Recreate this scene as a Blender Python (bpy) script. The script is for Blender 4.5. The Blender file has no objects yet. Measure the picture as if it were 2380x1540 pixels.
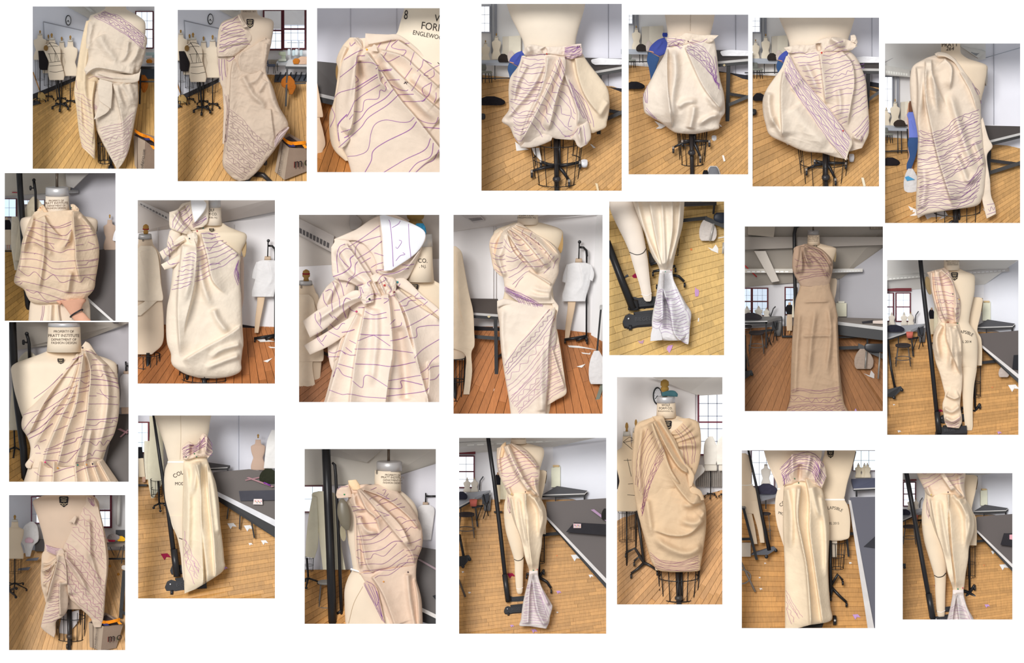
import bpy,math,random
import numpy as np
from mathutils import Vector

# ---------------------------------------------------------------- camera, world, light, exposure
SC=bpy.context.scene
COL=SC.collection
D=40.0            # camera distance to the white wall (m)
U=0.005           # metres per photograph pixel on the white wall
cam_d=bpy.data.cameras.new('camera');cam=bpy.data.objects.new('camera',cam_d);COL.objects.link(cam)
cam.location=(0,-D,0);cam.rotation_euler=(math.pi/2,0,0)
cam_d.sensor_width=36;cam_d.lens=36*D/(2380*U);cam_d.clip_end=200
SC.camera=cam
SC.view_settings.view_transform='Standard';SC.view_settings.look='None'
SC.view_settings.gamma=1;SC.view_settings.use_curve_mapping=False
SC.view_settings.exposure=-0.17
wd=bpy.data.worlds.new('world');SC.world=wd;wd.use_nodes=True
wd.node_tree.nodes['Background'].inputs[0].default_value=(0.93,0.96,1.0,1)
wd.node_tree.nodes['Background'].inputs[1].default_value=0.56
sd=bpy.data.lights.new('sun','SUN');sd.energy=2.95;sd.angle=math.radians(24);sd.color=(1.0,0.985,0.965)
sun=bpy.data.objects.new('sun',sd);COL.objects.link(sun)
sun.rotation_euler=Vector((0.30,0.90,-0.30)).to_track_quat('-Z','Y').to_euler()

rng=np.random.default_rng(7)
random.seed(5)

# ---------------------------------------------------------------- helpers
def dz(d):
 """the rooms are shallow: depth beyond half a metre is compressed"""
 return np.where(np.asarray(d) > .5,.5+(np.asarray(d)-.5)*.38,d)
def W(px,py,d):
 d=float(dz(d));f=U*(D+d)/D
 return ((px-1190)*f,d,(770-py)*f)
def lin(c): return tuple((v/255/12.92) if v/255 <= .04045 else ((v/255+.055)/1.055)**2.4 for v in c)

MATS={}
def mat(kind,c,rough=None):
 key=(kind,tuple(c),rough)
 if key in MATS: return MATS[key]
 m=bpy.data.materials.new(kind);m.use_nodes=True;MATS[key]=m
 nt=m.node_tree;b=nt.nodes['Principled BSDF'];N=nt.nodes.new;LK=nt.links.new
 l=lin(c)
 if kind in ('cloth','form'): l=(l[0],l[1]+.14*(l[0]-l[1]),l[2]+.24*(l[0]-l[2])) if l[0] > l[2] > l[0]*.2 and l[0] > .4 else l
 if kind == 'ink' and c[2] > c[1]+15: l=(l[0]*1.5,l[1]*1.25,l[2]*1.3)
 b.inputs['Base Color'].default_value=(*l,1)
 b.inputs['Roughness'].default_value={'cloth':.95,'form':.9,'metal':.38,'wood':.42,'black':.35,'plain':.7,'paper':.8,'ink':.8,'wall':.9,'foil':.5,'glass':.05,'plastic':.3}.get(kind,.7) if rough is None else rough
 b.inputs['Specular IOR Level'].default_value={'black':.4,'metal':.5,'wood':.35,'plastic':.5}.get(kind,.15)
 if kind == 'metal': b.inputs['Metallic'].default_value=.35
 if kind == 'emit':
  b.inputs['Emission Color'].default_value=(*l,1);b.inputs['Emission Strength'].default_value=1.35
  b.inputs['Base Color'].default_value=(l[0]*.3,l[1]*.3,l[2]*.3,1)
 if kind in ('glass',):
  b.inputs['Alpha'].default_value=.25
 tc=N('ShaderNodeTexCoord')
 if kind in ('cloth','form','wall','plain','wood','paper'):
  n=N('ShaderNodeTexNoise');LK(tc.outputs['Object'],n.inputs['Vector'])
  n.inputs['Scale'].default_value={'cloth':5,'form':3,'wall':2,'wood':4,'plain':6,'paper':8}[kind];n.inputs['Detail'].default_value=4
  r=N('ShaderNodeValToRGB');LK(n.outputs['Fac'],r.inputs['Fac'])
  v={'cloth':.06,'form':.05,'wall':.03,'wood':.12,'plain':.08,'paper':.04}[kind]
  r.color_ramp.elements[0].position=.3;r.color_ramp.elements[1].position=.7
  r.color_ramp.elements[0].color=tuple(x*(1-v) for x in l)+(1,);r.color_ramp.elements[1].color=tuple(min(1,x*(1+v)) for x in l)+(1,)
  out=r.outputs['Color']
  if kind == 'wood':
   mp=N('ShaderNodeMapping');mp.inputs['Scale'].default_value=(14,3,3);LK(tc.outputs['Object'],mp.inputs['Vector']);LK(mp.outputs['Vector'],n.inputs['Vector'])
   oi=N('ShaderNodeObjectInfo');hs=N('ShaderNodeHueSaturation')
   mr=N('ShaderNodeMapRange');mr.inputs['To Min'].default_value=.84;mr.inputs['To Max'].default_value=1.14
   LK(oi.outputs['Random'],mr.inputs['Value']);LK(mr.outputs['Result'],hs.inputs['Value']);LK(out,hs.inputs['Color']);out=hs.outputs['Color']
  LK(out,b.inputs['Base Color'])
 if kind in ('cloth','form'):
  n2=N('ShaderNodeTexNoise');LK(tc.outputs['Object'],n2.inputs['Vector']);n2.inputs['Scale'].default_value=32 if kind == 'cloth' else 300
  n2.inputs['Detail'].default_value=3;n2.inputs['Roughness'].default_value=.5
  bp=N('ShaderNodeBump');bp.inputs['Strength'].default_value=.26 if kind == 'cloth' else .05;bp.inputs['Distance'].default_value=.012
  LK(n2.outputs['Fac'],bp.inputs['Height']);LK(bp.outputs['Normal'],b.inputs['Normal'])
 if kind == 'ink':
  b.inputs['Base Color'].default_value=(*l,1)
 return m

LOC={}
def mesh(name,v,f,m,parent=None,smooth=False,kind=None):
 v=np.asarray(v,dtype=np.float64)
 off=LOC.get(parent.name,(0,0,0)) if parent else (0,0,0)
 v=v - np.array(off)
 me=bpy.data.meshes.new(name);me.from_pydata(v.tolist(),[],[tuple(int(i) for i in q) for q in f])
 me.materials.append(m)
 if smooth: me.polygons.foreach_set('use_smooth',np.array([len(q) <= 4 for q in f]))
 o=bpy.data.objects.new(name,me);COL.objects.link(o)
 if parent:
  o.parent=parent;LOC[o.name]=off
 else: LOC[o.name]=(0,0,0)
 if kind: o['kind']=kind
 return o

def cr(pts,n):
 """Catmull-Rom through the points (any dimension), n samples evenly spread over length."""
 p=np.asarray(pts,float)
 if len(p) == 2:
  t=np.linspace(0,1,n)[:,None];return p[0]*(1-t)+p[1]*t
 q=np.vstack([2*p[0]-p[1],p,2*p[-1]-p[-2]]);out=[]
 t=np.linspace(0,1,12,endpoint=False)[:,None]
 for i in range(1,len(q)-2):
  a,b,c,d=q[i-1],q[i],q[i+1],q[i+2]
  out.append(.5*((2*b)+(-a+c)*t+(2*a-5*b+4*c-d)*t**2+(-a+3*b-3*c+d)*t**3))
 out=np.vstack(out+[p[-1][None]])
 s=np.r_[0,np.cumsum(np.linalg.norm(np.diff(out,axis=0),axis=1))]
 u=np.linspace(0,s[-1],n)
 return np.stack([np.interp(u,s,out[:,k]) for k in range(out.shape[1])],1)

def vnoise(x,y,seed,sc):
 """smooth value noise"""
 r=np.random.default_rng(seed).random((64,64))
 x=np.asarray(x)/sc;y=np.asarray(y)/sc
 xi=np.floor(x).astype(int);yi=np.floor(y).astype(int);fx=x-xi;fy=y-yi
 fx=fx*fx*(3-2*fx);fy=fy*fy*(3-2*fy)
 g=lambda a,b: r[a % 64,b % 64]
 return (g(xi,yi)*(1-fx)+g(xi+1,yi)*fx)*(1-fy)+(g(xi,yi+1)*(1-fx)+g(xi+1,yi+1)*fx)*fy-.5

FOLD=2.3;IW=.7
def foldfield(x,y,folds):
 """folds: (kind, height_m, width_px, [(x,y)...][, t0, t1]) ; kind 'r' ridge, 's' overlapping pleat (height on the right of a downward line; negative width = left)"""
 h=np.zeros_like(x)
 for fo in folds:
  kind,a,w,pts=fo[:4];t0=fo[4] if len(fo) > 4 else .04;t1=fo[5] if len(fo) > 5 else .45
  side=1 if w > 0 else -1;w=abs(w)
  c=cr(pts,max(6,5*len(pts)))
  best=np.full(x.shape,1e9);sg=np.zeros_like(x);tt=np.zeros_like(x)
  seg=np.linalg.norm(np.diff(c,axis=0),axis=1);cum=np.r_[0,np.cumsum(seg)];Lt=cum[-1]
  for i in range(len(c)-1):
   dx,dy=c[i+1]-c[i];L2=dx*dx+dy*dy+1e-9
   t=np.clip(((x-c[i,0])*dx+(y-c[i,1])*dy)/L2,0,1)
   ex=x-c[i,0]-t*dx;ey=y-c[i,1]-t*dy
   dd=np.hypot(ex,ey);u=dd < best
   best=np.where(u,dd,best)
   sg=np.where(u,-(dx*(y-c[i,1])-dy*(x-c[i,0])),sg)
   tt=np.where(u,(cum[i]+t*seg[i])/Lt,tt)
  tap=np.clip(tt/max(t0,1e-3),0,1)*np.clip((1-tt)/max(t1,1e-3),0,1)
  tap=tap*tap*(3-2*tap)
  # keep the field from spilling past the ends of the line
  endfade=np.where((tt <= 0) | (tt >= 1),np.exp(-(best/(.6*w))**2),1)
  if kind == 'r': pr=np.exp(-(best/w)**2)
  else:
   s=np.sign(sg)*best*side
   e=9.0
   pr=np.where(s > 0,np.exp(-(s/w)**1.3),np.exp(-(s/e)**2))
  h += FOLD*a*pr*tap*endfade
 return h

class Room:
 def __init__(s,region,zw,phrase):
  s.x0,s.y0,x1,y1=region;s.k=zw/(x1-s.x0);s.u=U/s.k;s.ph=phrase
  s.zb=np.full((420,320),np.nan);s.c=5.0
  s.fy0,s.fd0,s.fy1,s.fd1=1505,.5,700,1.5
 def p(s,x,y,d): return W(s.x0+x/s.k,s.y0+y/s.k,d)
 def pa(s,x,y,d):
  x,y,d=np.broadcast_arrays(np.asarray(x,float),np.asarray(y,float),np.asarray(d,float))
  d=dz(d);f=U*(D+d)/D
  return np.stack([(s.x0+x/s.k-1190)*f,d,(770-s.y0-y/s.k)*f],-1)
 def F(s,y): return s.fd0+(s.fd1-s.fd0)*(y-s.fy0)/(s.fy1-s.fy0)
 def L(s,t): return t+', '+s.ph
 # things ------------------------------------------------------
 def thing(s,name,label,cat,x,y,d,group=None):
  o=bpy.data.objects.new(name,None);COL.objects.link(o)
  o.location=s.p(x,y,d);o.empty_display_size=.05
  LOC[o.name]=tuple(o.location)
  s.tag(o,label,cat,group);return o
 def tag(s,o,label,cat,group=None,kind=None):
  o['label']=s.L(label);o['category']=cat
  if group: o['group']=group
  if kind: o['kind']=kind
  return o
 # depth buffer -------------------------------------------------
 def reg(s,x,y,d):
  x,y,d=(np.asarray(q,float) for q in np.broadcast_arrays(x,y,d))
  def up(q):
   q=np.stack([q[:-1],q[:-1]*2/3+q[1:]/3,q[:-1]/3+q[1:]*2/3],1).reshape(-1,q.shape[1])
   q=q.T;q=np.stack([q[:-1],q[:-1]*2/3+q[1:]/3,q[:-1]/3+q[1:]*2/3],1).reshape(-1,q.shape[1]);return q.T
  x,y,d=up(x),up(y),up(d)
  i=np.clip((y/s.c).astype(int)+20,0,419).ravel();j=np.clip((x/s.c).astype(int)+20,0,319).ravel()
  dd=d.ravel();b=np.where(np.isnan(s.zb),9.,s.zb)
  np.minimum.at(b,(i,j),dd)
  s.zb=np.where(b > 8,np.nan,b)
  s.zf=None
 def fill(s):
  b=s.zb.copy()
  for _ in range(14):
   n=np.isnan(b)
   if not n.any(): break
   st=np.stack([np.roll(b,(i,j),(0,1)) for i in (-1,0,1) for j in (-1,0,1)])
   with np.errstate(all='ignore'):
    import warnings;warnings.simplefilter('ignore')
    mn=np.nanmean(st,0)
   b=np.where(n,mn,b)
  s.zf=np.where(np.isnan(b),.3,b)
 def surf(s,x,y):
  if getattr(s,'zf',None) is None: s.fill()
  fx=np.asarray(x)/s.c+20-.5;fy=np.asarray(y)/s.c+20-.5
  i=np.clip(np.floor(fy).astype(int),0,418);j=np.clip(np.floor(fx).astype(int),0,318)
  a=np.clip(fy-i,0,1);b=np.clip(fx-j,0,1);z=s.zf
  lo=np.minimum(np.minimum(z[i,j],z[i+1,j]),np.minimum(z[i,j+1],z[i+1,j+1]))
  av=(z[i,j]*(1-b)+z[i,j+1]*b)*(1-a)+(z[i+1,j]*(1-b)+z[i+1,j+1]*b)*a
  return np.minimum(av,lo+.01)
 # solids -------------------------------------------------------
 def loft(s,name,secs,d,m,parent=None,k=.5,pw=1.0,folds=(),wr=0.0,wsc=90,step=5.2,top=0,bot=0,seed=1,reg=True,fold_edge=.35,back=True):
  """an inflated body through cross-sections (lx,ly,rx,ry) or (y,xl,xr), optional last value = own centre depth"""
  S=[]
  for q in secs:
   if len(q) in (3,): q=(q[1],q[0],q[2],q[0])
   S.append(q)
  S=np.array(S,float)
  hgt=max(np.linalg.norm(np.diff(S[:,0:2],axis=0),axis=1).sum(),np.linalg.norm(np.diff(S[:,2:4],axis=0),axis=1).sum())
  wid=np.linalg.norm(S[:,2:4]-S[:,0:2],axis=1).max()
  ns=int(np.clip(hgt/step,6,240));nt=int(np.clip(wid*1.3/step,10,220))
  C=cr(S,ns)
  th=np.linspace(0,math.pi,nt);t=(1-np.cos(th))/2
  lx,ly,rx,ry=(C[:,i][:,None] for i in range(4))
  x=lx*(1-t)+rx*t;y=ly*(1-t)+ry*t
  hw=np.hypot(rx-lx,ry-ly)/2*s.u
  env=np.sin(th)**pw
  v=np.linspace(0,1,ns)[:,None];em=np.ones_like(v)
  if top: em=em*np.sqrt(np.clip(1-(1-np.clip(v/top,0,1))**2,0,1))
  if bot: em=em*np.sqrt(np.clip(1-(1-np.clip((1-v)/bot,0,1))**2,0,1))
  kk=k
  dep=hw*kk*env*em
  disp=foldfield(x,y,folds) if len(folds) else np.zeros_like(x)
  if wr:
   xx,yy=x+.4*y,y-.3*x;wsc=max(wsc,34);wr=min(wr,.03)
   rg=lambda q,sc,sd_: .25-np.abs(vnoise(xx/q,yy*q,sd_,sc))
   disp=disp+wr*(1.1*rg(.8,wsc,seed)+.9*rg(1.3,wsc*.6,seed+1)+.35*rg(1,wsc*.28,seed+2))
  ef=np.clip(np.sin(th)/fold_edge,0,1)**.7
  dc=d if np.isscalar(d) else np.interp(np.linspace(0,1,ns),np.linspace(0,1,len(d)),d)[:,None]
  zf=dc-dep-disp*ef
  fr=s.pa(x,y,zf)
  V=fr.reshape(-1,3);F=[]
  idx=np.arange(ns*nt).reshape(ns,nt)
  a,b,c,e=idx[:-1,:-1],idx[:-1,1:],idx[1:,1:],idx[1:,:-1]
  F=np.stack([a,e,c,b],-1).reshape(-1,4).tolist()
  if back:
   nb=10;tb=np.linspace(math.pi,0,nb)[1:-1];t2=(1-np.cos(tb))/2
   xb=lx*(1-t2)+rx*t2;yb=ly*(1-t2)+ry*t2
   bk=s.pa(xb,yb,dc+hw*kk*.8*np.sin(tb)*em+.004)
   V=np.vstack([V,bk.reshape(-1,3)])
   ib=np.arange(ns*(nb-2)).reshape(ns,nb-2)+ns*nt
   ring=np.hstack([idx[:,-1:],ib,idx[:,:1]])
   a,b,c,e=ring[:-1,:-1],ring[:-1,1:],ring[1:,1:],ring[1:,:-1]
   F += np.stack([a,e,c,b],-1).reshape(-1,4).tolist()
   F.append(list(np.r_[idx[0],ib[0]]));F.append(list(np.r_[idx[-1],ib[-1]][::-1]))
  o=mesh(name,V,F,m,parent,True)
  if reg: s.reg(x,y,zf)
  return o
 def tube(s,name,pts,r,m,parent=None,n=8,kind=None):
  V,F=s.tubev(pts,r,n);return mesh(name,V,F,m,parent,True,kind)
 def tubev(s,pts,r,n=8,base=0):
  P=np.array([s.p(*q) for q in pts]);R=np.broadcast_to(np.asarray(r,float)*s.u,(len(P),))
  V=[];F=[]
  T=np.gradient(P,axis=0) if len(P) > 2 else np.array([P[1]-P[0]]*2)
  for i,(p,t) in enumerate(zip(P,T)):
   t=t/(np.linalg.norm(t)+1e-12)
   ref=np.array((0,1.,0)) if abs(t[1]) < .9 else np.array((0,0,1.))
   a=np.cross(t,ref);a /= np.linalg.norm(a);b=np.cross(t,a)
   for j in range(n):
    w=2*math.pi*j/n;V.append(p+R[i]*(a*math.cos(w)+b*math.sin(w)))
  for i in range(len(P)-1):
   for j in range(n):
    F.append((base+i*n+j,base+i*n+(j+1) % n,base+(i+1)*n+(j+1) % n,base+(i+1)*n+j))
  F.append(tuple(base+j for j in range(n))[::-1]);F.append(tuple(base+(len(P)-1)*n+j for j in range(n)))
  return V,F
 def tubes(s,name,lines,r,m,parent=None,n=6,kind='stuff'):
  V=[];F=[]
  for l in lines:
   v,f=s.tubev(l,r,n,len(V));V += list(v);F += f
  return mesh(name,V,F,m,parent,True,kind)
 def slab(s,name,pts,th,m,parent=None,vec=(0,1,0),kind=None):
  """flat polygon (x,y,d) given a thickness th (m) along vec"""
  P=np.array([s.p(*q) for q in pts]);n=len(P);v=np.array(vec,float)*th
  V=np.vstack([P,P+v]);F=[tuple(range(n)),tuple(range(2*n-1,n-1,-1))]
  F += [(i,i+n,(i+1) % n+n,(i+1) % n) for i in range(n)]
  return mesh(name,V,F,m,parent,False,kind)
 def flat(s,name,pts,d,th,m,parent=None): return s.slab(name,[(x,y,d) for x,y in pts],th,m,parent)
 def rect(s,name,x0,y0,x1,y1,d,th,m,parent=None): return s.flat(name,[(x0,y0),(x1,y0),(x1,y1),(x0,y1)],d,th,m,parent)
 def disc(s,name,x,y,rx,ry,d,th,m,parent=None,n=28,rot=0):
  c,q=math.cos(rot),math.sin(rot)
  return s.flat(name,[(x+rx*math.cos(a)*c-ry*math.sin(a)*q,y+rx*math.cos(a)*q+ry*math.sin(a)*c) for a in np.linspace(0,2*math.pi,n,endpoint=False)],d,th,m,parent)
 def lathe(s,name,cx,prof,d,m,parent=None,e=.12,n=24,reg=False):
  V=[];F=[]
  for (y,r) in prof:
   for j in range(n):
    a=2*math.pi*j/n
    V.append(s.p(cx+r*math.cos(a),y+e*r*math.sin(a),d-r*s.u*math.sqrt(1-e*e)*math.sin(a)))
  for i in range(len(prof)-1):
   for j in range(n): F.append((i*n+j,i*n+(j+1) % n,(i+1)*n+(j+1) % n,(i+1)*n+j))
  F.append(tuple(range(n))[::-1]);F.append(tuple((len(prof)-1)*n+j for j in range(n)))
  o=mesh(name,V,F,m,parent,True)
  if reg:
   yy=np.linspace(prof[0][0],prof[-1][0],60)[:,None];rr=np.interp(yy[:,0],[q[0] for q in prof],[q[1] for q in prof])[:,None]
   a=np.linspace(0.02,math.pi-.02,60)[None]
   s.reg(cx+rr*np.cos(a),yy+e*rr*np.sin(a),d-rr*s.u*math.sqrt(1-e*e)*np.sin(a))
  return o
 def ball(s,name,x,y,r,d,m,parent=None,n=10):
  pr=[(y-r*math.cos(t),max(r*math.sin(t),.02*r)) for t in np.linspace(0,math.pi,n)]
  return s.lathe(name,x,pr,d,m,parent,e=0,n=n+2)
 # marker lines drawn on the cloth -------------------------------
 def ink(s,lines,parent,m,w=3.6,name='marker_lines',off=.004,wob=0.0,smooth=True):
  V=[];F=[]
  for li,l in enumerate(lines):
   ww=w*IW
   if isinstance(l,tuple) and len(l) == 2 and not np.isscalar(l[1]) and isinstance(l[0],(int,float)): ww,l=l;ww *= IW
   l=np.asarray(l,float)
   L=np.linalg.norm(np.diff(l,axis=0),axis=1).sum()
   n=max(4,int(L/9));c=cr(l,n) if smooth else np.stack([np.interp(np.linspace(0,1,n),np.linspace(0,1,len(l)),l[:,q]) for q in (0,1)],1)
   if wob: c=c+wob*np.stack([vnoise(c[:,0]+li*31,c[:,1],3+li,40),vnoise(c[:,0],c[:,1]+li*17,40+li,40)],1)
   t=np.gradient(c,axis=0);t /= np.linalg.norm(t,axis=1)[:,None]+1e-9
   nn=np.stack([-t[:,1],t[:,0]],1)*ww/2*np.linspace(.9,1.05,n)[:,None]
   a=c+nn;b=c-nn
   da=s.surf(a[:,0],a[:,1])-off;db=s.surf(b[:,0],b[:,1])-off
   pa,pb=s.pa(a[:,0],a[:,1],da),s.pa(b[:,0],b[:,1],db);bs=len(V)
   for i in range(n): V.append(pa[i]);V.append(pb[i])
   for i in range(n-1): F.append((bs+2*i,bs+2*i+2,bs+2*i+3,bs+2*i+1))
  return mesh(name,V,F,m,parent,False,'stuff')
 def hatch(s,A,B,n,wob=6,zig=(),amp=14,seed=0,t0=0,t1=1,per=60,drop=0.0):
  """n hand-drawn lines between guide polylines A and B; indices in zig are drawn as zigzags"""
  A=np.asarray(A,float);B=np.asarray(B,float);m=40
  r=np.random.default_rng(seed+11);a=cr(A,m);b=cr(B,m);out=[]
  for i in range(n):
   f=i/max(1,n-1);f=np.clip(f+(r.random()-.5)*.35/max(1,n-1),0,1)
   c=a*(1-f)+b*f
   s0=r.random()*.04+t0;s1=t1-r.random()*.04-(r.random()*.5 if r.random() < drop else 0)
   lo,hi=int(s0*(m-1)),max(int(s0*(m-1))+4,int(s1*(m-1))+1);c=c[lo:hi]
   t=np.gradient(c,axis=0);t /= np.linalg.norm(t,axis=1)[:,None]+1e-9;nr=np.stack([-t[:,1],t[:,0]],1)
   sl=np.r_[0,np.cumsum(np.linalg.norm(np.diff(c,axis=0),axis=1))]
   off=wob*(vnoise(sl+i*73,sl*0+i*9,seed+i,70)+.4*vnoise(sl,sl*0,seed+i+5,25))*2
   if i in zig:
    ph=(sl/per+r.random()) % 1;off=off+amp*np.where(ph < .5,4*ph-1,3-4*ph)*np.interp(sl,np.arange(0,sl[-1]+per,per*.5),.55+.9*r.random(len(np.arange(0,sl[-1]+per,per*.5))))
   out.append(c+nr*off[:,None])
  return out
 # lettering ------------------------------------------------------
 def text(s,body,x,y,size,m,parent,rot=0,arc=0,sx=1.0,off=.004,d=None,shear=0,name='lettering'):
  V,F,wd_=glyphs(body)
  v=np.array(V)*size;v[:,0]=(v[:,0]-wd_*size/2)*sx
  if arc:
   a=v[:,0]/arc;rr=abs(arc)+(v[:,1] if arc > 0 else -v[:,1])
   X=np.sin(a)*rr*np.sign(arc);Y=(np.cos(a)*rr-abs(arc))*np.sign(arc);X=np.sin(v[:,0]/abs(arc))*(abs(arc)+np.sign(arc)*v[:,1])
   Y=np.sign(arc)*(np.cos(v[:,0]/abs(arc))*(abs(arc)+np.sign(arc)*v[:,1])-abs(arc))
  else: X,Y=v[:,0]+shear*v[:,1],v[:,1]
  c,q=math.cos(rot),math.sin(rot)
  zx=x+X*c+Y*q;zy=y+X*q-Y*c
  dd=(s.surf(zx,zy) if d is None else np.full(len(zx),d))-off
  return mesh(name,s.pa(zx,zy,dd),F,m,parent,False,'stuff')

GC={}
def glyphs(body):
 if body in GC: return GC[body]
 cu=bpy.data.curves.new('t','FONT');cu.body=body;cu.size=1;cu.resolution_u=3
 o=bpy.data.objects.new('t',cu);COL.objects.link(o)
 dg=bpy.context.evaluated_depsgraph_get();dg.update()
 me=bpy.data.meshes.new_from_object(o.evaluated_get(dg))
 V=[(v.co.x,v.co.y) for v in me.vertices];F=[tuple(p.vertices) for p in me.polygons]
 bpy.data.objects.remove(o);bpy.data.curves.remove(cu);bpy.data.meshes.remove(me)
 GC[body]=(V,F,max(v[0] for v in V));return GC[body]

def clip_poly(poly,a,b,c):
 """keep the side a*x+b*y+c >= 0"""
 out=[]
 for i in range(len(poly)):
  p,q=poly[i-1],poly[i];fp=a*p[0]+b*p[1]+c;fq=a*q[0]+b*q[1]+c
  if (fp >= 0) != (fq >= 0):
   t=fp/(fp-fq);out.append((p[0]+(q[0]-p[0])*t,p[1]+(q[1]-p[1])*t))
  if fq >= 0: out.append(q)
 return out

def plank_floor(R,poly,vp,A,B,n,col,cuts=2,gapcol=None,seed=0,fy0=1505,fd0=.5,fy1=700,fd1=1.5,gap=.055,label='golden hardwood strip floor',q=3):
 """raked strip floor over the convex polygon; strips run to the vanishing point vp and are equally spaced along A-B"""
 R.fy0,R.fd0,R.fy1,R.fd1=fy0,fd0,fy1,fd1
 gm=mat('plain',gapcol or tuple(int(v*.55) for v in col))
 fl=R.slab('floor',[(x,y,R.F(y)+.07) for x,y in poly],.02,gm);R.tag(fl,label,'floor',kind='structure')
 wm=mat('wood',tuple(int(v*.95) for v in col));r=np.random.default_rng(seed+3);vx,vy=vp
 P=[(A[0]+(B[0]-A[0])*i/n,A[1]+(B[1]-A[1])*i/n) for i in range(n+1)]
 cx=sum(p[0] for p in poly)/len(poly);cy=sum(p[1] for p in poly)/len(poly)
 for i in range(n):
  p0,p1=P[i],P[i+1]
  a0=(p0[0]+(p1[0]-p0[0])*gap*.5,p0[1]+(p1[1]-p0[1])*gap*.5);a1=(p1[0]-(p1[0]-p0[0])*gap*.5,p1[1]-(p1[1]-p0[1])*gap*.5)
  pl=list(poly);mid=((p0[0]+p1[0])/2,(p0[1]+p1[1])/2)
  for e in (a0,a1):
   nx,ny=-(e[1]-vy),e[0]-vx;c=-(nx*vx+ny*vy)
   if nx*mid[0]+ny*mid[1]+c < 0: nx,ny,c=-nx,-ny,-c
   pl=clip_poly(pl,nx,ny,c)
   if len(pl) < 3: break
  if len(pl) < 3: continue
  dv=np.array(mid)-np.array(vp);dl=np.linalg.norm(dv);dv /= dl
  rr=[((x-vx)*dv[0]+(y-vy)*dv[1]) for x,y in pl];lo,hi=max(min(rr),20),max(rr)
  if hi-lo < 5: continue
  ks=sorted(1/(1/lo+(1/hi-1/lo)*((j+r.random()*.9)/(cuts))) for j in range(cuts)) if cuts else []
  ks=[lo-1]+[k for k in ks if lo+8 < k < hi-8]+[hi+1]
  for k0,k1 in zip(ks[:-1],ks[1:]):
   g=max(.6,(k1-k0)*.004)
   pp=clip_poly(pl,dv[0],dv[1],-(dv[0]*vx+dv[1]*vy)-k0-g/2)
   if len(pp) < 3: continue
   pp=clip_poly(pp,-dv[0],-dv[1],(dv[0]*vx+dv[1]*vy)+k1-g/2)
   if len(pp) < 3: continue
   ar=abs(sum(pp[j-1][0]*pp[j][1]-pp[j][0]*pp[j-1][1] for j in range(len(pp))))/2
   if ar < 60: continue
   R.slab('plank',[(x,y,R.F(y)-r.random()*.001) for x,y in pp],.012,wm,fl,vec=(0,.8,-.6))
 return fl

def shell(R,col,d=1.62,x0=20,y0=20,x1=1155,y1=1520,label='white painted wall behind everything'):
 o=R.rect('wall_back',x0,y0,x1,y1,d,.02,mat('wall',col));R.tag(o,label,'wall',kind='structure');return o
def surface(R,name,pts,col,label,cat,th=.02,kind='structure'):
 o=R.slab(name,pts,th,mat('wall',col));R.tag(o,label,cat,kind=kind);return o

MUS=(238,222,192);FORM=(228,205,165);BLK=(26,25,27);PUR=(98,58,132);PUR2=(142,100,160)
black=lambda: mat('black',BLK)

def caster_base(R,T,cx,cy,r,d,wheels=True,arms=5,e=.42,col=BLK,ph=.4,th=5,name='caster_arm'):
 m=mat('black',col)
 for i in range(arms):
  a=ph+2*math.pi*i/arms;ex,ey=cx+r*math.cos(a),cy+e*r*math.sin(a)+r*.18
  dd=d-.5*e*math.sin(a)*r*R.u*2
  R.tube(name,[(cx,cy-r*.1,d),(cx+(ex-cx)*.5,cy+(ey-cy)*.35,(d+dd)/2),(ex,ey,dd)],[th*1.2,th,th*.8],m,T,n=6)
  if wheels:
   R.tube('caster',[(ex-th*1.3,ey+th*1.8,dd),(ex+th*1.3,ey+th*1.8,dd)],th*2.2,m,T,n=10)
def cage(R,T,cx,y0,rx0,y1,rx1,d,n=12,e=.16,hoops=(0,.55,1),w=2.2,col=BLK,top=True):
 m=mat('black',col);L=[]
 for f in hoops:
  y=y0+(y1-y0)*f;rx=rx0+(rx1-rx0)*f
  L.append([(cx+rx*math.cos(a),y+e*rx*math.sin(a),d-rx*R.u*.9*math.sin(a)) for a in np.linspace(0,2*math.pi,33)])
 for i in range(n):
  a=2*math.pi*(i+.3)/n
  L.append([(cx+rx0*math.cos(a),y0+e*rx0*math.sin(a),d-rx0*R.u*.9*math.sin(a)),(cx+rx1*math.cos(a),y1+e*rx1*math.sin(a),d-rx1*R.u*.9*math.sin(a))])
 return R.tubes('wire_cage',L,w,m,T,n=5)

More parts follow.
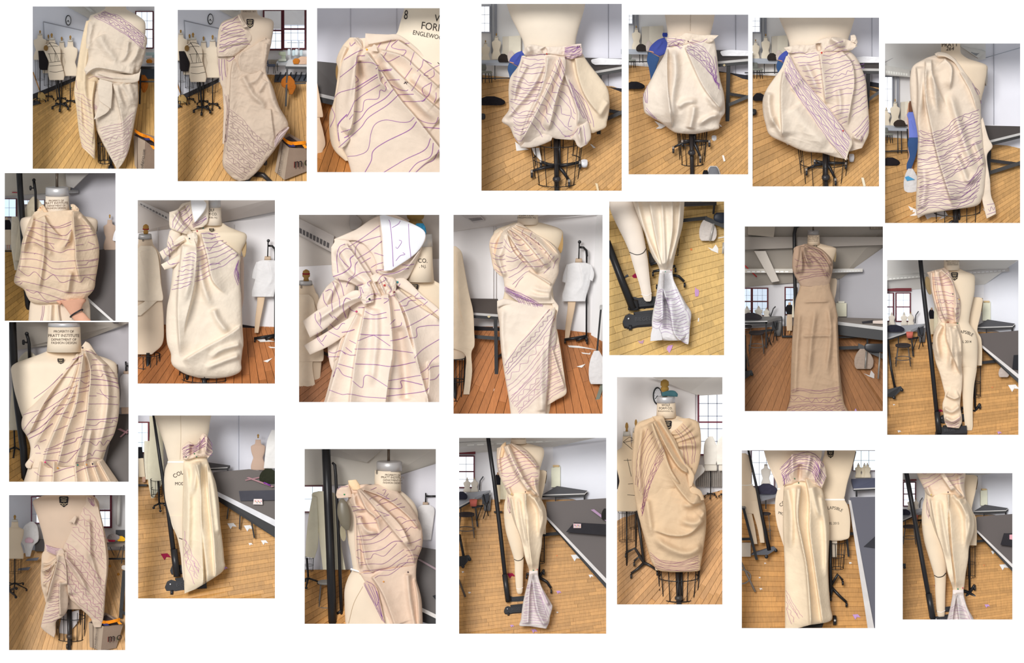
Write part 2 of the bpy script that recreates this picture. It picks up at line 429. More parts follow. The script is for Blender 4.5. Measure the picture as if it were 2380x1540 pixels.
TORSO=[(0,.42),(.03,.5),(.06,.78),(.1,.98),(.16,1.0),(.28,.95),(.38,.86),(.5,.70),(.56,.68),(.66,.82),(.8,.97),(.9,1.0),(1,.96)]
def bform(R,label,cx,ytop,ybot,hw,d,ground=None,col=FORM,finial=True,cap=True,plate=0,gr='background dress forms',base=True,neckh=.16,tapes=(),k=.55,cagey=True,poly=TORSO,wheel_r=None,cag=True,name='dress_form',polecol=BLK,reg=False):
 """small dress form standing on a pole: finial, neck cap, torso, pole, cage and castered base"""
 T=R.thing(name,label,'dress form',cx,ground or ybot,d,gr)
 H=ybot-ytop;m=mat('form',col)
 ny0=ytop+(.10 if finial else 0)*H;ny1=ny0+neckh*H
 nh=hw*.36
 if finial: R.lathe('finial',cx,[(ytop,hw*.06),(ytop+.02*H,hw*.13),(ytop+.05*H,hw*.15),(ytop+.07*H,hw*.09),(ny0+2,hw*.12)],d,mat('plain',(165,128,70)),T)
 if cap: R.lathe('neck_cap',cx,[(ny0,nh*.86),(ny0+.05*H,nh*.98)],d,mat('plain',(205,200,190)),T,e=.1)
 secs=[(ny0+.05*H,cx-nh,cx+nh),(ny1-.03*H,cx-nh*1.1,cx+nh*1.1)]+[(ny1+v*(ybot-ny1),cx-w*hw,cx+w*hw) for v,w in poly]
 R.loft('torso',secs,d,m,T,k=k,step=8,reg=reg)
 if plate:
  px=cx+plate*hw*.86;R.disc('arm_plate',px,ny1+.14*(ybot-ny1),hw*.2,hw*.27,d-hw*R.u*k*.75,.02,mat('plain',(150,118,70)),T)
 for t in tapes:
  R.ink(t,T,mat('ink',(35,32,35)),w=5,name='style_tape',smooth=True)
 if ground:
  R.tube('pole',[(cx,ybot-10,d),(cx,ground-hw*.2,d)],max(3,hw*.08),mat('black',polecol),T)
  if base: caster_base(R,T,cx,ground-hw*.22,wheel_r or hw*.95,d,th=max(3,hw*.07))
  if cag: cage(R,T,cx,ybot+4,hw*.8,ybot+(ground-ybot)*.5,hw*.72,d,n=8,w=max(1.2,hw*.02),hoops=(0,1))
 return T

def crest(R,T,x,y,w,h,light=(205,185,150),off=.005):
 """printed black shield with light bands"""
 sh=[(-.5,-.42),(-.42,-.5),(.42,-.5),(.5,-.42),(.46,.08),(.40,.16),(.44,.22),(0,.5),(-.40,.22),(-.36,.16),(-.46,.08)]
 X=np.array([x+a*w for a,b in sh]);Y=np.array([y+b*h for a,b in sh]);dd=R.surf(X,Y).min()-off
 cs=R.flat('crest',list(zip(X,Y)),dd,.003,mat('ink',(38,34,36)),T)
 L=[[(x-.34*w,y-.33*h),(x,y-.37*h),(x+.34*w,y-.33*h)],[(x-.28*w,y-.18*h),(x+.28*w,y-.18*h)],[(x-.26*w,y-.05*h),(x+.26*w,y-.05*h)],
   [(x-.38*w,y+.12*h),(x-.15*w,y+.2*h),(x,y+.1*h),(x+.15*w,y+.2*h),(x+.38*w,y+.12*h)],[(x-.2*w,y+.28*h),(x,y+.3*h),(x+.2*w,y+.28*h)]]
 V=[];F=[]
 for l in L:
  for (a,b),(c,e) in zip(l[:-1],l[1:]):
   n=np.array([-(e-b),c-a]);n=n/np.linalg.norm(n)*h*.022;bs=len(V)
   for q in ((a+n[0],b+n[1]),(c+n[0],e+n[1]),(c-n[0],e-n[1]),(a-n[0],b-n[1])): V.append(R.p(q[0],q[1],dd-.001))
   F.append((bs,bs+1,bs+2,bs+3))
 mesh('crest_bands',V,F,mat('ink',light),cs,False,'stuff')

def table(R,label,top,th,legs,colt=(62,56,54),edge=(190,188,186),rails=(),frame=BLK,lw=12,apron=0,name='work_table',edges=(),ew=8):
 """top: quad [(x,y,d)x4] seen from above; legs [(x,y0,x1,y1,d)] ; rails [(x0,y0,d0,x1,y1,d1)]; edges: index pairs carrying the metal edge strip"""
 x=sum(p[0] for p in top)/len(top);y=max(p[1] for p in top)
 if abs(top[0][1]-top[1][1]) > 60:
  (_,ya,da),(_,yb,db)=top[:2];top=[(px,py,da+(py-ya)*(db-da)/(yb-ya)) for px,py,_ in top]
 T=R.thing(name,label,'table',x,y,top[0][2])
 R.slab('table_top',top,th,mat('plastic',colt,.55),T,vec=(0,.25,-1))
 fm=mat('black',frame)
 for i,j in edges:
  a,b=top[i],top[j]
  R.slab('edge_strip',[(a[0],a[1],a[2]-.012),(b[0],b[1],b[2]-.012),(b[0],b[1]+ew,b[2]-.012),(a[0],a[1]+ew,a[2]-.012)],.012,mat('plain',edge),T)
  if apron:
   R.slab('apron',[(a[0],a[1]+ew,a[2]),(b[0],b[1]+ew,b[2]),(b[0],b[1]+ew+apron,b[2]),(a[0],a[1]+ew+apron,a[2])],.02,fm,T)
 for l in legs:
  x0,y0,x1,y1,d=l[:5];w=l[5] if len(l) > 5 else lw
  R.slab('leg',[(x0-w/2,y0,d),(x0+w/2,y0,d),(x1+w/2,y1,d),(x1-w/2,y1,d)],w*R.u,fm,T)
 for r in rails:
  x0,y0,d0,x1,y1,d1=r[:6];w=r[6] if len(r) > 6 else lw
  R.slab('rail',[(x0,y0-w/2,d0),(x1,y1-w/2,d1),(x1,y1+w/2,d1),(x0,y0+w/2,d0)],.025,fm,T)
 return T

def scrap(R,label,pts,col=(235,232,228),d=None,cat='paper scrap',name='paper_scrap',gr=None):
 y=max(p[1] for p in pts);dd=(R.F(y) if d is None else d)-.02
 o=R.slab(name,[(x,yy,(R.F(yy) if d is None else d)-.014-.02*((i*7) % 3)/2) for i,(x,yy) in enumerate(pts)],.004,mat('paper',col));R.tag(o,label,cat,gr);return o

def clock(R,x,y,rx,ry,d,label='black rimmed round clock on white wall'):
 T=R.thing('wall_clock',label,'clock',x,y,d)
 R.disc('rim',x,y,rx,ry,d,.03,black(),T);R.disc('dial',x+rx*.08,y,rx*.78,ry*.82,d-.006,.01,mat('paper',(225,226,230)),T)
 for a,l,w in ((.9,.5,3),(2.5,.62,2.4)):
  c,q=math.cos(a),math.sin(a);R.flat('hand',[(x-w*q,y+w*c),(x+w*q,y-w*c),(x+l*rx*c+w*q,y+l*ry*q-w*c),(x+l*rx*c-w*q,y+l*ry*q+w*c)],d-.012,.003,black(),T)
 for i in range(12):
  a=i*math.pi/6;R.disc('hour_mark',x+rx*.08+rx*.64*math.cos(a),y+ry*.68*math.sin(a),rx*.05,ry*.05,d-.009,.003,black(),T,n=6)

def window(R,label,x0,y0,x1,y1,d,cols,rows,frame=(92,40,48),sky=(232,240,252),fw=10,blind=0,mid=None,bars=(190,200,216),bw=3):
 T=R.rect('window_1',x0,y0,x1,y1,d+.03,.02,mat('emit',sky));R.tag(T,label,'window',kind='structure')
 fm=mat('plain',frame)
 for a in ((x0-fw,y0-fw,x0,y1+fw),(x1,y0-fw,x1+fw,y1+fw),(x0,y0-fw,x1,y0),(x0,y1,x1,y1+fw)): R.rect('window_frame',*a,d-.02,.05,fm,T)
 if mid: R.rect('sash_rail',x0,mid-fw*.5,x1,mid+fw*.5,d-.01,.04,fm,T)
 for i in range(1,cols):
  x=x0+(x1-x0)*i/cols;R.rect('glazing_bar',x-bw/2,y0,x+bw/2,y1,d,.02,mat('plain',bars),T)
 for i in range(1,rows):
  y=y0+(y1-y0)*i/rows;R.rect('glazing_bar',x0,y-bw/2,x1,y+bw/2,d,.02,mat('plain',bars),T)
 if blind: R.rect('roller_blind',x0,y0,x1,y0+blind,d-.03,.01,mat('cloth',(248,248,250)),T)
 return T

def stool(R,label,cx,sy,rx,gy,d,col=(92,84,80),spread=1.15,ring=.66,seat=(60,54,54),back=0):
 T=R.thing('metal_stool',label,'stool',cx,gy,d)
 R.lathe('seat',cx,[(sy-3,rx*.9),(sy,rx),(sy+rx*.18,rx*.97)],d,mat('plain',seat),T,e=.22)
 lm=mat('metal',col)
 for i,a in enumerate((.6,2.5,3.7,5.7)):
  x0=cx+rx*.75*math.cos(a);x1=cx+rx*spread*math.cos(a);yy=gy+.28*rx*math.sin(a)
  R.tube('leg',[(x0,sy+rx*.15,d-rx*R.u*.6*math.sin(a)),(x1,yy,d-rx*R.u*math.sin(a))],rx*.075,lm,T,n=6)
 ry=sy+(gy-sy)*ring;rr=rx*(.75+(spread-.75)*ring)
 R.tube('foot_ring',[(cx+rr*math.cos(a),ry+.26*rr*math.sin(a),d-rr*R.u*.8*math.sin(a)) for a in np.linspace(0,2*math.pi,25)],rx*.06,lm,T,n=6)
 return T

def pin(R,G,x,y,col,r=7,name='pin_head'):
 R.ball(name,x,y,r,float(R.surf(np.array([x]),np.array([y]))[0])-r*R.u*.5,mat('plastic',col),G,n=6)

def lamp(R,label,pts,d0,d1,col=(205,203,198),under=(238,238,232),th=.08):
 """long hanging ceiling light seen from below: quad top-left,top-right,bottom-right,bottom-left"""
 (a,b,c,e)=pts
 T=R.thing('ceiling_light',label,'lamp',a[0],a[1],d0)
 R.slab('housing',[(a[0],a[1],d0),(b[0],b[1],d1),(c[0],c[1],d1),(e[0],e[1],d0)],th,mat('plain',col),T)
 def lerp(p,q,t): return (p[0]+(q[0]-p[0])*t,p[1]+(q[1]-p[1])*t)
 n=9
 for i in range(n):
  t0,t1=.08+.84*(i+.15)/n,.08+.84*(i+.85)/n
  q=[lerp(lerp(a,b,t0),lerp(e,c,t0),.55),lerp(lerp(a,b,t1),lerp(e,c,t1),.55),lerp(lerp(a,b,t1),lerp(e,c,t1),.85),lerp(lerp(a,b,t0),lerp(e,c,t0),.85)]
  dd=lambda t: d0+(d1-d0)*t-.006
  R.slab('louvre_slot',[(*q[0],dd(t0)),(*q[1],dd(t1)),(*q[2],dd(t1)),(*q[3],dd(t0))],.004,mat('plain',under),T)
 return T

def rod(R,name,label,cat,pts,r,m,n=12,parts=()):
 o=R.tube(name,pts,r,m,None,n);R.tag(o,label,cat);return o

# ---------------------------------------------------------------- the white wall with its openings
RECTS=[(76,15,359,392),(413,23,713,421),(737,19,1022,400),(1119,9,1445,443),(1461,34,1739,405),(1749,41,2043,433),(2057,101,2371,518),(11,402,268.5,745),(320,465,639,891),(695,499,1021,934),(1054,499,1400.5,961),(1416,468,1683,825),(1731,526,2052,955),(2062,604,2367,1010),(21,748,299,1119),(321,965,639,1390),(708,1043,1013,1449),(1067,1017,1409,1472),(1434,876,1679,1404),(1724,1046,2034,1459),(2098,1099,2353,1439),(21,1150,291,1510)]
def white_wall():
 xs=sorted({-400,2780}|{r[0] for r in RECTS}|{r[2] for r in RECTS});ys=sorted({-350,1890}|{r[1] for r in RECTS}|{r[3] for r in RECTS})
 V=[];ix={};F=[]
 def vi(i,j,b):
  if (i,j,b) not in ix: ix[(i,j,b)]=len(V);V.append(W(xs[i],ys[j],.012 if b else 0.))
  return ix[(i,j,b)]
 def solid(i,j):
  if i < 0 or j < 0 or i >= len(xs)-1 or j >= len(ys)-1: return False
  x,y=(xs[i]+xs[i+1])/2,(ys[j]+ys[j+1])/2
  return not any(r[0] < x < r[2] and r[1] < y < r[3] for r in RECTS)
 for i in range(len(xs)-1):
  for j in range(len(ys)-1):
   if not solid(i,j): continue
   F.append((vi(i,j,0),vi(i,j+1,0),vi(i+1,j+1,0),vi(i+1,j,0)));F.append((vi(i,j,1),vi(i+1,j,1),vi(i+1,j+1,1),vi(i,j+1,1)))
   for di,dj,a,b in ((-1,0,(i,j),(i,j+1)),(1,0,(i+1,j+1),(i+1,j)),(0,-1,(i+1,j),(i,j)),(0,1,(i,j+1),(i+1,j+1))):
    if not solid(i+di,j+dj): F.append((vi(*a,0),vi(*a,1),vi(*b,1),vi(*b,0)))
 o=mesh('wall_front',V,F,mat('page',(250,250,250),.9))
 o['label']='plain white wall whose rectangular openings frame all the pictures';o['category']='wall';o['kind']='structure'
white_wall()
# ================================================================ pictures 1 and 2: clock corner
def tote(R,label,rim,bot,back,d,mo=None,www=None,logo=True,sleeve=None,ph=0):
 """canvas shopping bag: rim and bot are left/middle/right corners of side and front, back is the far rim"""
 T=R.thing('tote_bag',label,'bag',bot[1][0],bot[1][1],d)
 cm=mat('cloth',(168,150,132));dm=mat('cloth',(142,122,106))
 (a,b,c),(e,f,g)=rim,bot
 R.slab('side_panel',[(*a,d+.05),(*b,d-.02),(*f,d-.02),(*e,d+.05)],.012,cm,T)
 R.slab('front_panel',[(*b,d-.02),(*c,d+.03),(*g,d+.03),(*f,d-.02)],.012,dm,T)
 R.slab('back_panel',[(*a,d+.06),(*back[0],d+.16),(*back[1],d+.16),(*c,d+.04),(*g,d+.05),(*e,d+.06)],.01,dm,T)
 t=.3;R.tube('seam',[(a[0]+(b[0]-a[0])*t,a[1]+(b[1]-a[1])*t,d+.02),(e[0]+(f[0]-e[0])*t,e[1]+(f[1]-e[1])*t,d+.02)],3,mat('cloth',(120,102,88)),T)
 lx,ly=b[0]-a[0],b[1]-a[1]
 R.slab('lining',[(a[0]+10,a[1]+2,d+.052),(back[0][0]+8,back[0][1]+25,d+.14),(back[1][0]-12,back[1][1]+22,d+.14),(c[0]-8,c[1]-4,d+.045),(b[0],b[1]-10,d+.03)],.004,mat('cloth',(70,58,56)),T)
 om=mat('cloth',(232,138,30))
 h=[(a[0]+lx*.1,a[1]-40),(a[0]+lx*.55,b[1]-62),(b[0]+20,b[1]-36),((b[0]+c[0])/2+20,(b[1]+c[1])/2-46),(c[0]-30,c[1]-52)]
 q=cr(h,14)
 V=[];F=[]
 for i,(x,y) in enumerate(q):
  for j,dy in enumerate((-15,15)): V.append(R.p(x,y+dy,d-.03+.02*math.sin(i)))
  for j,dy in enumerate((15,-15)): V.append(R.p(x,y+dy,d-.024+.02*math.sin(i)))
  if i: F += [(4*i-4+j,4*i-4+(j+1) % 4,4*i+(j+1) % 4,4*i+j) for j in range(4)]
 mesh('ribbon_handle',V,F,om,T,False)
 R.slab('ribbon_end',[(c[0]-70,c[1]-42,d-.03),(c[0]-40,c[1]-38,d-.03),(c[0]-8,c[1]-8,d-.03),(c[0]-40,c[1]-4,d-.03)],.006,mat('cloth',(238,150,40)),T)
 R.loft('bundle',[(b[1]-26,b[0]-16,b[0]+40),(b[1]-6,b[0]+4,b[0]+60)],d-.01,mat('cloth',(60,62,110)),T,k=.4,reg=False)
 if www: R.text('www.moodfabrics.com',www[0],www[1],www[2],mat('ink',(52,46,46)),T,rot=-math.pi/2+www[3],d=d-.03,sx=.82)
 if mo:
  for i,(ch,dx,cc) in enumerate((('m',-.28,(120,52,40)),('o',.42,(70,84,50)))[:mo[3]]):
   R.text(ch,mo[0]+dx*mo[2],mo[1]-(i*.12*mo[2]),mo[2],mat('ink',cc),T,d=d-.032,shear=.15,rot=-.12,sx=.95)
   R.text(ch,mo[0]+dx*mo[2]+3,mo[1]-(i*.12*mo[2])-3,mo[2]*.96,mat('ink',(40,36,34) if i == 0 else (60,40,36)),T,d=d-.0335,shear=.15,rot=-.12,sx=.9)
 return T

def clock_corner(R,dx,dy):
 q=lambda L: [(x+dx,y+dy,*r) for x,y,*r in L]
 surface(R,'wall_left',[(15,15,1.28),(680,15,1.56),(680,610+dy,1.56),(430+dx,705+dy,1.47),(15,878+dy,1.26)],(232,234,242),'cool white side wall behind the dress forms','wall')
 b=R.slab('baseboard_left',[(15,838+dy,1.25),(430+dx,672+dy,1.46),(430+dx,702+dy,1.45),(15,885+dy,1.24)],.02,mat('plain',(62,60,62)));R.tag(b,'dark grey baseboard along the side wall','baseboard',kind='structure')
 surface(R,'ceiling',q([(235,-20,1.2),(720,-20,1.2),(700,190,1.4),(545,146,1.4)]),(214,213,208),'pale ceiling with a hanging strip light','ceiling')
 lamp(R,'long white strip light under the ceiling',q([(440,-10),(520,20),(600,95),(560,90)]),1.05,1.2)
 W_=R.thing('whiteboard','wide blank whiteboard on the side wall','whiteboard',300+dx,640+dy,1.15)
 R.slab('writing_surface',q([(135,178,1.28),(500,262,1.43),(470,640,1.43),(160,640,1.28)]),.01,mat('plastic',(218,222,232)),W_)
 R.slab('board_frame',q([(131,172,1.275),(505,257,1.425),(505,264,1.425),(131,180,1.275)]),.015,mat('plain',(150,152,160)),W_)
 R.slab('board_frame',q([(131,172,1.275),(138,176,1.277),(166,640,1.28),(159,640,1.28)]),.015,mat('plain',(165,168,176)),W_)
 clock(R,358+dx,163+dy,25,47,1.37)
 # five dress forms
 mf=(232,214,180)
 a=bform(R,'cream dress form with black cloth around its hips, farthest left',105+dx,255+dy,520+dy,58,1.17,880+dy,plate=-.35,col=mf)
 cl=R.loft('black_cloth',[(438+dy,88+dx,135+dx),(480+dy,92+dx,160+dx),(540+dy,96+dx,178+dx),(600+dy,100+dx,172+dx),(612+dy,128+dx,170+dx)],1.1,mat('cloth',(38,34,36)),None,k=.4,reg=False);R.tag(cl,'black cloth hung on the leftmost dress form','cloth')
 bform(R,'cream dress form half hidden behind the black-taped one',180+dx,292+dy,640+dy,54,1.24,860+dy,col=mf)
 bform(R,'cream dress form half hidden between the two front forms',300+dx,312+dy,655+dy,58,1.25,880+dy,col=mf)
 bform(R,'cream dress form with small black crest, right of the group',378+dx,300+dy,666+dy,66,1.17,905+dy,col=mf,tapes=())
 T=R.thing('dress_form','cream dress form crossed with black style tape, frontmost of group','dress form',262+dx,985+dy,1.05,'background dress forms')
 m=mat('form',mf);d=1.05
 R.lathe('finial',210+dx,[(280+dy,4),(290+dy,10),(300+dy,11),(308+dy,6),(318+dy,9)],d,mat('plain',(165,128,70)),T)
 R.lathe('neck_cap',214+dx,[(318+dy,21),(340+dy,25)],d,mat('plain',(205,200,190)),T)
 R.loft('torso',[(340+dy,188+dx,240+dx),(368+dy,184+dx,245+dx),(385+dy,150+dx,262+dx),(410+dy,140+dx,285+dx),(460+dy,150+dx,292+dx),(510+dy,172+dx,290+dx),(545+dy,185+dx,296+dx),(600+dy,178+dx,312+dx),(660+dy,180+dx,325+dx),(702+dy,190+dx,318+dx)],d,m,T,k=.55,step=6)
 R.disc('arm_plate',157+dx,413+dy,19,26,d-.1,.015,mat('plain',(140,108,64)),T)
 R.ink([q([(175,465),(240,462),(325,462)]),q([(188,542),(240,538),(290,532)]),q([(190,575),(250,572),(300,565)]),q([(190,625),(250,630),(318,615)]),q([(205,535),(185,465)]),q([(240,538),(240,462)]),q([(276,532),(250,460),(190,365)]),q([(262,532),(235,440),(185,360)]),q([(150,400),(200,365),(260,375)]),q([(165,405),(230,395),(265,400)])],T,mat('ink',(35,32,35)),w=4.5,name='style_tape')
 R.tube('pole',[(265+dx,695+dy,d+.02),(290+dx,930+dy,d)],9,black(),T);R.tube('pole',[(248+dx,700+dy,d),(262+dx,880+dy,d)],5,black(),T)
 caster_base(R,T,290+dx,920+dy,74,d,th=7)
 cage(R,T,250+dx,705+dy,48,800+dy,40,d,n=8,w=1.6,hoops=(0,1))
 # broom and dustpan
 B=R.thing('broom','wooden broom leaning on the side wall','broom',110+dx,830+dy,1.18)
 R.tube('handle',q([(42,630,1.22),(108,812,1.18)]),5,mat('plain',(196,140,78)),B)
 R.loft('bristles',[(812+dy,92+dx,130+dx),(845+dy,84+dx,155+dx),(884+dy,90+dx,150+dx)],1.17,mat('plain',(188,156,100)),B,k=.4,reg=False)
 o=R.slab('dustpan',q([(30,890,1.2),(80,884,1.2),(118,912,1.17),(36,932,1.15)]),.02,mat('black',(52,52,54)));R.tag(o,'flat dark dustpan lying by the baseboard','dustpan')

R1=R=Room((66,5,369,402),1175,'first picture of top row')
shell(R,(232,234,240))
plank_floor(R,[(10,882),(430,690),(700,640),(1165,640),(1165,1530),(10,1530)],(1080,330),(-1900,1505),(1500,1505),60,(214,168,98),cuts=2,fy1=640,fd1=1.55,seed=1)
clock_corner(R,0,0)
surface(R,'wall_right',[(900,20,1.56),(1165,20,1.46),(1165,690,1.46),(900,690,1.56)],(232,232,234),'pale window wall at the right','wall')
window(R,'bright tall window behind the draped form',972,88,1118,408,1.43,3,4,mid=245,fw=9)
T=table(R,'black metal sewing table with pale top at right edge',[(1005,572,1.0),(1165,572,1.0),(1165,552,1.2),(1050,552,1.2)],.03,[(1012,590,1002,918,.98,14)],colt=(186,190,196),rails=[(1000,715,.99,1165,715,.99,14),(1000,592,.98,1165,592,.98,22)],edges=[])
o=R.loft('orange_cloth',[(655,1000,1050),(700,978,1076),(760,1010,1078),(800,1025,1060),(814,1030,1050)],1.05,mat('cloth',(168,98,36)),None,k=.5,wr=.03,wsc=30,reg=False);R.tag(o,'rust orange cloth hanging under the sewing table','cloth')
o=R.loft('folded_cloth',[(500,1095,1125),(525,1062,1150),(552,1070,1165)],1.08,mat('cloth',(206,170,130)),None,k=.5,reg=False);R.tag(o,'tan folded cloth lying on the sewing table','cloth')
o=R.loft('orange_bundle',[(515,1075,1100),(530,1062,1118),(548,1066,1112)],1.02,mat('cloth',(190,120,40)),None,k=.6,reg=False);R.tag(o,'small orange cloth bundle on the sewing table','cloth')
S=R.thing('sewing_machine','small pale sewing machine beneath the bright window','sewing machine',1090,500,1.15)
R.loft('machine_head',[(452,1060,1140),(475,1058,1145),(482,1062,1090)],1.14,mat('plastic',(170,196,200)),S,k=.3,reg=False);R.rect('machine_column',1115,478,1140,508,1.14,.05,mat('plastic',(160,186,192)),S);R.rect('machine_bed',1060,500,1150,512,1.13,.06,mat('plastic',(190,200,204)),S)
o=R.rect('floor_mat',1020,600,1165,690,1.45,.01,mat('plain',(70,78,88)));R.tag(o,'dark stored frames beneath the sewing table','frames')
# main form
T=R.thing('dress_form','large cream dress form wearing the tied drape','dress form',745,1500,.3)
R.loft('torso',[(20,692,880),(60,690,885),(88,640,925),(120,580,985),(165,560,1042),(210,560,1056),(300,565,1052),(450,600,1030),(700,640,960),(1000,610,960),(1180,625,940)],.40,mat('form',(222,204,172)),T,k=.42,top=0)
cage(R,T,690,1150,72,1440,58,.46,n=9,e=.3,hoops=(0,.45,1),w=4)
R.tube('pole',[(745,1150,.42),(745,1530,.46)],14,black(),T);R.lathe('pole_collar',745,[(1470,22),(1500,30),(1530,30)],.45,black(),T)
G=R.thing('draped_dress','one-shoulder muslin drape tied at the waist with hanging sash ends','dress',745,1500,.3)
mu=mat('cloth',(214,196,168));mu2=mat('cloth',(224,198,148))
R.loft('side_panel',[(520,170,600,150),(482,330,600,330),(452,500,620,500),(425,700,640,700),(412,810,600,830),(432,960,590,960),(452,1150,597,1150),(466,1230,603,1280),(482,1305,599,1418)],.33,mu2,G,k=.5,pw=.8,folds=[('r',.03,26,[(570,250),(520,500),(505,760),(540,1000),(570,1300)]),('s',.03,-40,[(600,700),(575,900),(590,1100),(560,1350)]),('r',.02,20,[(470,700),(470,1000),(500,1280)])],wr=.012)
R.loft('skirt',[(700,600,985),(780,580,990),(900,574,990),(1050,592,962),(1150,615,945),(1250,660,925),(1350,712,900),(1440,762,858),(1502,796,810)],.36,mu,G,k=.42,pw=.75,folds=[('s',.03,50,[(760,730),(800,860),(850,1100),(850,1400)],.02,.6),('s',.025,-40,[(690,730),(660,900),(620,1040),(640,1150)]),('r',.022,28,[(840,730),(900,850),(930,960)]),('r',.02,26,[(900,730),(940,840),(960,950)]),('r',.02,22,[(800,740),(820,840),(880,980)])],wr=.02,wsc=70)
R.loft('sash_end',[(640,690,757,722),(625,790,757,830),(640,890,745,962)],.18,mu,G,k=.2,pw=.6,wr=.01)
R.loft('sash_end',[(640,880,745,900),(628,950,720,985),(590,1056,612,1052)],.2,mu,G,k=.2,pw=.6,wr=.01)
R.loft('bodice',[(560,118,690,74),(545,150,830,130),(532,200,950,210),(518,300,1064,312),(508,400,1058,420),(500,500,1040,500),(492,600,1022,560),(494,680,1000,622),(505,710,985,650)],.36,mu,G,k=.42,pw=.7,bot=.14,folds=[('r',.03,40,[(640,300),(700,420),(800,540),(830,600)]),('r',.028,34,[(560,160),(540,350),(500,560),(500,660)],.1,.1),('s',.04,50,[(500,690),(540,630),(620,590),(760,610),(960,650)],.05,.05),('r',.02,22,[(900,350),(880,480),(800,560)]),('r',.018,24,[(1000,400),(960,500),(880,580)])],wr=.02,wsc=80)
R.loft('waist_sash',[(600,625,600,665),(650,612,650,695),(760,625,760,722),(880,650,880,732),(985,640,985,716),(1014,598,1006,660)],.25,mu,G,k=.5,pw=.8,folds=[('s',.012,20,[(620,640),(760,680),(980,690)])],wr=.008)
lp=mat('ink',(148,122,144));dp=mat('ink',(122,90,136))
R.ink(R.hatch([(680,84),(800,115),(900,180),(1062,318)],[(590,125),(700,185),(860,285),(1052,432)],9,wob=5,zig=(2,6),amp=13,per=52,seed=3),G,dp,w=4)
R.ink(R.hatch([(425,800),(500,850),(572,885)],[(478,1290),(540,1350),(598,1400)],13,wob=12,zig=(),seed=5),G,lp,w=3.6)
R.ink(R.hatch([(630,1140),(760,1105),(850,1080),(960,985)],[(770,1430),(830,1400),(870,1380),(900,1330)],13,wob=6,zig=(5,),seed=8),G,lp,w=3.6)
R.ink(R.hatch([(585,915),(600,925),(620,945)],[(585,955),(596,960),(612,975)],5,wob=2,seed=2),G,lp,w=3.2)
R.ink([[(540,690),(600,670),(760,690)],[(430,700),(432,760),(445,790)]],G,lp,w=3.5)
tote(R,'canvas shopping bag with orange ribbon handles in bottom right corner',[(948,1196),(1052,1250),(1165,1330)],[(958,1530),(1040,1530),(1165,1530)],[(965,1160),(1165,1215)],.45,www=(1036,1470,38,.12))

# ---------------------------------------------------------------- picture 2
R2=R=Room((403,13,723,431),1179,'second picture of top row')
shell(R,(232,234,240))
plank_floor(R,[(10,838),(400,650),(700,590),(1165,590),(1165,1530),(10,1530)],(1030,300),(-1900,1505),(1500,1505),60,(210,162,96),cuts=2,fy1=590,fd1=1.55,seed=2)
clock_corner(R,-42,-48)
surface(R,'wall_right',[(700,20,1.57),(1165,20,1.5),(1165,600,1.5),(700,600,1.57)],(232,232,234),'pale window wall behind sewing tables','wall')
window(R,'left sash window with white blind and purple-brown frame',780,46,922,368,1.48,3,5,mid=212,blind=155,fw=14)
window(R,'right sash window with white blind and purple-brown frame',950,40,1122,362,1.46,3,5,mid=200,blind=125,fw=14)
H=R.thing('radiator','low cream radiator under the sash windows','radiator',850,525,1.45)
for i in range(11): R.rect('radiator_fin',808+i*9,462,814+i*9,522,1.45,.02,mat('plain',(176,164,146)),H)
T=table(R,'white sewing table carrying machines below the windows',[(880,490,1.18),(1000,490,1.18),(1020,470,1.3),(890,470,1.3)],.03,[(890,495,890,560,1.18,7)],colt=(205,210,214))
S=R.thing('sewing_machine','pale green sewing machine on the white table','sewing machine',930,478,1.18)
R.loft('machine_head',[(395,905,960),(420,902,962),(430,930,962)],1.18,mat('plastic',(176,186,160)),S,k=.3,reg=False);R.rect('machine_column',925,425,960,462,1.18,.05,mat('plastic',(160,170,146)),S);R.rect('machine_bed',900,455,965,476,1.17,.06,mat('plastic',(190,196,180)),S)
for i,(x,l) in enumerate(((1010,'thread stand of wires left of centre on machine row'),(1075,'thread stand of wires at right of machine row'))):
 S=R.thing('thread_stand',l,'thread stand',x,460,1.2)
 R.tube('upright',[(x,300,1.2),(x,455,1.2)],3,mat('metal',(180,190,200)),S);R.tube('arm',[(x-36,318,1.2),(x+36,318,1.2)],2.4,mat('metal',(180,190,200)),S);R.lathe('spool',x-20,[(372,9),(380,12),(420,14),(424,9)],1.19,mat('plain',(214,226,232)),S);R.lathe('spool',x+20,[(380,9),(388,12),(426,14),(430,9)],1.19,mat('plain',(196,214,220)),S)
C=R.thing('office_chair','grey-blue chair beneath the left window','chair',838,580,1.22)
R.loft('seat',[(500,806,870),(512,802,874),(524,808,868)],1.2,mat('cloth',(96,104,122)),C,k=.6,reg=False);R.loft('backrest',[(468,800,812),(500,798,814)],1.22,mat('cloth',(96,104,122)),C,k=.6,reg=False)
for x0,x1 in ((815,808),(858,858),(868,872)): R.tube('leg',[(x0,522,1.2),(x1,582,1.2)],2.5,black(),C)
o=R.slab('stacked_frames',[(870,590,1.5),(1165,590,1.5),(1165,650,1.44),(862,655,1.43)],.03,mat('plain',(72,76,84)));R.tag(o,'dark stacked frames on floor under the sewing tables','frames')
for i in range(6): R.tube('frame_bar',[(890+i*45,640,1.42),(920+i*45,570,1.46)],5,mat('black',(40,42,48)),o)
T=table(R,'near black-framed sewing table with pale top at right',[(962,515,.95),(1165,520,.95),(1165,468,1.1),(985,462,1.1)],.03,[(975,530,962,862,.93,15)],colt=(196,196,196),rails=[(962,668,.95,1165,662,.95,14),(960,530,.94,1165,534,.94,20)])
o=R.loft('folded_cloth',[(436,1090,1165),(470,1040,1165),(502,1030,1165)],1.0,mat('cloth',(208,170,128)),None,k=.3,wr=.02,wsc=40,reg=False);R.tag(o,'tan folded cloth on the near sewing table','cloth')
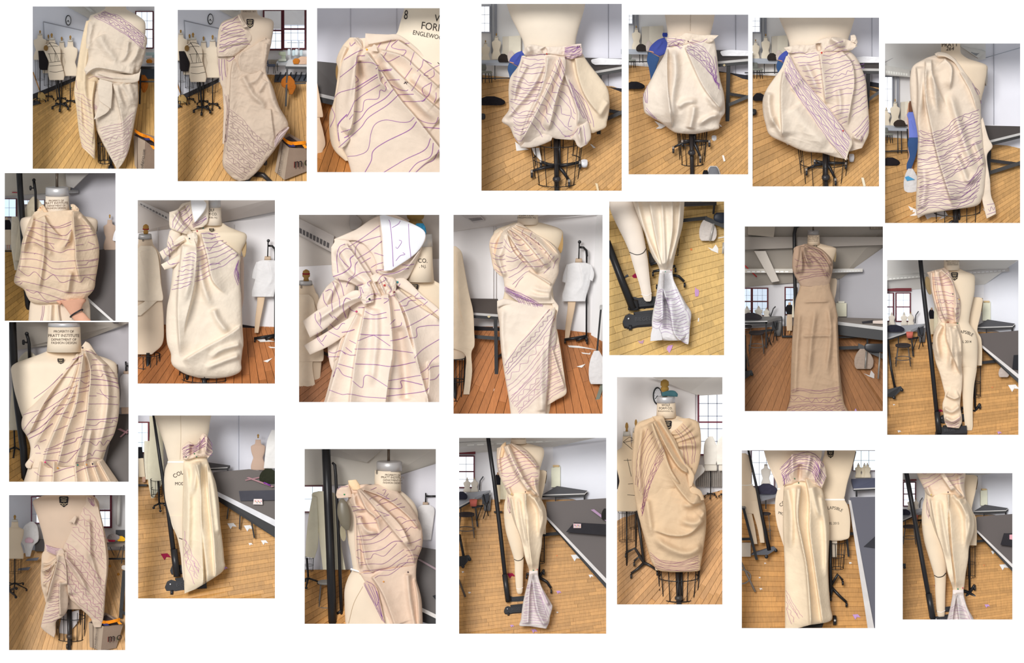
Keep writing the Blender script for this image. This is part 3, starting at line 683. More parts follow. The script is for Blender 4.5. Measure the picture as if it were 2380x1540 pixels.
o=R.loft('orange_bundle',[(452,1040,1070),(470,1022,1082),(500,1028,1070)],.95,mat('cloth',(184,112,40)),None,k=.5,reg=False);R.tag(o,'small orange bundle on the near sewing table','cloth')
o=R.loft('orange_cloth',[(600,960,1000),(640,925,1035),(690,930,1050),(720,985,1040),(760,990,1020)],.98,mat('cloth',(172,100,36)),None,k=.5,wr=.03,wsc=30,reg=False);R.tag(o,'rust orange cloth slung on the table rail','cloth')
T=R.thing('dress_form','large cream dress form wearing the asymmetric drape','dress form',690,1500,.3)
R.loft('torso',[(20,578,716),(70,574,722),(96,540,760),(115,470,830),(140,420,856),(180,400,858),(280,400,845),(420,420,812),(540,440,790),(700,420,830),(1000,440,850)],.42,mat('form',(204,182,150)),T,k=.45)
crest(R,T,656,154,62,80)
R.text('FORM CO.  N.Y.',650,56,18,mat('ink',(60,50,46)),T,sx=.9)
for a in ((690,1440,850,1525),(700,1440,620,1525),(770,1320,790,1360)): R.tube('caster_arm',[(a[0],a[1],.5),((a[0]+a[2])/2,a[1]+10,.47),(a[2],a[3],.44)],[26,22,16],mat('black',(48,42,40)),T)
G=R.thing('draped_dress','asymmetric muslin dress with purple lines at shoulder and hem','dress',620,1500,.3)
mu=mat('cloth',(202,178,146));mu2=mat('cloth',(206,184,154))
R.loft('back_panel',[(372,430,470,430),(385,540,470,540),(400,660,480,660),(420,720,480,740),(430,900,480,900),(425,1050,470,1050),(420,1180,440,1190)],.38,mu2,G,k=.6,wr=.01)
R.loft('skirt',[(270,790,812,268),(520,420,815,330),(490,540,790,545),(480,700,850,690),(470,880,905,860),(450,1050,985,1035),(432,1200,880,1215),(424,1370,800,1320),(500,1470,720,1420),(560,1502,640,1490)][1:],.38,mu,G,k=.36,pw=.7,folds=[('s',.04,60,[(520,440),(490,620),(470,900),(440,1300)],.05,.2),('r',.028,26,[(590,600),(680,760),(760,840),(790,950)]),('r',.028,30,[(800,560),(830,700),(860,820),(960,1000)],.1,.3),('r',.02,22,[(760,560),(700,640),(610,660)]),('r',.022,24,[(790,640),(740,720),(690,720)]),('s',.02,-40,[(830,880),(850,1050),(870,1180)])],wr=.02,wsc=80)
R.loft('bodice',[(640,372,790,275),(545,420,840,300),(530,470,815,420),(520,540,792,540),(512,610,800,590)],.34,mu,G,k=.4,pw=.7,bot=.45,folds=[('r',.018,16,[(640,352),(720,310),(795,275)],.05,.05),('r',.02,22,[(800,320),(790,430),(770,540)]),('s',.018,30,[(590,380),(560,470),(590,600)])],wr=.016,wsc=60)
R.loft('shoulder_sleeve',[(520,100,570,70),(430,140,600,120),(392,190,640,190),(378,280,680,270),(370,380,640,345),(376,438,530,430)],.33,mu2,G,k=.45,pw=.7,folds=[('r',.018,14,[(560,80),(580,130),(620,190)],.05,.1),('r',.016,20,[(400,200),(520,240),(660,240)]),('s',.014,22,[(400,360),(500,330),(660,300)])],wr=.014,wsc=50)
R.loft('ruffle',[(548,80,575,66),(560,130,592,110),(580,165,612,145),(600,190,640,180)],.22,mu2,G,k=.5,wr=.02,wsc=16,folds=[('r',.02,8,[(556,80),(580,130),(620,186)])])
R.loft('hem_corner',[(900,1100,985,1035),(868,1150,985,1060),(866,1212,890,1180)],.25,mat('cloth',(196,172,160)),G,k=.2)
R.ink(R.hatch([(560,105),(470,140),(410,170)],[(660,335),(520,350),(380,395)],9,wob=12,seed=4),G,mat('ink',(110,74,128)),w=4.5)
R.ink([[(390,455),(392,520),(400,600)],[(415,455),(412,540),(420,640)],[(436,460),(440,540),(450,610)],[(455,465),(480,475),(520,445)]],G,mat('ink',(110,74,128)),w=4.5)
lp=mat('ink',(146,116,126))
R.ink(R.hatch([(480,880),(600,980),(720,1110),(860,1225)],[(440,1380),(490,1410),(560,1460),(600,1490)],22,wob=7,zig=(1,5,9,14,17),amp=14,per=60,seed=9),G,lp,w=3.6)
R.ink([[(975,1045),(900,1110),(870,1200)],[(980,1060),(910,1130),(880,1200)],[(965,1040),(890,1100),(868,1170)]]+R.hatch([(440,760),(455,900),(440,1180)],[(470,760),(474,900),(455,1180)],3,wob=4),G,lp,w=3.4)
pin(R,G,520,440,(120,60,50),5)
tote(R,'canvas shopping bag with printed writing and orange ribbon handles',[(918,1150),(990,1215),(1165,1226)],[(868,1420),(950,1492),(1165,1410)],[(985,1092),(1165,1190)],.46,mo=(1096,1385,115,2),www=(926,1350,27,.14))
# ================================================================ picture 3: close-up of the gathered shoulder
R3=R=Room((727,9,1032,410),1171,'third picture of top row')
shell(R,(230,229,238))
for x,l in ((335,'left seam between wall panels'),(748,'right seam between wall panels')):
 o=R.rect('trim_1',x,20,x+4,560,1.6,.01,mat('plain',(186,184,192)));R.tag(o,l,'trim',kind='structure')
plank_floor(R,[(10,760),(420,760),(420,1530),(10,1530)],(760,-500),(-700,1505),(800,1505),20,(196,128,62),cuts=1,fy1=760,fd1=1.5,seed=3)
T=table(R,'black-topped work table with pale edge behind the sleeve',[(-30,505,1.2),(330,540,1.2),(330,860,.95),(-30,778,.95)],.03,[],colt=(70,64,62),edges=[(3,2)],ew=30,apron=48)
o=R.loft('muslin_garment',[(700,-60,38),(820,-60,60),(1000,-60,92),(1010,-60,62),(1130,-60,92),(1250,-60,112),(1340,-60,84),(1530,-60,112)],.75,mat('cloth',(226,190,140)),None,k=.2,reg=False);R.tag(o,'edge of another cream garment at left border','garment')
T=R.thing('dress_form','cream dress form neck with stencilled letters','dress form',1000,1500,.5)
R.loft('torso',[(10,822,1330),(80,806,1330),(180,776,1335),(270,742,1345),(330,640,1380),(420,420,1420),(560,300,1440),(800,300,1440)],.55,mat('form',(238,222,190)),T,k=.3,pw=.8)
R.disc('arm_plate',232,610,28,92,.6,.04,mat('plain',(176,140,88)),T)
R.text('W',1124,160,88,mat('ink',(50,46,44)),T,rot=.14,sx=.9)
R.text('FORM',1064,236,94,mat('ink',(58,52,50)),T,rot=.14,sx=.85)
R.text('ENGLEWOOD',1040,300,56,mat('ink',(66,60,56)),T,rot=.19,sx=.86)
R.text('8',826,136,118,mat('ink',(64,60,60)),T,rot=.1,sx=.62)
G=R.thing('draped_dress','pleated muslin shoulder gathered to one pin, seen close','dress',700,1500,.4)
mu=mat('cloth',(230,208,178))
o=R.loft('back_drape',[(330,300,410,300),(262,380,400,360),(210,500,300,520),(225,600,300,620),(190,850,330,850),(148,1000,330,1000),(154,1200,330,1210),(196,1310,340,1340),(290,1400,360,1400)],.46,mat('cloth',(232,206,164)),G,k=.5,folds=[('r',.03,24,[(300,380),(250,520),(240,700)])],wr=.008)
R.loft('gathered_panel',[(380,310,720,285),(300,420,860,370),(245,540,990,480),(238,660,1170,600),(205,850,1220,800),(200,1000,1240,1000),(222,1210,1240,1200),(300,1360,1240,1350),(350,1530,1240,1530)],.44,mu,G,k=.26,pw=.65,folds=[
 ('s',.075,-110,[(480,425),(600,590),(700,740),(800,880),(915,1010),(1160,1320)],.05,.02),('s',.05,-60,[(470,430),(570,560),(600,690),(690,790)],.05,.3),
 ('s',.085,-90,[(580,430),(700,560),(840,700),(1000,840),(1180,990)],.05,.02),('s',.06,-80,[(590,412),(800,470),(940,590),(1180,800)],.05,.02),('s',.04,-60,[(740,315),(900,420),(980,495),(1180,680)],.05,.02),
 ('s',.07,-100,[(392,440),(382,620),(376,800),(352,1060),(300,1190)],.1,.1),('r',.03,26,[(440,350),(385,480),(330,800),(300,980)],.1,.4),('r',-.04,26,[(420,500),(430,620),(470,720)],.1,.5),('r',.03,40,[(860,640),(1000,760),(1180,900)],.1,.1),('r',.03,30,[(620,520),(760,700),(900,850),(1100,1050)],.1,.2)],wr=.006,wsc=140,step=5.5)
R.loft('neckline_roll',[(470,262,462,400),(560,268,560,362),(660,272,690,330),(770,278,790,330),(900,370,900,420),(1010,470,1010,520),(1170,590,1170,650)],.36,mu,G,k=.55,pw=.8,folds=[('s',.02,30,[(490,360),(600,340),(740,310)])])
R.loft('shoulder_tuft',[(365,300,400,300),(370,330,440,330),(400,380,460,395),(440,410,470,425)],.38,mu,G,k=.7,folds=[('r',.02,10,[(380,305),(420,350),(460,420)])])
R.loft('pocket_fold',[(232,1070,262,1075),(225,1130,268,1130),(236,1230,330,1200),(250,1290,300,1260)],.3,mu,G,k=.6)
o=R.slab('raw_edge_tuft',[(545,360,.25),(560,365,.25),(580,425,.25),(500,415,.25)],.01,mu,G)
L=[[(275,500),(380,435),(445,410)],[(240,655),(380,540),(400,470),(465,460)],[(192,835),(240,790),(380,752)],[(380,525),(490,520),(540,530),(570,550),(595,545)],(8,[(375,755),(480,690),(575,630)]),[(385,780),(500,700),(580,650)],[(380,870),(450,810),(600,720)],[(370,960),(440,955),(465,860),(580,845),(600,770),(640,780),(655,750),(640,710),(660,695)],(7,[(360,1075),(430,1020),(500,930),(640,845),(720,760)]),(6.5,[(230,1280),(320,1200),(430,1100),(500,1010),(660,905),(765,810)]),[(310,1360),(400,1350),(490,1300),(520,1150),(560,1070),(650,1035),(780,1055),(860,1050),(905,1010)],(8,[(460,1510),(520,1400),(540,1310),(650,1230),(860,1125),(925,1050)]),(7,[(620,1510),(820,1390),(1000,1300),(1050,1200)]),(7,[(850,1510),(930,1420),(1050,1360),(1075,1240)]),(7,[(910,1510),(1000,1430),(1080,1390),(1125,1300)]),(6.5,[(760,810),(900,805)]),[(805,868),(900,872),(980,865)],(12,[(970,868),(990,862),(1004,845)]),[(600,600),(640,590),(710,580)],(8,[(585,590),(610,596),(700,592)]),[(660,680),(775,675)],[(600,690),(615,660),(630,650)],[(560,580),(580,565)],[(700,720),(760,760),(830,775),(850,765)],[(905,430),(880,500),(870,545)],[(885,570),(820,665)],[(760,320),(700,380),(760,405),(830,415),(815,450),(790,465)],[(775,465),(670,515),(630,470)],[(700,320),(650,410)],[(610,345),(580,390)],[(660,425),(630,475)],[(985,500),(970,560),(930,600)],(7,[(985,495),(1060,535)]),[(960,630),(910,730),(880,775)],[(1140,540),(1060,580),(990,630),(1030,640)],[(1080,590),(1080,640),(1030,670)],(6.5,[(1060,710),(1040,800),(1000,850)]),[(1060,700),(980,750),(985,800),(1020,830)],[(930,1020),(1000,1055),(1090,1065),(1120,1010)],(8,[(980,1098),(1140,1112)]),[(165,925),(195,1000),(155,1100)],(12,[(305,985),(250,1040),(222,1080)]),(7,[(222,1080),(226,1160),(235,1225)]),[(375,860),(330,960),(300,1010)],[(380,640),(408,680),(380,705)],[(360,985),(325,1030)],[(250,1145),(345,1115)],(9,[(280,1195),(320,1175)]),[(330,345),(340,375),(380,340)],[(820,352),(862,350)],[(1100,790),(1100,840),(1080,880)]]
R.ink(L,G,mat('ink',(128,84,150)),w=5.5)
R.ink([(10,[(812,712),(835,695),(848,702)]),(9,[(822,690),(838,716)]),(9,[(1114,522),(1128,536)])],G,mat('ink',(52,36,48)),w=9)
pin(R,G,482,407,(250,190,60),9)

# ================================================================ pictures 4-7: bubble skirts by the long table
def person_bent(R,label,sc,ox,oy,d):
 q=lambda L: [(ox+x*sc,oy+y*sc,ox+a*sc,oy+b*sc) for x,y,a,b in L]
 B=R.loft('person',q([(135,-90,150,-40),(90,-70,130,0),(30,-20,100,60),(5,40,80,90),(0,90,75,110),(10,150,70,150),(20,230,55,230),(22,300,45,300)]),d+.03,mat('plain',(206,160,130)),None,k=.6,reg=False)
 R.tag(B,label,'person')
 R.loft('blue_shirt',q([(140,-95,175,-30),(80,-72,165,20),(25,-22,130,50),(8,18,100,62)]),d,mat('cloth',(74,88,168)),B,k=.6,folds=[('r',.012,10*sc,q([(120,-60,0,0)])[0:1] and [(ox+120*sc,oy-60*sc),(ox+60*sc,oy+20*sc)])],reg=False)
 R.loft('jeans',q([(10,22,95,68),(-2,60,95,90),(-6,100,86,116),(8,150,74,150),(22,230,60,230),(24,290,52,290)]),d+.005,mat('cloth',(62,92,138)),B,k=.6,reg=False)
 R.loft('waist_skin',q([(14,16,60,26),(12,24,62,36)]),d-.03,mat('plain',(214,160,124)),B,k=.5,reg=False)
 return B
def cloth_heap(R,name,label,x0,y0,x1,y1,d,col,cat='bag',wr=.03,seed=1,k=.4):
 w,h=x1-x0,y1-y0
 o=R.loft(name,[(y0,x0+.3*w,x0+.6*w),(y0+.25*h,x0+.1*w,x0+.85*w),(y0+.55*h,x0,x1),(y0+.85*h,x0+.02*w,x1-.02*w),(y1,x0+.12*w,x1-.15*w)],d,mat('cloth',col),None,k=k,wr=wr,wsc=max(14,w*.16),top=.4,reg=False,seed=seed)
 R.tag(o,label,cat);return o
def studio_left(R,win,wallx,ty,tx1,th,forms,boxes,heaps,chair,d=1.2,fl=None):
 """bright window, left table with its load, far forms"""
 window(R,'bright white window at the left border',*win,1.5,2,3,frame=(176,180,190),sky=(250,252,255),fw=8,bars=(214,220,232))
 for i,(x0,x1) in enumerate(((win[2]+14,win[2]+22),(win[2]+40,win[2]+60))):
  o=R.rect('trim_1',x0,20,x1,ty-60,1.53,.03,mat('plain',(150,152,160)));R.tag(o,('thin grey window reveal edge' if i == 0 else 'wider grey pipe beside the window'),'trim',kind='structure')
 T=table(R,'long work table against the window wall',[(-30,ty+16,d),(tx1,ty+22,d),(tx1-30,ty-2,d+.14),(-30,ty-6,d+.14)],.03,[(tx1-22,ty+24,tx1-10,ty+th,d,12),(tx1-70,ty+24,tx1-70,ty+th*.8,d+.1,8),(140,ty+24,140,ty+th*.8,d+.1,7)],colt=(176,182,192),rails=[(-30,ty+th*.75,d+.02,tx1-10,ty+th*.72,d+.02,9)])
 for i,(cx,t,b,hw,l) in enumerate(forms): bform(R,l,cx,t,b,hw,d+.16,None,col=(232,218,186),gr=None,plate=.25)
 for (x0,y0,x1,y1,l) in boxes:
  B=R.thing('white_cabinet',l,'cabinet',x0,y1,1.42)
  R.slab('cabinet_body',[(x0,y0+10,1.45),(x0+(x1-x0)*.35,y0+6,1.4),(x0+(x1-x0)*.35,y1,1.4),(x0,y1,1.45)],.05,mat('plain',(216,208,192)),B)
  R.slab('cabinet_door',[(x0+(x1-x0)*.35,y0+6,1.4),(x1,y0,1.44),(x1,y1,1.44),(x0+(x1-x0)*.35,y1,1.4)],.03,mat('plain',(238,232,214)),B)
 for h in heaps: cloth_heap(R,*h)
 if chair:
  cx,cy,s=chair
  C=R.thing('task_chair','grey padded chair under the long table','chair',cx,cy+1.2*s,d-.02)
  R.loft('seat',[(cy,cx-.6*s,cx+.5*s),(cy+.12*s,cx-.66*s,cx+.6*s),(cy+.26*s,cx-.6*s,cx+.55*s)],d-.06,mat('cloth',(128,130,122)),C,k=.5,reg=False)
  R.loft('backrest',[(cy-.7*s,cx-.7*s,cx-.1*s),(cy-.3*s,cx-.72*s,cx-.02*s),(cy-.02*s,cx-.66*s,cx-.1*s)],d-.03,mat('cloth',(116,118,112)),C,k=.2,reg=False)
  for x0,x1 in ((-.5,-.45),(.45,.55),(-.1,-.15),(.2,.3)): R.tube('leg',[(cx+x0*s,cy+.2*s,d-.06),(cx+x1*s,cy+1.25*s,d-.07)],3.2,black(),C)

def main_base(R,T,cx,ytop,ybot,hub,r,d,pole=20,cg=None,arms=((-1,.35),(1,-.25),(.55,1.0),(-.62,-.3))):
 """pole, collar, wire cage and castered star base of a large form"""
 R.tube('pole',[(cx,ytop,d),(cx+8,ybot,d-.04)],pole,mat('black',(44,40,40)),T,n=12)
 R.tube('pole_sleeve',[(cx+pole*1.3,ytop,d+.05),(cx+pole*1.5,hub,d+.04)],pole*.6,mat('black',(44,40,40)),T)
 for ax,ay in arms:
  ex,ey=cx+ax*r,hub+ay*r*.6
  R.tube('caster_arm',[(cx+10,hub,d+.04),(cx+ax*r*.5,hub+ay*r*.2,d+.02),(ex,ey,d+.02-ay*.05)],[16,14,10],mat('black',(36,34,36)),T)
  R.lathe('caster_stem',ex,[(ey-10,10),(ey+22,12)],d-ay*.05,mat('metal',(150,140,130)),T)
  R.tube('caster',[(ex-9,ey+34,d-ay*.05),(ex+9,ey+34,d-ay*.05)],21,mat('black',(40,40,44)),T,n=12)
 if cg: cage(R,T,cg[0],cg[1],cg[2],cg[3],cg[4],d+.14,n=13,e=.22,hoops=cg[5] if len(cg) > 5 else (0,.42,1),w=3.6)
def side_table(R,label,c,far,right,legx,ground,d0,rail=True,th=30,paper=None,lw=30,plate=None):
 """table end at the right: c front-left corner, far back-left corner, right = y of front edge at the border"""
 T=table(R,label,[(c[0],c[1],d0),(1170,right,d0-.05),(1170,far[1]+8,d0+.3),(far[0],far[1],d0+.3)],.03,[(legx,c[1]+th,legx-12,ground,d0+.01,lw)],colt=(66,60,58),edges=[(0,1)],ew=th*.62,apron=th*.75)
 R.slab('edge_strip',[(far[0],far[1],d0+.29),(c[0],c[1],d0-.012),(c[0],c[1]+th*.62,d0-.012),(far[0],far[1]+8,d0+.29)],.012,mat('plain',(176,176,176)),T)
 if rail:
  y=(c[1]+ground)/2
  R.slab('rail',[(legx,y-20,d0+.02),(1170,y+16,d0+.1),(1170,y+42,d0+.1),(legx,y+6,d0+.02)],.03,mat('black',(48,46,48)),T)
  R.slab('rail',[(legx,y+80,d0),(1170,y-10,d0-.04),(1170,y+22,d0-.04),(legx,y+112,d0)],.03,mat('black',(52,50,50)),T)
 if plate: R.flat('maker_plate',[(plate[0]-14,plate[1]),(plate[0],plate[1]-12),(plate[0]+14,plate[1]),(plate[0],plate[1]+12)],d0-.03,.006,mat('plain',(206,190,150)),T)
 if paper:
  o=R.loft('white_paper',paper,d0+.06,mat('paper',(240,240,244)),None,k=.1,wr=.02,wsc=40,reg=False);R.tag(o,'crumpled white cloth lying on the right table','cloth')
 return T
def right_wall(R,x0,yb0,yb1,seam,col=(228,228,238)):
 surface(R,'wall_right',[(x0,15,1.58),(1170,15,1.4),(1170,yb1,1.4),(x0,yb0,1.58)],col,'pale lilac wall behind the work table','wall')
 o=R.slab('trim_1',[(seam,15,1.44),(seam+4,15,1.44),(seam+4,yb0,1.44),(seam,yb0,1.44)],.01,mat('plain',(160,160,168)));R.tag(o,'thin vertical seam in the lilac wall','trim',kind='structure')
 o=R.slab('baseboard_right',[(x0,yb0-34,1.55),(1170,yb1-40,1.38),(1170,yb1,1.38),(x0,yb0,1.55)],.02,mat('plain',(44,44,52)));R.tag(o,'dark baseboard under the lilac wall','baseboard',kind='structure')

FLC=(208,160,100)
# ---------------------------------------------------------------- picture 4
R4=R=Room((1109,0,1455,453),1176,'fourth picture of top row')
shell(R,(244,243,242))
plank_floor(R,[(10,590),(1170,690),(1170,1530),(10,1530)],(2400,250),(0,520),(700,2650),46,FLC,cuts=3,fy1=590,fd1=1.55,seed=4)
right_wall(R,780,690,742,1035)
studio_left(R,(20,50,96,250),0,478,330,190,[(152,262,470,36,'far cream dress form standing on the left table'),(66,318,490,36,'farthest left cream dress form on the left table')],[(200,280,345,440,'white cabinet beside the bending person')],[('black_heap','black jackets heaped on the left table',165,425,255,492,1.14,(52,46,44)),('pale_heap','pale cloth heap among the jackets',238,400,300,486,1.13,(206,190,176))],(75,560,75))
person_bent(R,'person in blue top and jeans bending over the left table',.78,246,474,1.0)
cloth_heap(R,'black_bag','black shiny bag lying on the floor',10,760,220,832,1.12,(34,32,36))
o=R.lathe('tape_roll',42,[(906,22),(920,24),(934,22)],1.0,mat('black',(40,40,40)),None,e=.5);R.tag(o,'black tape roll at the left border','tape')
side_table(R,'black work table with metal edge at the right',(930,562),(850,455),520,970,1172,1.0,paper=[(458,960,980),(470,905,1170),(495,905,1170),(512,930,1165)])
T=R.thing('dress_form','large cream dress form torso above the scribbled bubble skirt','dress form',625,1500,.45)
R.loft('torso',[(10,228,856),(70,244,846),(150,275,824),(250,325,795),(340,365,778),(440,370,790),(600,330,860),(900,320,900)],.5,mat('form',(234,218,190)),T,k=.42)
main_base(R,T,622,1080,1530,1310,190,.5,cg=(628,1120,205,1440,165))
R.lathe('pole_collar',628,[(1395,24),(1408,32),(1420,32),(1434,24)],.43,mat('black',(50,48,50)),T)
G=R.thing('bubble_skirt','muslin bubble skirt with purple scribbles and plain right side','skirt',625,1165,.4)
mu=mat('cloth',(226,208,184));muy=mat('cloth',(230,208,168))
R.loft('left_panel',[(352,440,690,425),(325,520,690,520),(262,610,680,610),(248,700,670,700),(250,800,660,800),(248,870,660,870),(194,955,640,955),(256,1005,640,1010),(290,1080,600,1060),(330,1140,560,1110),(350,1168,430,1166)],.42,mu,G,k=.42,pw=.7,folds=[('s',.05,50,[(555,440),(545,560),(490,740),(400,930),(340,1120)],.03,.1),('s',.055,60,[(665,450),(620,560),(540,740),(430,960),(330,1150)],.03,.1),('r',.035,24,[(540,480),(440,680),(320,830),(220,940)],.1,.1),('r',.03,20,[(350,450),(320,580),(280,760)],.1,.2),('r',.028,18,[(400,500),(330,640),(270,850)],.1,.2)],wr=.014,wsc=70)
R.loft('centre_panel',[(620,430,740,430),(640,520,760,520),(600,640,800,640),(560,760,850,760),(520,900,880,900),(480,1000,880,1000),(520,1060,800,1060),(620,1096,760,1106)],.36,mu,G,k=.34,pw=.7,folds=[('s',.06,-50,[(690,440),(690,560),(640,720),(600,880),(560,1040)],.03,.1),('s',.05,50,[(700,460),(700,600),(760,760),(800,900),(790,1000)],.03,.1),('r',.03,26,[(660,640),(600,800),(520,1000)],.1,.2)],wr=.01,wsc=80)
R.loft('plain_panel',[(690,440,830,420),(710,500,880,500),(740,600,960,600),(770,700,1030,700),(790,800,1046,800),(800,880,1042,880),(830,960,1026,960),(860,1020,1010,1010),(880,1050,920,1050)],.36,muy,G,k=.42,pw=.75,folds=[('s',.04,60,[(775,450),(800,600),(860,760),(980,920)],.03,.15),('r',.03,24,[(1040,800),(1000,860),(960,940)],.1,.3)],wr=.008,wsc=120)
R.loft('lower_lobe',[(745,1100,830,960),(770,1110,880,960),(790,1150,900,1080),(815,1168,868,1140)],.3,mu,G,k=.5,folds=[('r',.03,16,[(800,1000),(810,1080),(830,1150)])])
R.loft('lower_lobe',[(340,1165,440,1040),(430,1166,520,1050),(520,1140,590,1040),(585,1110,610,1040)],.34,mu,G,k=.4,wr=.01)
R.loft('waist_ruffle',[(356,408,380,438),(420,352,420,440),(550,368,550,425),(690,362,690,440),(780,348,780,430),(822,345,826,380)],.32,mu,G,k=.5,wr=.05,wsc=45,seed=3,folds=[('r',-.05,16,[(520,380),(548,425)]),('r',.04,24,[(400,370),(420,430)])])
R.loft('waist_knot',[(690,372,690,440),(740,360,740,470),(830,380,830,430)],.24,mat('cloth',(214,186,170)),G,k=.5,wr=.05,wsc=22,seed=9)
dp=mat('ink',(120,82,146))
R.ink(R.hatch([(365,435),(450,430),(540,440)],[(330,560),(420,580),(540,565)],5,wob=12,seed=1)+R.hatch([(280,600),(400,640),(540,640)],[(256,800),(380,820),(480,800)],8,wob=12,seed=2)+R.hatch([(262,850),(330,880),(470,870)],[(300,1080),(330,1100),(370,1080)],9,wob=12,seed=3),G,dp,w=3.4)
R.ink(R.hatch([(600,540),(640,590),(680,640)],[(420,960),(470,1010),(520,1090)],9,wob=10,zig=(2,5),amp=22,per=90,seed=4)+R.hatch([(660,640),(740,720),(800,860)],[(580,940),(680,1060),(740,1090)],6,wob=14,zig=(3,),amp=26,per=110,seed=5)+R.hatch([(650,450),(680,520),(690,560)],[(620,500),(650,580),(660,640)],3,wob=8,seed=6),G,dp,w=3.6)
R.ink(R.hatch([(770,700),(850,800),(930,1010)],[(720,620),(790,830),(850,940)],5,wob=8,seed=7)+[[(690,450),(750,440),(830,420)],[(695,462),(760,455),(830,435)],[(800,1010),(760,1060),(690,1080)]]+R.hatch([(690,380),(750,370),(820,355)],[(690,420),(760,425),(825,385)],7,wob=10,seed=8)+[[(840,990),(850,1060),(860,1140)],[(820,1010),(800,1060)]],G,dp,w=3.6)
pin(R,G,550,425,(190,40,40),6);pin(R,G,376,436,(40,110,90),5)
scrap(R,'white paper scrap on the floor left of the cage',[(300,1118),(340,1150),(410,1180),(310,1192)])
scrap(R,'white paper strip curling beside the table leg',[(892,1138),(905,1140),(936,1166),(918,1170)])
scrap(R,'long pale scrap at the bottom near the right',[(932,1446),(952,1448),(964,1510),(948,1510)],(226,206,170))
scrap(R,'white torn paper hanging behind the cage wires',[(430,1170),(490,1166),(512,1280),(450,1215)],d=.62)
o=R.lathe('tape_roll',846,[(1268,26),(1290,28),(1314,24)],.55,mat('plastic',(220,220,224)),None,e=.4);R.tag(o,'clear tape roll beside a caster','tape')

# ---------------------------------------------------------------- picture 5
R5=R=Room((1451,24,1749,415),1174,'fifth picture of top row')
shell(R,(244,243,242))
plank_floor(R,[(10,500),(1170,590),(1170,1530),(10,1530)],(2300,200),(0,430),(700,2600),46,FLC,cuts=3,fy1=500,fd1=1.55,seed=5)
right_wall(R,780,580,640,1018)
studio_left(R,(20,20,72,120),0,360,240,150,[(110,140,360,40,'cream dress form standing on the left table')],[(160,140,356,345,'white cabinet beside the bending person')],[('black_heap','black jackets heaped on the left table',108,308,210,376,1.14,(52,46,44)),('pale_heap','pale cloth heap among the jackets',196,280,260,376,1.13,(206,190,176))],(70,450,60))
P=person_bent(R,'person in blue top and jeans bending over the left table',1.1,214,352,1.0)
R.loft('hood',[(205,352,392),(225,348,396),(244,355,390)],.98,mat('cloth',(50,66,150)),P,k=.5,reg=False)
cloth_heap(R,'black_bag','black shiny bag lying on the floor',10,652,186,720,1.16,(34,32,36))
side_table(R,'black work table with metal edge at the right',(850,468),(820,362),440,955,1070,1.0,th=36,paper=[(362,960,1000),(374,885,1170),(400,885,1170),(418,900,1160)],lw=34,plate=(915,502))
T=R.thing('dress_form','large cream dress form torso above the plain bubble skirt','dress form',620,1500,.45)
R.loft('torso',[(10,365,830),(80,378,822),(160,390,804),(230,398,790),(320,400,800),(600,350,840),(900,340,860)],.5,mat('form',(234,214,184)),T,k=.42)
R.tubes('seam_stitching',[[(610-.5*i,40+i*14,.5-.42*225*R.u-.004),(606-.5*i,47+i*14,.5-.42*225*R.u-.004)] for i in range(11)],1.6,mat('plain',(150,130,104)),T)
main_base(R,T,614,1120,1530,1195,165,.5,pole=20,cg=(622,1090,140,1400,110,(0,.4,1)),arms=((-1,.6),(1,.02),(.5,1.5),(-.5,.0)))
R.lathe('pole_collar',617,[(1280,24),(1294,34),(1312,34),(1326,24)],.43,mat('black',(50,48,50)),T)
G=R.thing('bubble_skirt','mostly plain muslin bubble skirt with ruffled waist','skirt',600,1130,.4)
R.loft('skirt_panel',[(395,285,820,265),(390,330,835,320),(360,420,850,420),(300,520,860,520),(240,640,880,640),(190,730,905,730),(170,800,916,790),(174,870,922,870),(190,940,920,940),(260,985,890,985),(340,1030,870,1040),(420,1092,862,1085),(480,1122,760,1110),(590,1132,650,1132)],.42,mat('cloth',(230,214,190)),G,k=.4,pw=.72,folds=[('s',.06,-70,[(395,350),(390,520),(400,760),(430,1000),(430,1090)],.03,.1),('r',.05,40,[(450,350),(470,560),(440,800),(440,1050)],.1,.2),('s',.06,90,[(560,330),(640,520),(740,720),(900,920)],.03,.1),('r',.04,28,[(900,900),(820,860),(740,740)],.1,.4),('r',.045,30,[(640,860),(630,960),(600,1090)],.15,.1),('r',.035,30,[(480,900),(560,840),(680,830)],.2,.3),('r',.035,26,[(880,960),(780,980),(660,1060)],.2,.3)],wr=.012,wsc=100)
R.loft('waist_ruffle',[(388,250,400,320),(450,240,440,330),(520,230,520,325),(570,205,585,310),(700,225,700,300),(790,225,790,295),(864,228,830,260)],.32,mat('cloth',(228,208,178)),G,k=.5,wr=.05,wsc=50,seed=4)
dp=mat('ink',(116,76,144))
R.ink(R.hatch([(590,285),(700,320),(800,450),(850,640),(890,740)],[(560,370),(640,430),(720,500),(800,600),(860,690)],8,wob=9,zig=(2,5),amp=15,per=80,seed=1)+R.hatch([(385,340),(450,335),(530,345)],[(390,260),(470,260),(560,275)],6,wob=12,zig=(2,),amp=10,seed=2)+[[(205,690),(212,780),(210,850)],[(190,745),(200,850),(172,760)],[(200,890),(240,940),(300,1000)],[(195,910),(240,955),(280,990)],[(620,270),(700,290),(760,260)],[(830,420),(845,500),(840,580)]],G,dp,w=4)
pin(R,G,585,284,(90,40,60),6);pin(R,G,494,308,(120,40,100),6)
scrap(R,'white paper scrap at left under the skirt',[(275,1010),(385,1056),(340,1082),(288,1084),(318,1060)])
scrap(R,'thin pale scrap on floor at right',[(895,1328),(912,1326),(926,1378),(910,1384)])
scrap(R,'small white curl by the table leg',[(862,1030),(896,1062),(880,1066)])
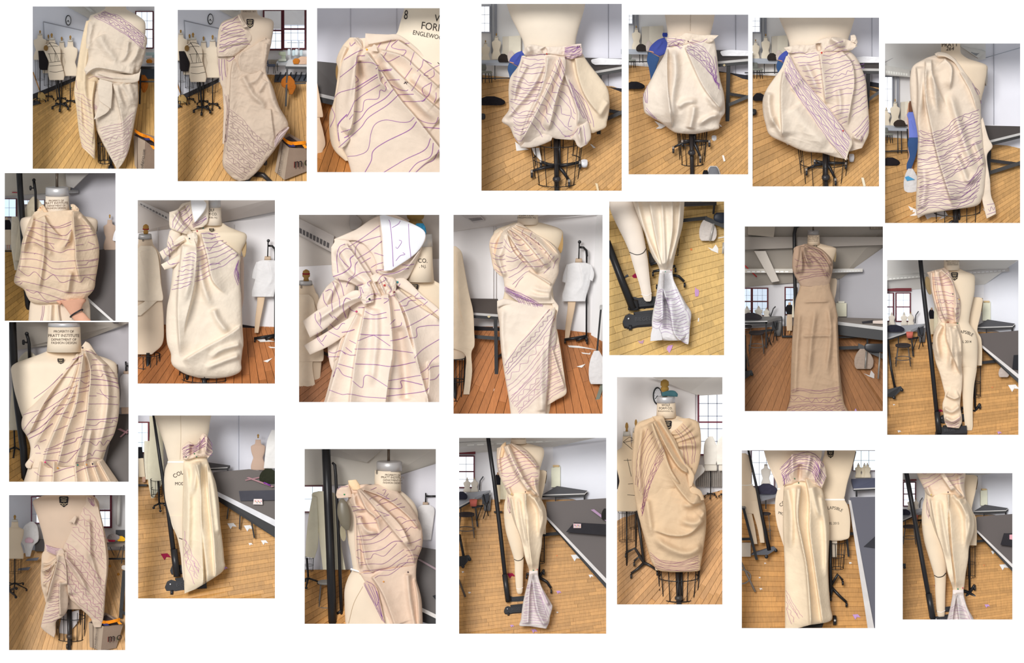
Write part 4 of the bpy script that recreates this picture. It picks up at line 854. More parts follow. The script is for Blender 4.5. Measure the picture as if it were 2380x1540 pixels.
o=R.lathe('tape_roll',822,[(1152,22),(1176,24),(1200,20)],.85,mat('plastic',(224,224,228)),None,e=.4);R.tag(o,'clear tape roll beside a caster','tape')
S=R.thing('shoe','grey shoe toe at the bottom edge','shoe',820,1505,.42)
R.loft('upper',[(1430,790,840),(1455,775,858),(1530,762,880)],.46,mat('cloth',(120,122,128)),S,k=.6,top=.3,reg=False);R.loft('sole',[(1424,786,844),(1452,766,866),(1530,752,890)],.49,mat('plain',(214,212,210)),S,k=.5,top=.3,reg=False)
o=R.loft('dark_shoe',[(1462,728,760),(1485,718,768),(1530,712,772)],.46,mat('cloth',(30,28,30)),None,k=.6,top=.3,reg=False);R.tag(o,'black shoe toe beside the grey shoe','shoe')

# ---------------------------------------------------------------- picture 6
R6=R=Room((1739,31,2053,443),1174,'sixth picture of top row')
shell(R,(244,243,242))
plank_floor(R,[(10,530),(1170,600),(1170,1530),(10,1530)],(2300,200),(0,460),(700,2600),46,FLC,cuts=3,fy1=530,fd1=1.55,seed=6)
right_wall(R,850,600,650,1073)
studio_left(R,(20,20,100,160),0,396,300,160,[(152,178,396,38,'far cream dress form standing on the left table'),(64,226,405,36,'farthest left cream dress form on the left table')],[(205,190,345,360,'white cabinet beside the bending person')],[('black_heap','black jackets heaped on the left table',165,345,255,410,1.14,(52,46,44)),('pale_heap','pale cloth heap among the jackets',240,320,300,408,1.13,(206,190,176))],(85,478,72))
person_bent(R,'person in blue top and jeans bending over the left table',.8,250,390,1.0)
cloth_heap(R,'black_bag','black shiny bag lying on the floor',42,692,152,760,1.14,(34,32,36))
o=R.lathe('tape_roll',45,[(842,26),(856,28),(872,26)],1.02,mat('black',(40,40,40)),None,e=.5);R.tag(o,'black tape roll at the left border','tape')
side_table(R,'black work table with metal edge at the right',(985,478),(930,385),480,1045,830,.9,th=34,paper=[(374,1000,1030),(384,940,1170),(410,945,1170),(430,960,1165)],lw=34)
T=R.thing('dress_form','large cream dress form torso above the banded bubble skirt','dress form',670,1500,.45)
R.loft('torso',[(10,258,934),(80,284,914),(160,320,890),(240,350,868),(340,360,880),(600,330,940),(900,320,940)],.5,mat('form',(234,216,186)),T,k=.42)
main_base(R,T,668,1180,1530,1300,180,.5,cg=(655,1150,225,1480,185,(0,.45,1)),arms=((-.9,.5),(1,.0),(.5,1.3),(-.5,-.2)))
R.lathe('pole_collar',674,[(1400,26),(1414,36),(1436,36),(1450,26)],.43,mat('black',(50,48,50)),T)
G=R.thing('bubble_skirt','muslin bubble skirt crossed by a diagonal purple lined band','skirt',640,1280,.4)
mu=mat('cloth',(228,208,180));mu2=mat('cloth',(226,208,178))
R.loft('right_panel',[(345,330,890,330),(360,400,950,400),(400,500,995,500),(450,600,1025,600),(520,720,1035,720),(600,850,1046,850),(700,950,1052,960),(800,1050,1046,1050),(850,1130,1010,1130),(880,1200,990,1170)],.44,mu,G,k=.38,pw=.72,folds=[('s',.05,60,[(625,350),(640,480),(660,640),(680,800)],.03,.2),('s',.05,-60,[(800,320),(900,440),(920,620),(890,800),(860,1000)],.05,.2),('r',.03,30,[(480,400),(540,520),(620,700)],.2,.3),('r',.03,26,[(780,620),(800,780),(790,920)],.2,.3),('r',.03,24,[(1000,1080),(960,1090),(900,1060)],.2,.3)],wr=.012,wsc=90)
R.loft('left_panel',[(330,370,400,370),(290,470,420,470),(220,570,450,570),(160,660,480,660),(126,750,540,760),(128,860,600,860),(150,960,660,960),(190,1060,720,1060),(330,1130,790,1130),(480,1196,840,1200),(640,1215,860,1240),(760,1250,870,1270)],.4,mat('cloth',(230,212,184)),G,k=.4,pw=.72,folds=[('s',.06,80,[(310,500),(290,640),(290,850),(300,1080)],.05,.1),('r',.04,30,[(180,680),(180,820),(220,1000)],.1,.2),('r',.03,22,[(200,900),(260,1000),(330,1100)],.1,.3),('r',.03,60,[(380,800),(520,1000),(700,1160)],.1,.2)],wr=.014,wsc=90)
R.loft('diagonal_band',[(322,420,350,345),(310,520,440,510),(380,670,560,660),(520,860,700,820),(650,1050,820,990),(760,1180,905,1115),(850,1280,870,1215)],.3,mu2,G,k=.34,pw=.6,folds=[('s',.018,30,[(470,560),(420,610),(370,665)],.05,.05)],wr=.004)
R.loft('waist_ruffle',[(310,298,350,345),(420,275,420,350),(560,270,570,345),(640,220,640,345),(760,205,770,330),(880,235,850,330),(950,280,900,320)],.32,mu,G,k=.55,wr=.05,wsc=60,seed=5,folds=[('r',.06,30,[(720,212),(800,270),(800,320)]),('r',-.05,18,[(610,260),(620,340)])])
R.loft('waist_knot',[(890,190,890,250),(930,190,930,260),(952,250,930,290)],.3,mu,G,k=.6,wr=.04,wsc=20)
dp=mat('ink',(118,78,150))
R.ink(R.hatch([(350,360),(450,540),(560,680),(720,860),(905,1120)],[(310,520),(430,720),(560,900),(700,1100),(860,1275)],11,wob=5,zig=(2,7),amp=12,per=110,seed=1),G,dp,w=4)
R.ink(R.hatch([(370,345),(480,345),(610,335)],[(470,500),(560,490),(650,475)],5,wob=10,seed=2)+R.hatch([(490,550),(570,545),(650,525)],[(560,680),(600,680),(640,690)],5,wob=10,seed=3)+R.hatch([(660,300),(740,270),(830,240)],[(640,430),(750,440),(900,400)],5,wob=12,seed=9)+R.hatch([(660,490),(780,470),(930,400)],[(670,740),(760,710),(915,690)],8,wob=10,zig=(2,),amp=12,seed=4)+R.hatch([(700,825),(790,800),(890,795)],[(800,965),(840,945),(860,935)],5,wob=5,seed=5)+R.hatch([(920,440),(960,440),(1010,430)],[(900,900),(960,860),(1040,800)],9,wob=10,seed=6)+R.hatch([(900,1040),(970,980),(1050,890)],[(980,1120),(1010,1060),(1046,990)],5,wob=5,seed=7),G,dp,w=3.6)
pin(R,G,638,342,(200,40,40),8);pin(R,G,824,1020,(200,40,40),7)
scrap(R,'pale paper strip on floor at bottom right',[(982,1426),(1004,1428),(1022,1500),(1000,1502)],(230,222,200))
scrap(R,'small white scrap at left under the skirt',[(325,1128),(352,1130),(346,1146)])
o=R.lathe('tape_roll',898,[(1228,22),(1256,24),(1284,20)],.6,mat('plastic',(224,224,228)),None,e=.4);R.tag(o,'clear tape roll beside a caster','tape')

# ---------------------------------------------------------------- picture 7
R7=R=Room((2047,91,2380,528),1174,'seventh picture of top row')
shell(R,(232,230,230))
plank_floor(R,[(10,800),(1170,880),(1170,1530),(10,1530)],(2400,450),(0,740),(600,2600),42,FLC,cuts=3,fy1=800,fd1=1.55,seed=7)
surface(R,'ceiling',[(10,10,.9),(860,10,.9),(860,160,1.3),(240,310,1.5),(10,300,1.5)],(226,226,224),'white ceiling with pipes','ceiling')
right_wall(R,640,880,960,925,col=(230,230,238))
o=R.tube('wire_trunking',[(830,160,1.42),(1170,62,1.3)],3,mat('plain',(170,176,186)));R.tag(o,'thin grey cable running along the upper wall','cable')
lamp(R,'long grey ceiling light at the upper right',[(655,60),(660,30),(862,105),(800,155)],.95,1.05,under=(120,124,130))
lamp(R,'white ceiling light at the upper left',[(20,210),(240,252),(240,310),(20,290)],1.25,1.3)
o=R.tube('ceiling_pipe',[(10,200,1.3),(320,36,1.0)],5,mat('plain',(180,180,182)));R.tag(o,'thin pipe crossing the white ceiling','pipe')
studio_left(R,(20,310,92,600),0,710,240,280,[(118,490,715,40,'cream dress form standing on the left table'),(46,560,720,32,'cream dress form cut by the left border')],[(165,506,262,690,'white cabinet behind the person')],[('black_heap','black jackets heaped on the left table',105,660,215,716,1.14,(58,50,46)),('pale_heap','pale cloth heap on the table',195,610,245,700,1.13,(214,196,180))],(62,770,66))
P=R.loft('person',[(520,226,262),(560,222,270),(600,216,300),(700,222,305),(800,228,305),(900,222,300),(950,228,285),(1040,214,262),(1100,214,250)],.98,mat('plain',(206,160,130)),None,k=.4,reg=False)
R.tag(P,'person in lilac-blue hoodie and jeans standing at the left table','person')
R.loft('hair',[(506,236,256),(540,230,262),(596,228,262)],.94,mat('cloth',(112,78,60)),P,k=.5,reg=False)
R.loft('hoodie',[(590,232,262),(620,216,286),(660,226,304),(740,230,308),(806,232,308)],.95,mat('cloth',(112,128,206)),P,k=.42,folds=[('r',.01,8,[(240,660),(270,760)])],reg=False)
R.loft('jeans',[(800,232,308),(850,222,308),(900,226,300),(960,236,288),(1020,214,266),(1068,212,248)],.955,mat('cloth',(58,86,132)),P,k=.42,reg=False)
cloth_heap(R,'black_bag','black shiny bag lying on the floor',10,968,156,1036,1.2,(38,34,38))
cloth_heap(R,'plastic_bag','white and blue plastic bags on floor behind the drape',188,1060,310,1256,.9,(214,212,212),wr=.05,seed=4)
o=R.slab('blue_wrapper',[(198,1130,.84),(225,1120,.84),(280,1150,.83),(215,1160,.84)],.01,mat('plastic',(60,150,200)));R.tag(o,'bright blue wrapper on the plastic bags','wrapper')
side_table(R,'black work table with metal edge at the right',(895,828),(830,706),760,890,1170,.95,th=32,paper=[(704,880,960),(716,842,1040),(744,846,1088),(772,900,1080)],lw=34)
T=R.thing('dress_form','large cream dress form with handwritten neck behind the drape','dress form',610,1500,.45)
R.loft('torso',[(10,490,650),(80,494,652),(120,480,662),(160,400,720),(185,330,800),(215,300,868),(260,290,876),(350,300,862),(480,330,828),(560,340,818),(700,320,830),(1000,310,850),(1300,330,830)],.5,mat('form',(228,204,164)),T,k=.42)
R.text('PRATT',566,60,46,mat('ink',(48,46,48)),T,rot=-.04);R.text('264',566,92,44,mat('ink',(48,46,48)),T,rot=-.02,shear=.2)
R.disc('arm_plate',866,300,10,80,.46,.06,mat('plain',(128,122,116)),T)
main_base(R,T,610,1390,1540,1490,120,.5,pole=22,cg=(618,1320,200,1540,190,(0,.4)),arms=((-.5,.3),))
G=R.thing('draped_dress','one-shoulder muslin drape covered below with flowing purple lines','dress',560,1470,.4)
mu=mat('cloth',(228,208,178))
R.loft('train_panel',[(800,700,836,640),(810,820,880,800),(820,900,916,880),(830,1000,870,960),(830,1150,895,1150),(830,1300,905,1280),(850,1400,935,1360),(868,1470,946,1430)],.4,mu,G,k=.3,wr=.01)
R.loft('main_drape',[(380,150,520,108),(270,215,620,170),(242,300,720,300),(240,420,780,400),(252,540,818,520),(285,680,822,640),(304,800,836,780),(302,900,846,900),(298,1050,862,1020),(294,1200,858,1150),(288,1330,836,1290),(290,1420,760,1372),(305,1466,430,1400)],.42,mu,G,k=.42,pw=.68,folds=[('s',.07,80,[(375,160),(370,300),(375,500),(420,740),(480,1000),(560,1260),(600,1380)],.03,.1),('s',.06,60,[(300,220),(310,420),(305,700),(300,1000)],.03,.2),('s',.06,-50,[(410,165),(425,300),(470,420),(540,560)],.03,.4),('s',.055,-60,[(520,160),(580,230),(578,330),(560,430)],.03,.3),('r',.045,26,[(360,230),(340,420),(330,650)],.1,.4),('r',.04,24,[(430,280),(450,460),(480,640)],.1,.4),('r',.045,34,[(560,420),(640,700),(720,950),(800,1100)],.15,.3),('s',.03,40,[(640,250),(740,430),(800,620)],.1,.3),('r',.03,24,[(600,900),(680,1080),(720,1160),(800,1100)],.2,.2),('r',.03,22,[(760,820),(810,940),(850,1050)],.2,.2),('r',.025,30,[(330,1400),(360,1200),(340,1000)],.1,.3)],wr=.012,wsc=100)
R.loft('shoulder_roll',[(440,120,470,150),(480,104,530,150),(560,125,600,190),(640,200,650,270),(720,320,700,380)],.32,mu,G,k=.6,folds=[('r',.02,12,[(460,130),(560,160),(680,320)])])
dp=mat('ink',(112,74,132))
R.ink(R.hatch([(306,740),(420,768),(560,715),(600,665),(816,565)],[(304,840),(420,850),(560,800),(650,740),(820,660)],5,wob=7,zig=(1,),amp=10,per=70,seed=1)+R.hatch([(306,840),(460,840),(600,790),(700,720),(826,660)],[(305,985),(460,960),(640,880),(720,830),(836,770)],5,wob=14,seed=2)+R.hatch([(304,985),(470,960),(640,900),(760,860),(844,800)],[(302,1200),(460,1180),(560,1130),(700,1060),(850,960)],9,wob=12,seed=3,drop=.4)+R.hatch([(300,1200),(460,1180),(600,1160),(720,1160),(856,1000)],[(300,1430),(400,1380),(560,1390),(700,1350),(800,1280)],12,wob=12,seed=4),G,dp,w=3.8)
R.ink([[(750,360),(770,400),(800,455)],[(775,395),(800,420),(812,450)],[(820,500),(824,526)],[(870,1356),(930,1346)],[(880,1390),(896,1410),(905,1370),(925,1400),(932,1375)],[(872,1436),(942,1412)]],G,dp,w=3.8)
scrap(R,'star-shaped white paper scrap at lower left',[(225,1365),(300,1400),(296,1446),(238,1446),(256,1420)])
scrap(R,'thin white curl below the train',[(834,1384),(866,1410),(858,1418)])
scrap(R,'white plastic sheet hanging below the drape hem',[(360,1440),(460,1400),(530,1410),(550,1440),(460,1510),(400,1510)],(206,204,206),d=.56,name='plastic_sheet',cat='plastic sheet')
# ================================================================ picture 8: cowl drape
def neck(R,T,cx,y0,y1,r,d,cap=None,col=(232,214,184),e=.1,rod_top=None,lean=0,capcol=(196,194,194)):
 R.lathe('neck',cx,[(y0,r*.97),((y0+y1)/2,r),(y1,r*1.06)],d,mat('form',col),T,e=e,reg=True,n=40)
 if cap: R.lathe('neck_cap',cx-2,[(cap,r*.9),(cap+6,r*.96),(y0,r*.98)],d,mat('metal',capcol),T,e=e,n=40)
 if rod_top is not None: R.tube('hanging_rod',[(cx-3,rod_top,d+.02),(cx-3,(cap or y0)+6,d+.02)],14 if r > 100 else 6,mat('metal',(90,78,66)),T,n=10)
def property_text(R,T,cx,ys,sizes,rot=0,col=(92,74,62)):
 for tx,y,sz in zip(('PROPERTY OF','PRATT INSTITUTE','DEPARTMENT OF','FASHION DESIGN'),ys,sizes):
  R.text(tx,cx,y,sz,mat('ink',col),T,rot=rot,sx=.95)
def far_mannequin(R,label,cx,ytop,ybot,hw,d,col=(186,158,128),gr=None):
 return bform(R,label,cx,ytop,ybot,hw,d,None,col=col,gr=gr,cap=False)
def garment_on_stand(R,label,secs,d,col,extra=None,wr=.02,name='muslin_garment',cat='garment',folds=(),k=.45):
 o=R.loft(name,secs,d,mat('cloth',col),None,k=k,wr=wr,wsc=60,folds=folds,reg=False);R.tag(o,label,cat);return o

R8=R=Room((1,392,278,755),1175,'first picture of second row')
shell(R,(226,224,222))
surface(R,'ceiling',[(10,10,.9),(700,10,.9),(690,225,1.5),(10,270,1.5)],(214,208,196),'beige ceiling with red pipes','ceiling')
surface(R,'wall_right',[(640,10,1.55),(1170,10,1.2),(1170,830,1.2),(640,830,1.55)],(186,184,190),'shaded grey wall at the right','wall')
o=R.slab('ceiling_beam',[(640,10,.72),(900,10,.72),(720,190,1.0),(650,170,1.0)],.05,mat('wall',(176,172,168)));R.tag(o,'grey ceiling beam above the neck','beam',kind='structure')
lamp(R,'short grey ceiling light right of the neck',[(668,212),(770,212),(770,238),(668,245)],1.3,1.35,col=(150,148,150),under=(176,176,180))
for i,(pp,l) in enumerate((([(82,20,1.1),(106,188,1.35)],'red sprinkler pipe running down the ceiling'),([(92,145,1.28),(230,146,1.28)],'red sprinkler pipe across the ceiling'),([(115,233,1.4),(190,236,1.4)],'short red pipe low on the ceiling'))):
 o=R.tube('sprinkler_pipe',pp,4.5,mat('plain',(190,60,74)));R.tag(o,l,'pipe')
window(R,'pale blue factory window at the left',20,300,150,470,1.5,2,2,frame=(110,56,62),sky=(205,226,244),fw=8)
window(R,'narrow bright window strip behind the stand',190,310,430,350,1.5,3,1,frame=(150,120,122),sky=(214,226,238),fw=6)
plank_floor(R,[(10,800),(420,800),(420,1502),(10,1502)],(1500,300),(-100,700),(200,2300),30,(206,158,84),cuts=2,fy1=800,fd1=1.5,seed=8)
far_mannequin(R,'tan dress form beside the far wall',1078,450,800,62,1.05)
garment_on_stand(R,'white sleeve edge at the right border',[(600,1136,1170),(640,1118,1170),(700,1106,1170),(712,1120,1170)],.98,(226,226,230),name='white_garment')
F_=R.thing('clothed_form','far dress form in black top and cream skirt at left','dress form',70,830,1.2)
R.loft('form_neck',[(478,50,72),(510,52,74)],1.2,mat('form',(214,190,150)),F_,k=.6,reg=False)
R.loft('black_top',[(505,34,90),(540,28,104),(600,40,104)],1.19,mat('cloth',(32,30,34)),F_,k=.4,reg=False);R.loft('cream_skirt',[(598,42,103),(680,44,106),(750,50,104)],1.19,mat('cloth',(226,206,168)),F_,k=.4,reg=False)
for x in (66,86): R.loft('leg',[(745,x-6,x+8),(792,x-4,x+6)],1.2,mat('form',(190,140,96)),F_,k=.6,reg=False)
R.rect('stand_foot',30,805,110,818,1.18,.06,black(),F_)
garment_on_stand(R,'cream jacket on the form behind the black post',[(275,318,342),(320,280,390),(380,250,420),(480,200,440),(640,170,440),(800,150,430),(905,140,420)],1.0,(228,212,172),folds=[('r',.02,20,[(300,400),(280,600),(250,850)])],name='cream_jacket',cat='jacket')
garment_on_stand(R,'long sheer cream garment hanging at far left',[(470,110,168),(560,108,200),(700,104,210),(820,112,200),(1000,140,165)],1.1,(232,220,190),name='hanging_garment')
rod(R,'rack_post','thick black rack post left of the neck','post',[(184,10,.72),(196,230,.72),(218,520,.72),(250,1100,.74),(290,1502,.76)],31,black(),n=16)
S=R.thing('stand_post','thin black stand post with knob behind the shoulder','post',346,440,.85)
R.tube('upright',[(330,120,.85),(336,165,.85),(346,230,.85),(350,440,.85)],[14,15,13,13],black(),S);R.ball('top_cap',330,112,18,.85,black(),S);R.tube('knob',[(330,190,.84),(300,190,.83)],[7,6],black(),S);R.lathe('knob_head',297,[(168,8),(176,12),(200,12),(212,8)],.83,black(),S)
TT=table(R,'dark cutting table with white edge at the right',[(840,1250,.78),(1120,1503,.64),(1165,1503,.63),(1165,775,1.25),(960,800,1.3)],.03,[],colt=(74,66,64))
R.slab('edge_strip',[(850,1258,.76),(1122,1502,.64),(1092,1503,.63),(830,1275,.76)],.015,mat('plain',(226,224,222)),TT)
o=R.slab('tape_cross',[(1076,950,1.0),(1090,944,1.0),(1165,1000,.95),(1160,1012,.95)],.004,mat('paper',(150,110,140)));R.tag(o,'pink tape strip stuck on the dark table','tape')
T=R.thing('dress_form','large cream dress form with metal neck cap under the cowl','dress form',580,1497,.5)
R.loft('torso',[(440,440,690),(462,330,800),(480,230,900),(505,200,952),(560,196,956),(700,230,930),(900,300,880),(1100,320,850),(1250,310,860),(1350,288,882),(1502,276,888)],.5,mat('form',(228,206,172)),T,k=.38)
R.disc('arm_plate',946,560,10,58,.5,.04,mat('plain',(70,60,54)),T)
neck(R,T,560,265,450,118,.46,cap=182,rod_top=20)
property_text(R,T,550,(322,348,372,396),(25,31,24,25),rot=-.02,col=(120,94,76))
G=R.thing('cowl_drape','muslin cowl-neck drape with wavy horizontal purple lines','drape',560,1345,.4)
mu=mat('cloth',(218,190,146))
R.loft('cowl',[(325,440,760,400),(280,520,860,500),(250,600,905,560),(212,720,945,640),(195,850,972,760),(165,980,972,860),(138,1070,958,980),(142,1130,940,1080),(230,1190,925,1180),(262,1260,870,1250),(310,1318,790,1305),(430,1345,600,1335)],.42,mu,G,k=.42,pw=.7,bot=.1,folds=[('s',.06,70,[(715,410),(725,560),(740,780),(745,900),(800,1150)],.03,.2),('s',.05,-70,[(430,460),(470,540),(560,640),(640,700)],.03,.5),('r',.04,26,[(320,450),(300,560),(250,700),(220,860)],.1,.3),('r',.035,24,[(430,470),(430,650),(425,850),(370,1250)],.1,.2),('s',.05,60,[(265,560),(230,750),(200,940),(190,1080)],.1,.2),('r',.045,34,[(720,440),(690,620),(640,740),(540,830)],.1,.4),('r',.04,28,[(700,1000),(680,1100),(660,1240)],.2,.2),('r',.03,26,[(780,450),(860,540),(940,680)],.1,.4),('r',.03,30,[(300,700),(420,760),(540,900)],.2,.4)],wr=.014,wsc=90)
R.loft('neck_roll',[(330,430,350,480),(400,400,440,450),(440,432,470,490),(560,462,570,520),(660,432,680,490),(716,400,740,440)],.34,mu,G,k=.4,folds=[('r',.015,12,[(440,450),(570,490),(700,430)])])
R.loft('shoulder_gather',[(362,405,420,350),(370,430,440,380),(420,450,470,430)],.36,mat('cloth',(228,190,130)),G,k=.5,wr=.05,wsc=18)
R.loft('shoulder_gather',[(690,350,700,400),(730,352,740,420),(776,395,770,430)],.36,mu,G,k=.5,wr=.05,wsc=18)
R.loft('hanging_tail',[(430,1330,600,1320),(425,1400,590,1400),(400,1502,610,1502)],.4,mat('cloth',(234,212,176)),G,k=.3,folds=[('r',.03,24,[(500,1330),(490,1502)],.1,.02),('s',.03,30,[(560,1330),(580,1502)],.1,.02)])
dp=mat('ink',(122,82,122))
L=[[(330,500),(450,540),(560,570),(700,520)],(5.5,[(400,570),(540,582),(620,575),(698,545)]),[(270,580),(400,590),(530,640),(640,655),(700,600)],[(265,605),(330,620),(410,660),(520,680),(680,705)],[(250,650),(380,705),(530,742)],[(210,738),(330,725),(420,770),(560,820),(610,822),(660,800),(735,792)],[(205,820),(350,835),(430,860),(520,915),(740,905)],[(195,888),(320,890),(430,920),(530,985),(735,975)],[(180,960),(300,970),(430,995),(550,1050),(740,1055),(945,1040)],[(175,990),(270,1055),(340,1015),(430,1095),(520,1045),(600,1120),(700,1095),(790,1118),(840,1065),(935,1105)],[(205,1105),(320,1130),(520,1180),(650,1218),(800,1220),(920,1195)],[(250,1190),(360,1210),(500,1250),(640,1295),(790,1300)],[(250,1190),(320,1225),(370,1215),(460,1300),(600,1290)],[(290,1265),(400,1295),(480,1320)],[(735,665),(800,635),(900,620)],(6,[(735,690),(860,660),(940,648)]),[(740,755),(820,745)],[(740,812),(860,800),(970,775)],[(745,910),(880,900),(968,884)],[(750,950),(840,945),(870,915),(965,895)],[(745,980),(860,970),(955,955)],[(730,570),(800,560),(880,565)],[(640,770),(660,735),(690,722)],[(740,610),(830,590),(900,595)],[(480,730),(530,790)],[(860,720),(930,750)],[(140,1060),(190,1075)],[(145,1120),(200,1110)],[(190,1140),(215,1120)],[(330,840),(350,832)],[(405,992),(432,997)]]
R.ink(L,G,dp,w=5)
R.ink([[(415,1350),(410,1430),(395,1502)],[(432,1350),(425,1430),(410,1502)]],G,dp,w=5)
pin(R,G,392,384,(220,120,50),6);pin(R,G,700,384,(60,110,80),6)
# the arm reaching up under the cowl
A=R.loft('person',[(585,1300,838,1282),(620,1345,832,1310),(655,1390,812,1345),(690,1440,800,1395),(718,1482,836,1432),(735,1502,870,1470),(742,1504,900,1503)],.3,mat('plain',(222,168,140)),None,k=.5,reg=False)
R.tag(A,'bare forearm and hand reaching up under the cowl hem','person')
for i,(x0,y0,x1,y1,x2,y2,rr) in enumerate(((600,1318,566,1296,545,1290,17),(660,1310,640,1278,632,1256,20),(720,1300,704,1268,700,1246,21),(780,1296,770,1266,768,1244,20),(822,1292,828,1270,832,1250,16))):
 R.tube('finger',[(x0,y0+12,.3),(x1,max(y1,1300),.31),(x2,max(y2,1292),.35)],[rr*1.1,rr,rr*.75],mat('plain',(222,168,140)),A,n=10)
o=R.tube('hair_tie',[(750+60*math.cos(a)+10*math.sin(a),1424-34*math.cos(a)-16*math.sin(a),.3-.062*math.sin(a)) for a in np.linspace(0,2*math.pi,32)],8,mat('black',(30,28,34)),None);R.tag(o,'black hair tie around the wrist','hair tie')

# ================================================================ picture 9: knotted shift dress
def white_top_form(R,label,cx,cy,s,d,ground):
 """legged form in a short white muslin top hung from a black stand"""
 T=R.thing('leg_form',label,'dress form',cx,ground,d)
 R.tube('stand_pole',[(cx+60*s,cy-60*s,d+.04),(cx+58*s,ground,d+.04)],7*s,black(),T);R.tube('stand_hook',[(cx+62*s,cy-50*s,d+.03),(cx+58*s,cy-95*s,d+.02),(cx+36*s,cy-118*s,d),(cx+8*s,cy-120*s,d)],9*s,black(),T);R.tube('hook_stem',[(cx+4*s,cy-158*s,d),(cx,cy-30*s,d)],5*s,black(),T);R.ball('hook_cap',cx+6*s,cy-160*s,13*s,d,black(),T)
 R.lathe('neck',cx,[(cy-34*s,24*s),(cy-4*s,28*s)],d,mat('form',(196,168,128)),T)
 R.loft('leg',[(cy+240*s,cx-86*s,cx-16*s),(cy+330*s,cx-84*s,cx-28*s),(cy+470*s,cx-100*s,cx-56*s),(cy+580*s,cx-106*s,cx-74*s)],d+.01,mat('form',(222,190,140)),T,k=.6,reg=False)
 G=R.thing('muslin_blouse',label.replace('far form in ','').replace(' on black stand',' hung on far black stand'),'top',cx,cy+290*s,d)
 wm=mat('cloth',(226,224,224))
 R.loft('top_body',[(cy-4*s,cx-44*s,cx+52*s),(cy+14*s,cx-86*s,cx+90*s),(cy+60*s,cx-92*s,cx+98*s),(cy+160*s,cx-104*s,cx+84*s),(cy+240*s,cx-126*s,cx+60*s),(cy+290*s,cx-128*s,cx+50*s)],d-.02,wm,G,k=.4,wr=.02,wsc=50*s,folds=[('s',.02,30*s,[(cx+10*s,cy),(cx+30*s,cy+150*s),(cx-40*s,cy+250*s)])],reg=False)
 R.loft('sleeve',[(cx-92*s,cy+10*s,cx-60*s,cy+6*s),(cx-118*s,cy+80*s,cx-76*s,cy+80*s),(cx-128*s,cy+140*s,cx-96*s,cy+152*s)],d-.01,wm,G,k=.5,wr=.01,reg=False)
 R.loft('sleeve',[(cx+70*s,cy+6*s,cx+96*s,cy+14*s),(cx+84*s,cy+70*s,cx+118*s,cy+80*s),(cx+70*s,cy+120*s,cx+104*s,cy+138*s)],d-.04,wm,G,k=.5,wr=.01,reg=False)
 for a,b in ((-110,40),(60,80),(-20,60)): R.tube('stand_foot',[(cx+55*s,ground-10*s,d),(cx+a*s,ground+b*s*.35,d-.05)],[14*s,10*s],black(),T)
 for a,b in ((-104,36),(62,40)): R.tube('caster',[(cx+a*s-6,ground+b*s*.5+12*s,d-.04),(cx+a*s+6,ground+b*s*.5+12*s,d-.04)],15*s,black(),T)
 return T

R9=R=Room((310,455,649,901),1171,'second picture of second row')
shell(R,(238,235,235))
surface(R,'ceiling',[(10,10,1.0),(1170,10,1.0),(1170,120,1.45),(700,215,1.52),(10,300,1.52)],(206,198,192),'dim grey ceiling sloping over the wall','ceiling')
surface(R,'wall_right',[(10,285,1.54),(720,215,1.54),(1170,165,1.45),(1170,1080,1.45),(10,1020,1.54)],(238,235,236),'white panelled wall behind the dress','wall')
for x,l in ((196,'left seam of the white wall panels'),(806,'right seam of the white wall panels')):
 o=R.rect('trim_1',x,230,x+4,1030,1.44,.01,mat('plain',(196,192,192)));R.tag(o,l,'trim',kind='structure')
lamp(R,'long louvred ceiling light at upper left',[(30,30),(300,150),(292,208),(30,60)],.9,1.1,col=(196,190,186),under=(120,116,116))
plank_floor(R,[(10,1030),(1170,1050),(1170,1530),(10,1530)],(860,500),(-900,1505),(2100,1505),44,(184,116,66),cuts=2,fy1=1030,fd1=1.5,seed=9)
o=R.slab('baseboard_right',[(860,1030,1.46),(985,1050,1.44),(985,1085,1.42),(860,1066,1.44)],.02,mat('plain',(50,44,46)));R.tag(o,'black baseboard behind the stand','baseboard',kind='structure')
white_top_form(R,'far form in white short-sleeved piece on black stand',1078,520,1.0,1.2,1130)
o=R.loft('tan_mannequin',[(480,860,884),(560,858,888),(680,860,886),(850,862,882),(1080,800,830)],1.2,mat('form',(226,200,176)),None,k=.5,reg=False);R.tag(o,'sliver of tan form showing behind the dress','dress form')
T=R.thing('dress_form','cream dress form with gilt finial and draped cloth at left','dress form',120,1500,.85)
R.lathe('finial',100,[(228,8),(240,22),(268,25),(280,14),(288,22),(304,16)],.85,mat('plain',(170,128,66)),T,n=20);R.lathe('finial_band',100,[(262,25.5),(270,25.5)],.85,mat('plain',(150,44,50)),T)
R.lathe('neck_cap',94,[(306,50),(344,56)],.85,mat('metal',(190,188,186)),T)
R.loft('torso',[(344,40,150),(392,36,160),(430,10,190),(480,-10,215),(600,0,220),(800,0,230),(1000,-10,244),(1180,0,236),(1272,20,150)],.85,mat('form',(224,200,162)),T,k=.4)
R.text('8',78,366,34,mat('ink',(60,54,52)),T)
cage(R,T,110,1270,105,1450,100,.86,n=11,e=.2,w=3.4);R.tube('pole',[(118,1260,.84),(118,1530,.82)],17,black(),T)
garment_on_stand(R,'cream muslin vest drape pinned on the left form',[(400,58,150),(440,20,185),(520,10,205),(700,5,222),(830,10,238),(845,90,190),(900,10,130),(960,5,60)],.72,(234,216,184),folds=[('s',.02,40,[(60,440),(120,700),(140,850)])],k=.25)
T=R.thing('dress_form','large cream dress form with lettered neck behind knotted dress','dress form',570,1500,.5)
R.loft('torso',[(215,560,716),(245,520,760),(275,420,830),(305,350,902),(360,330,906),(470,330,862),(700,340,840),(1000,330,850),(1380,380,800)],.5,mat('form',(232,212,172)),T,k=.38)
neck(R,T,640,90,232,66,.47,cap=20,capcol=(200,198,196))
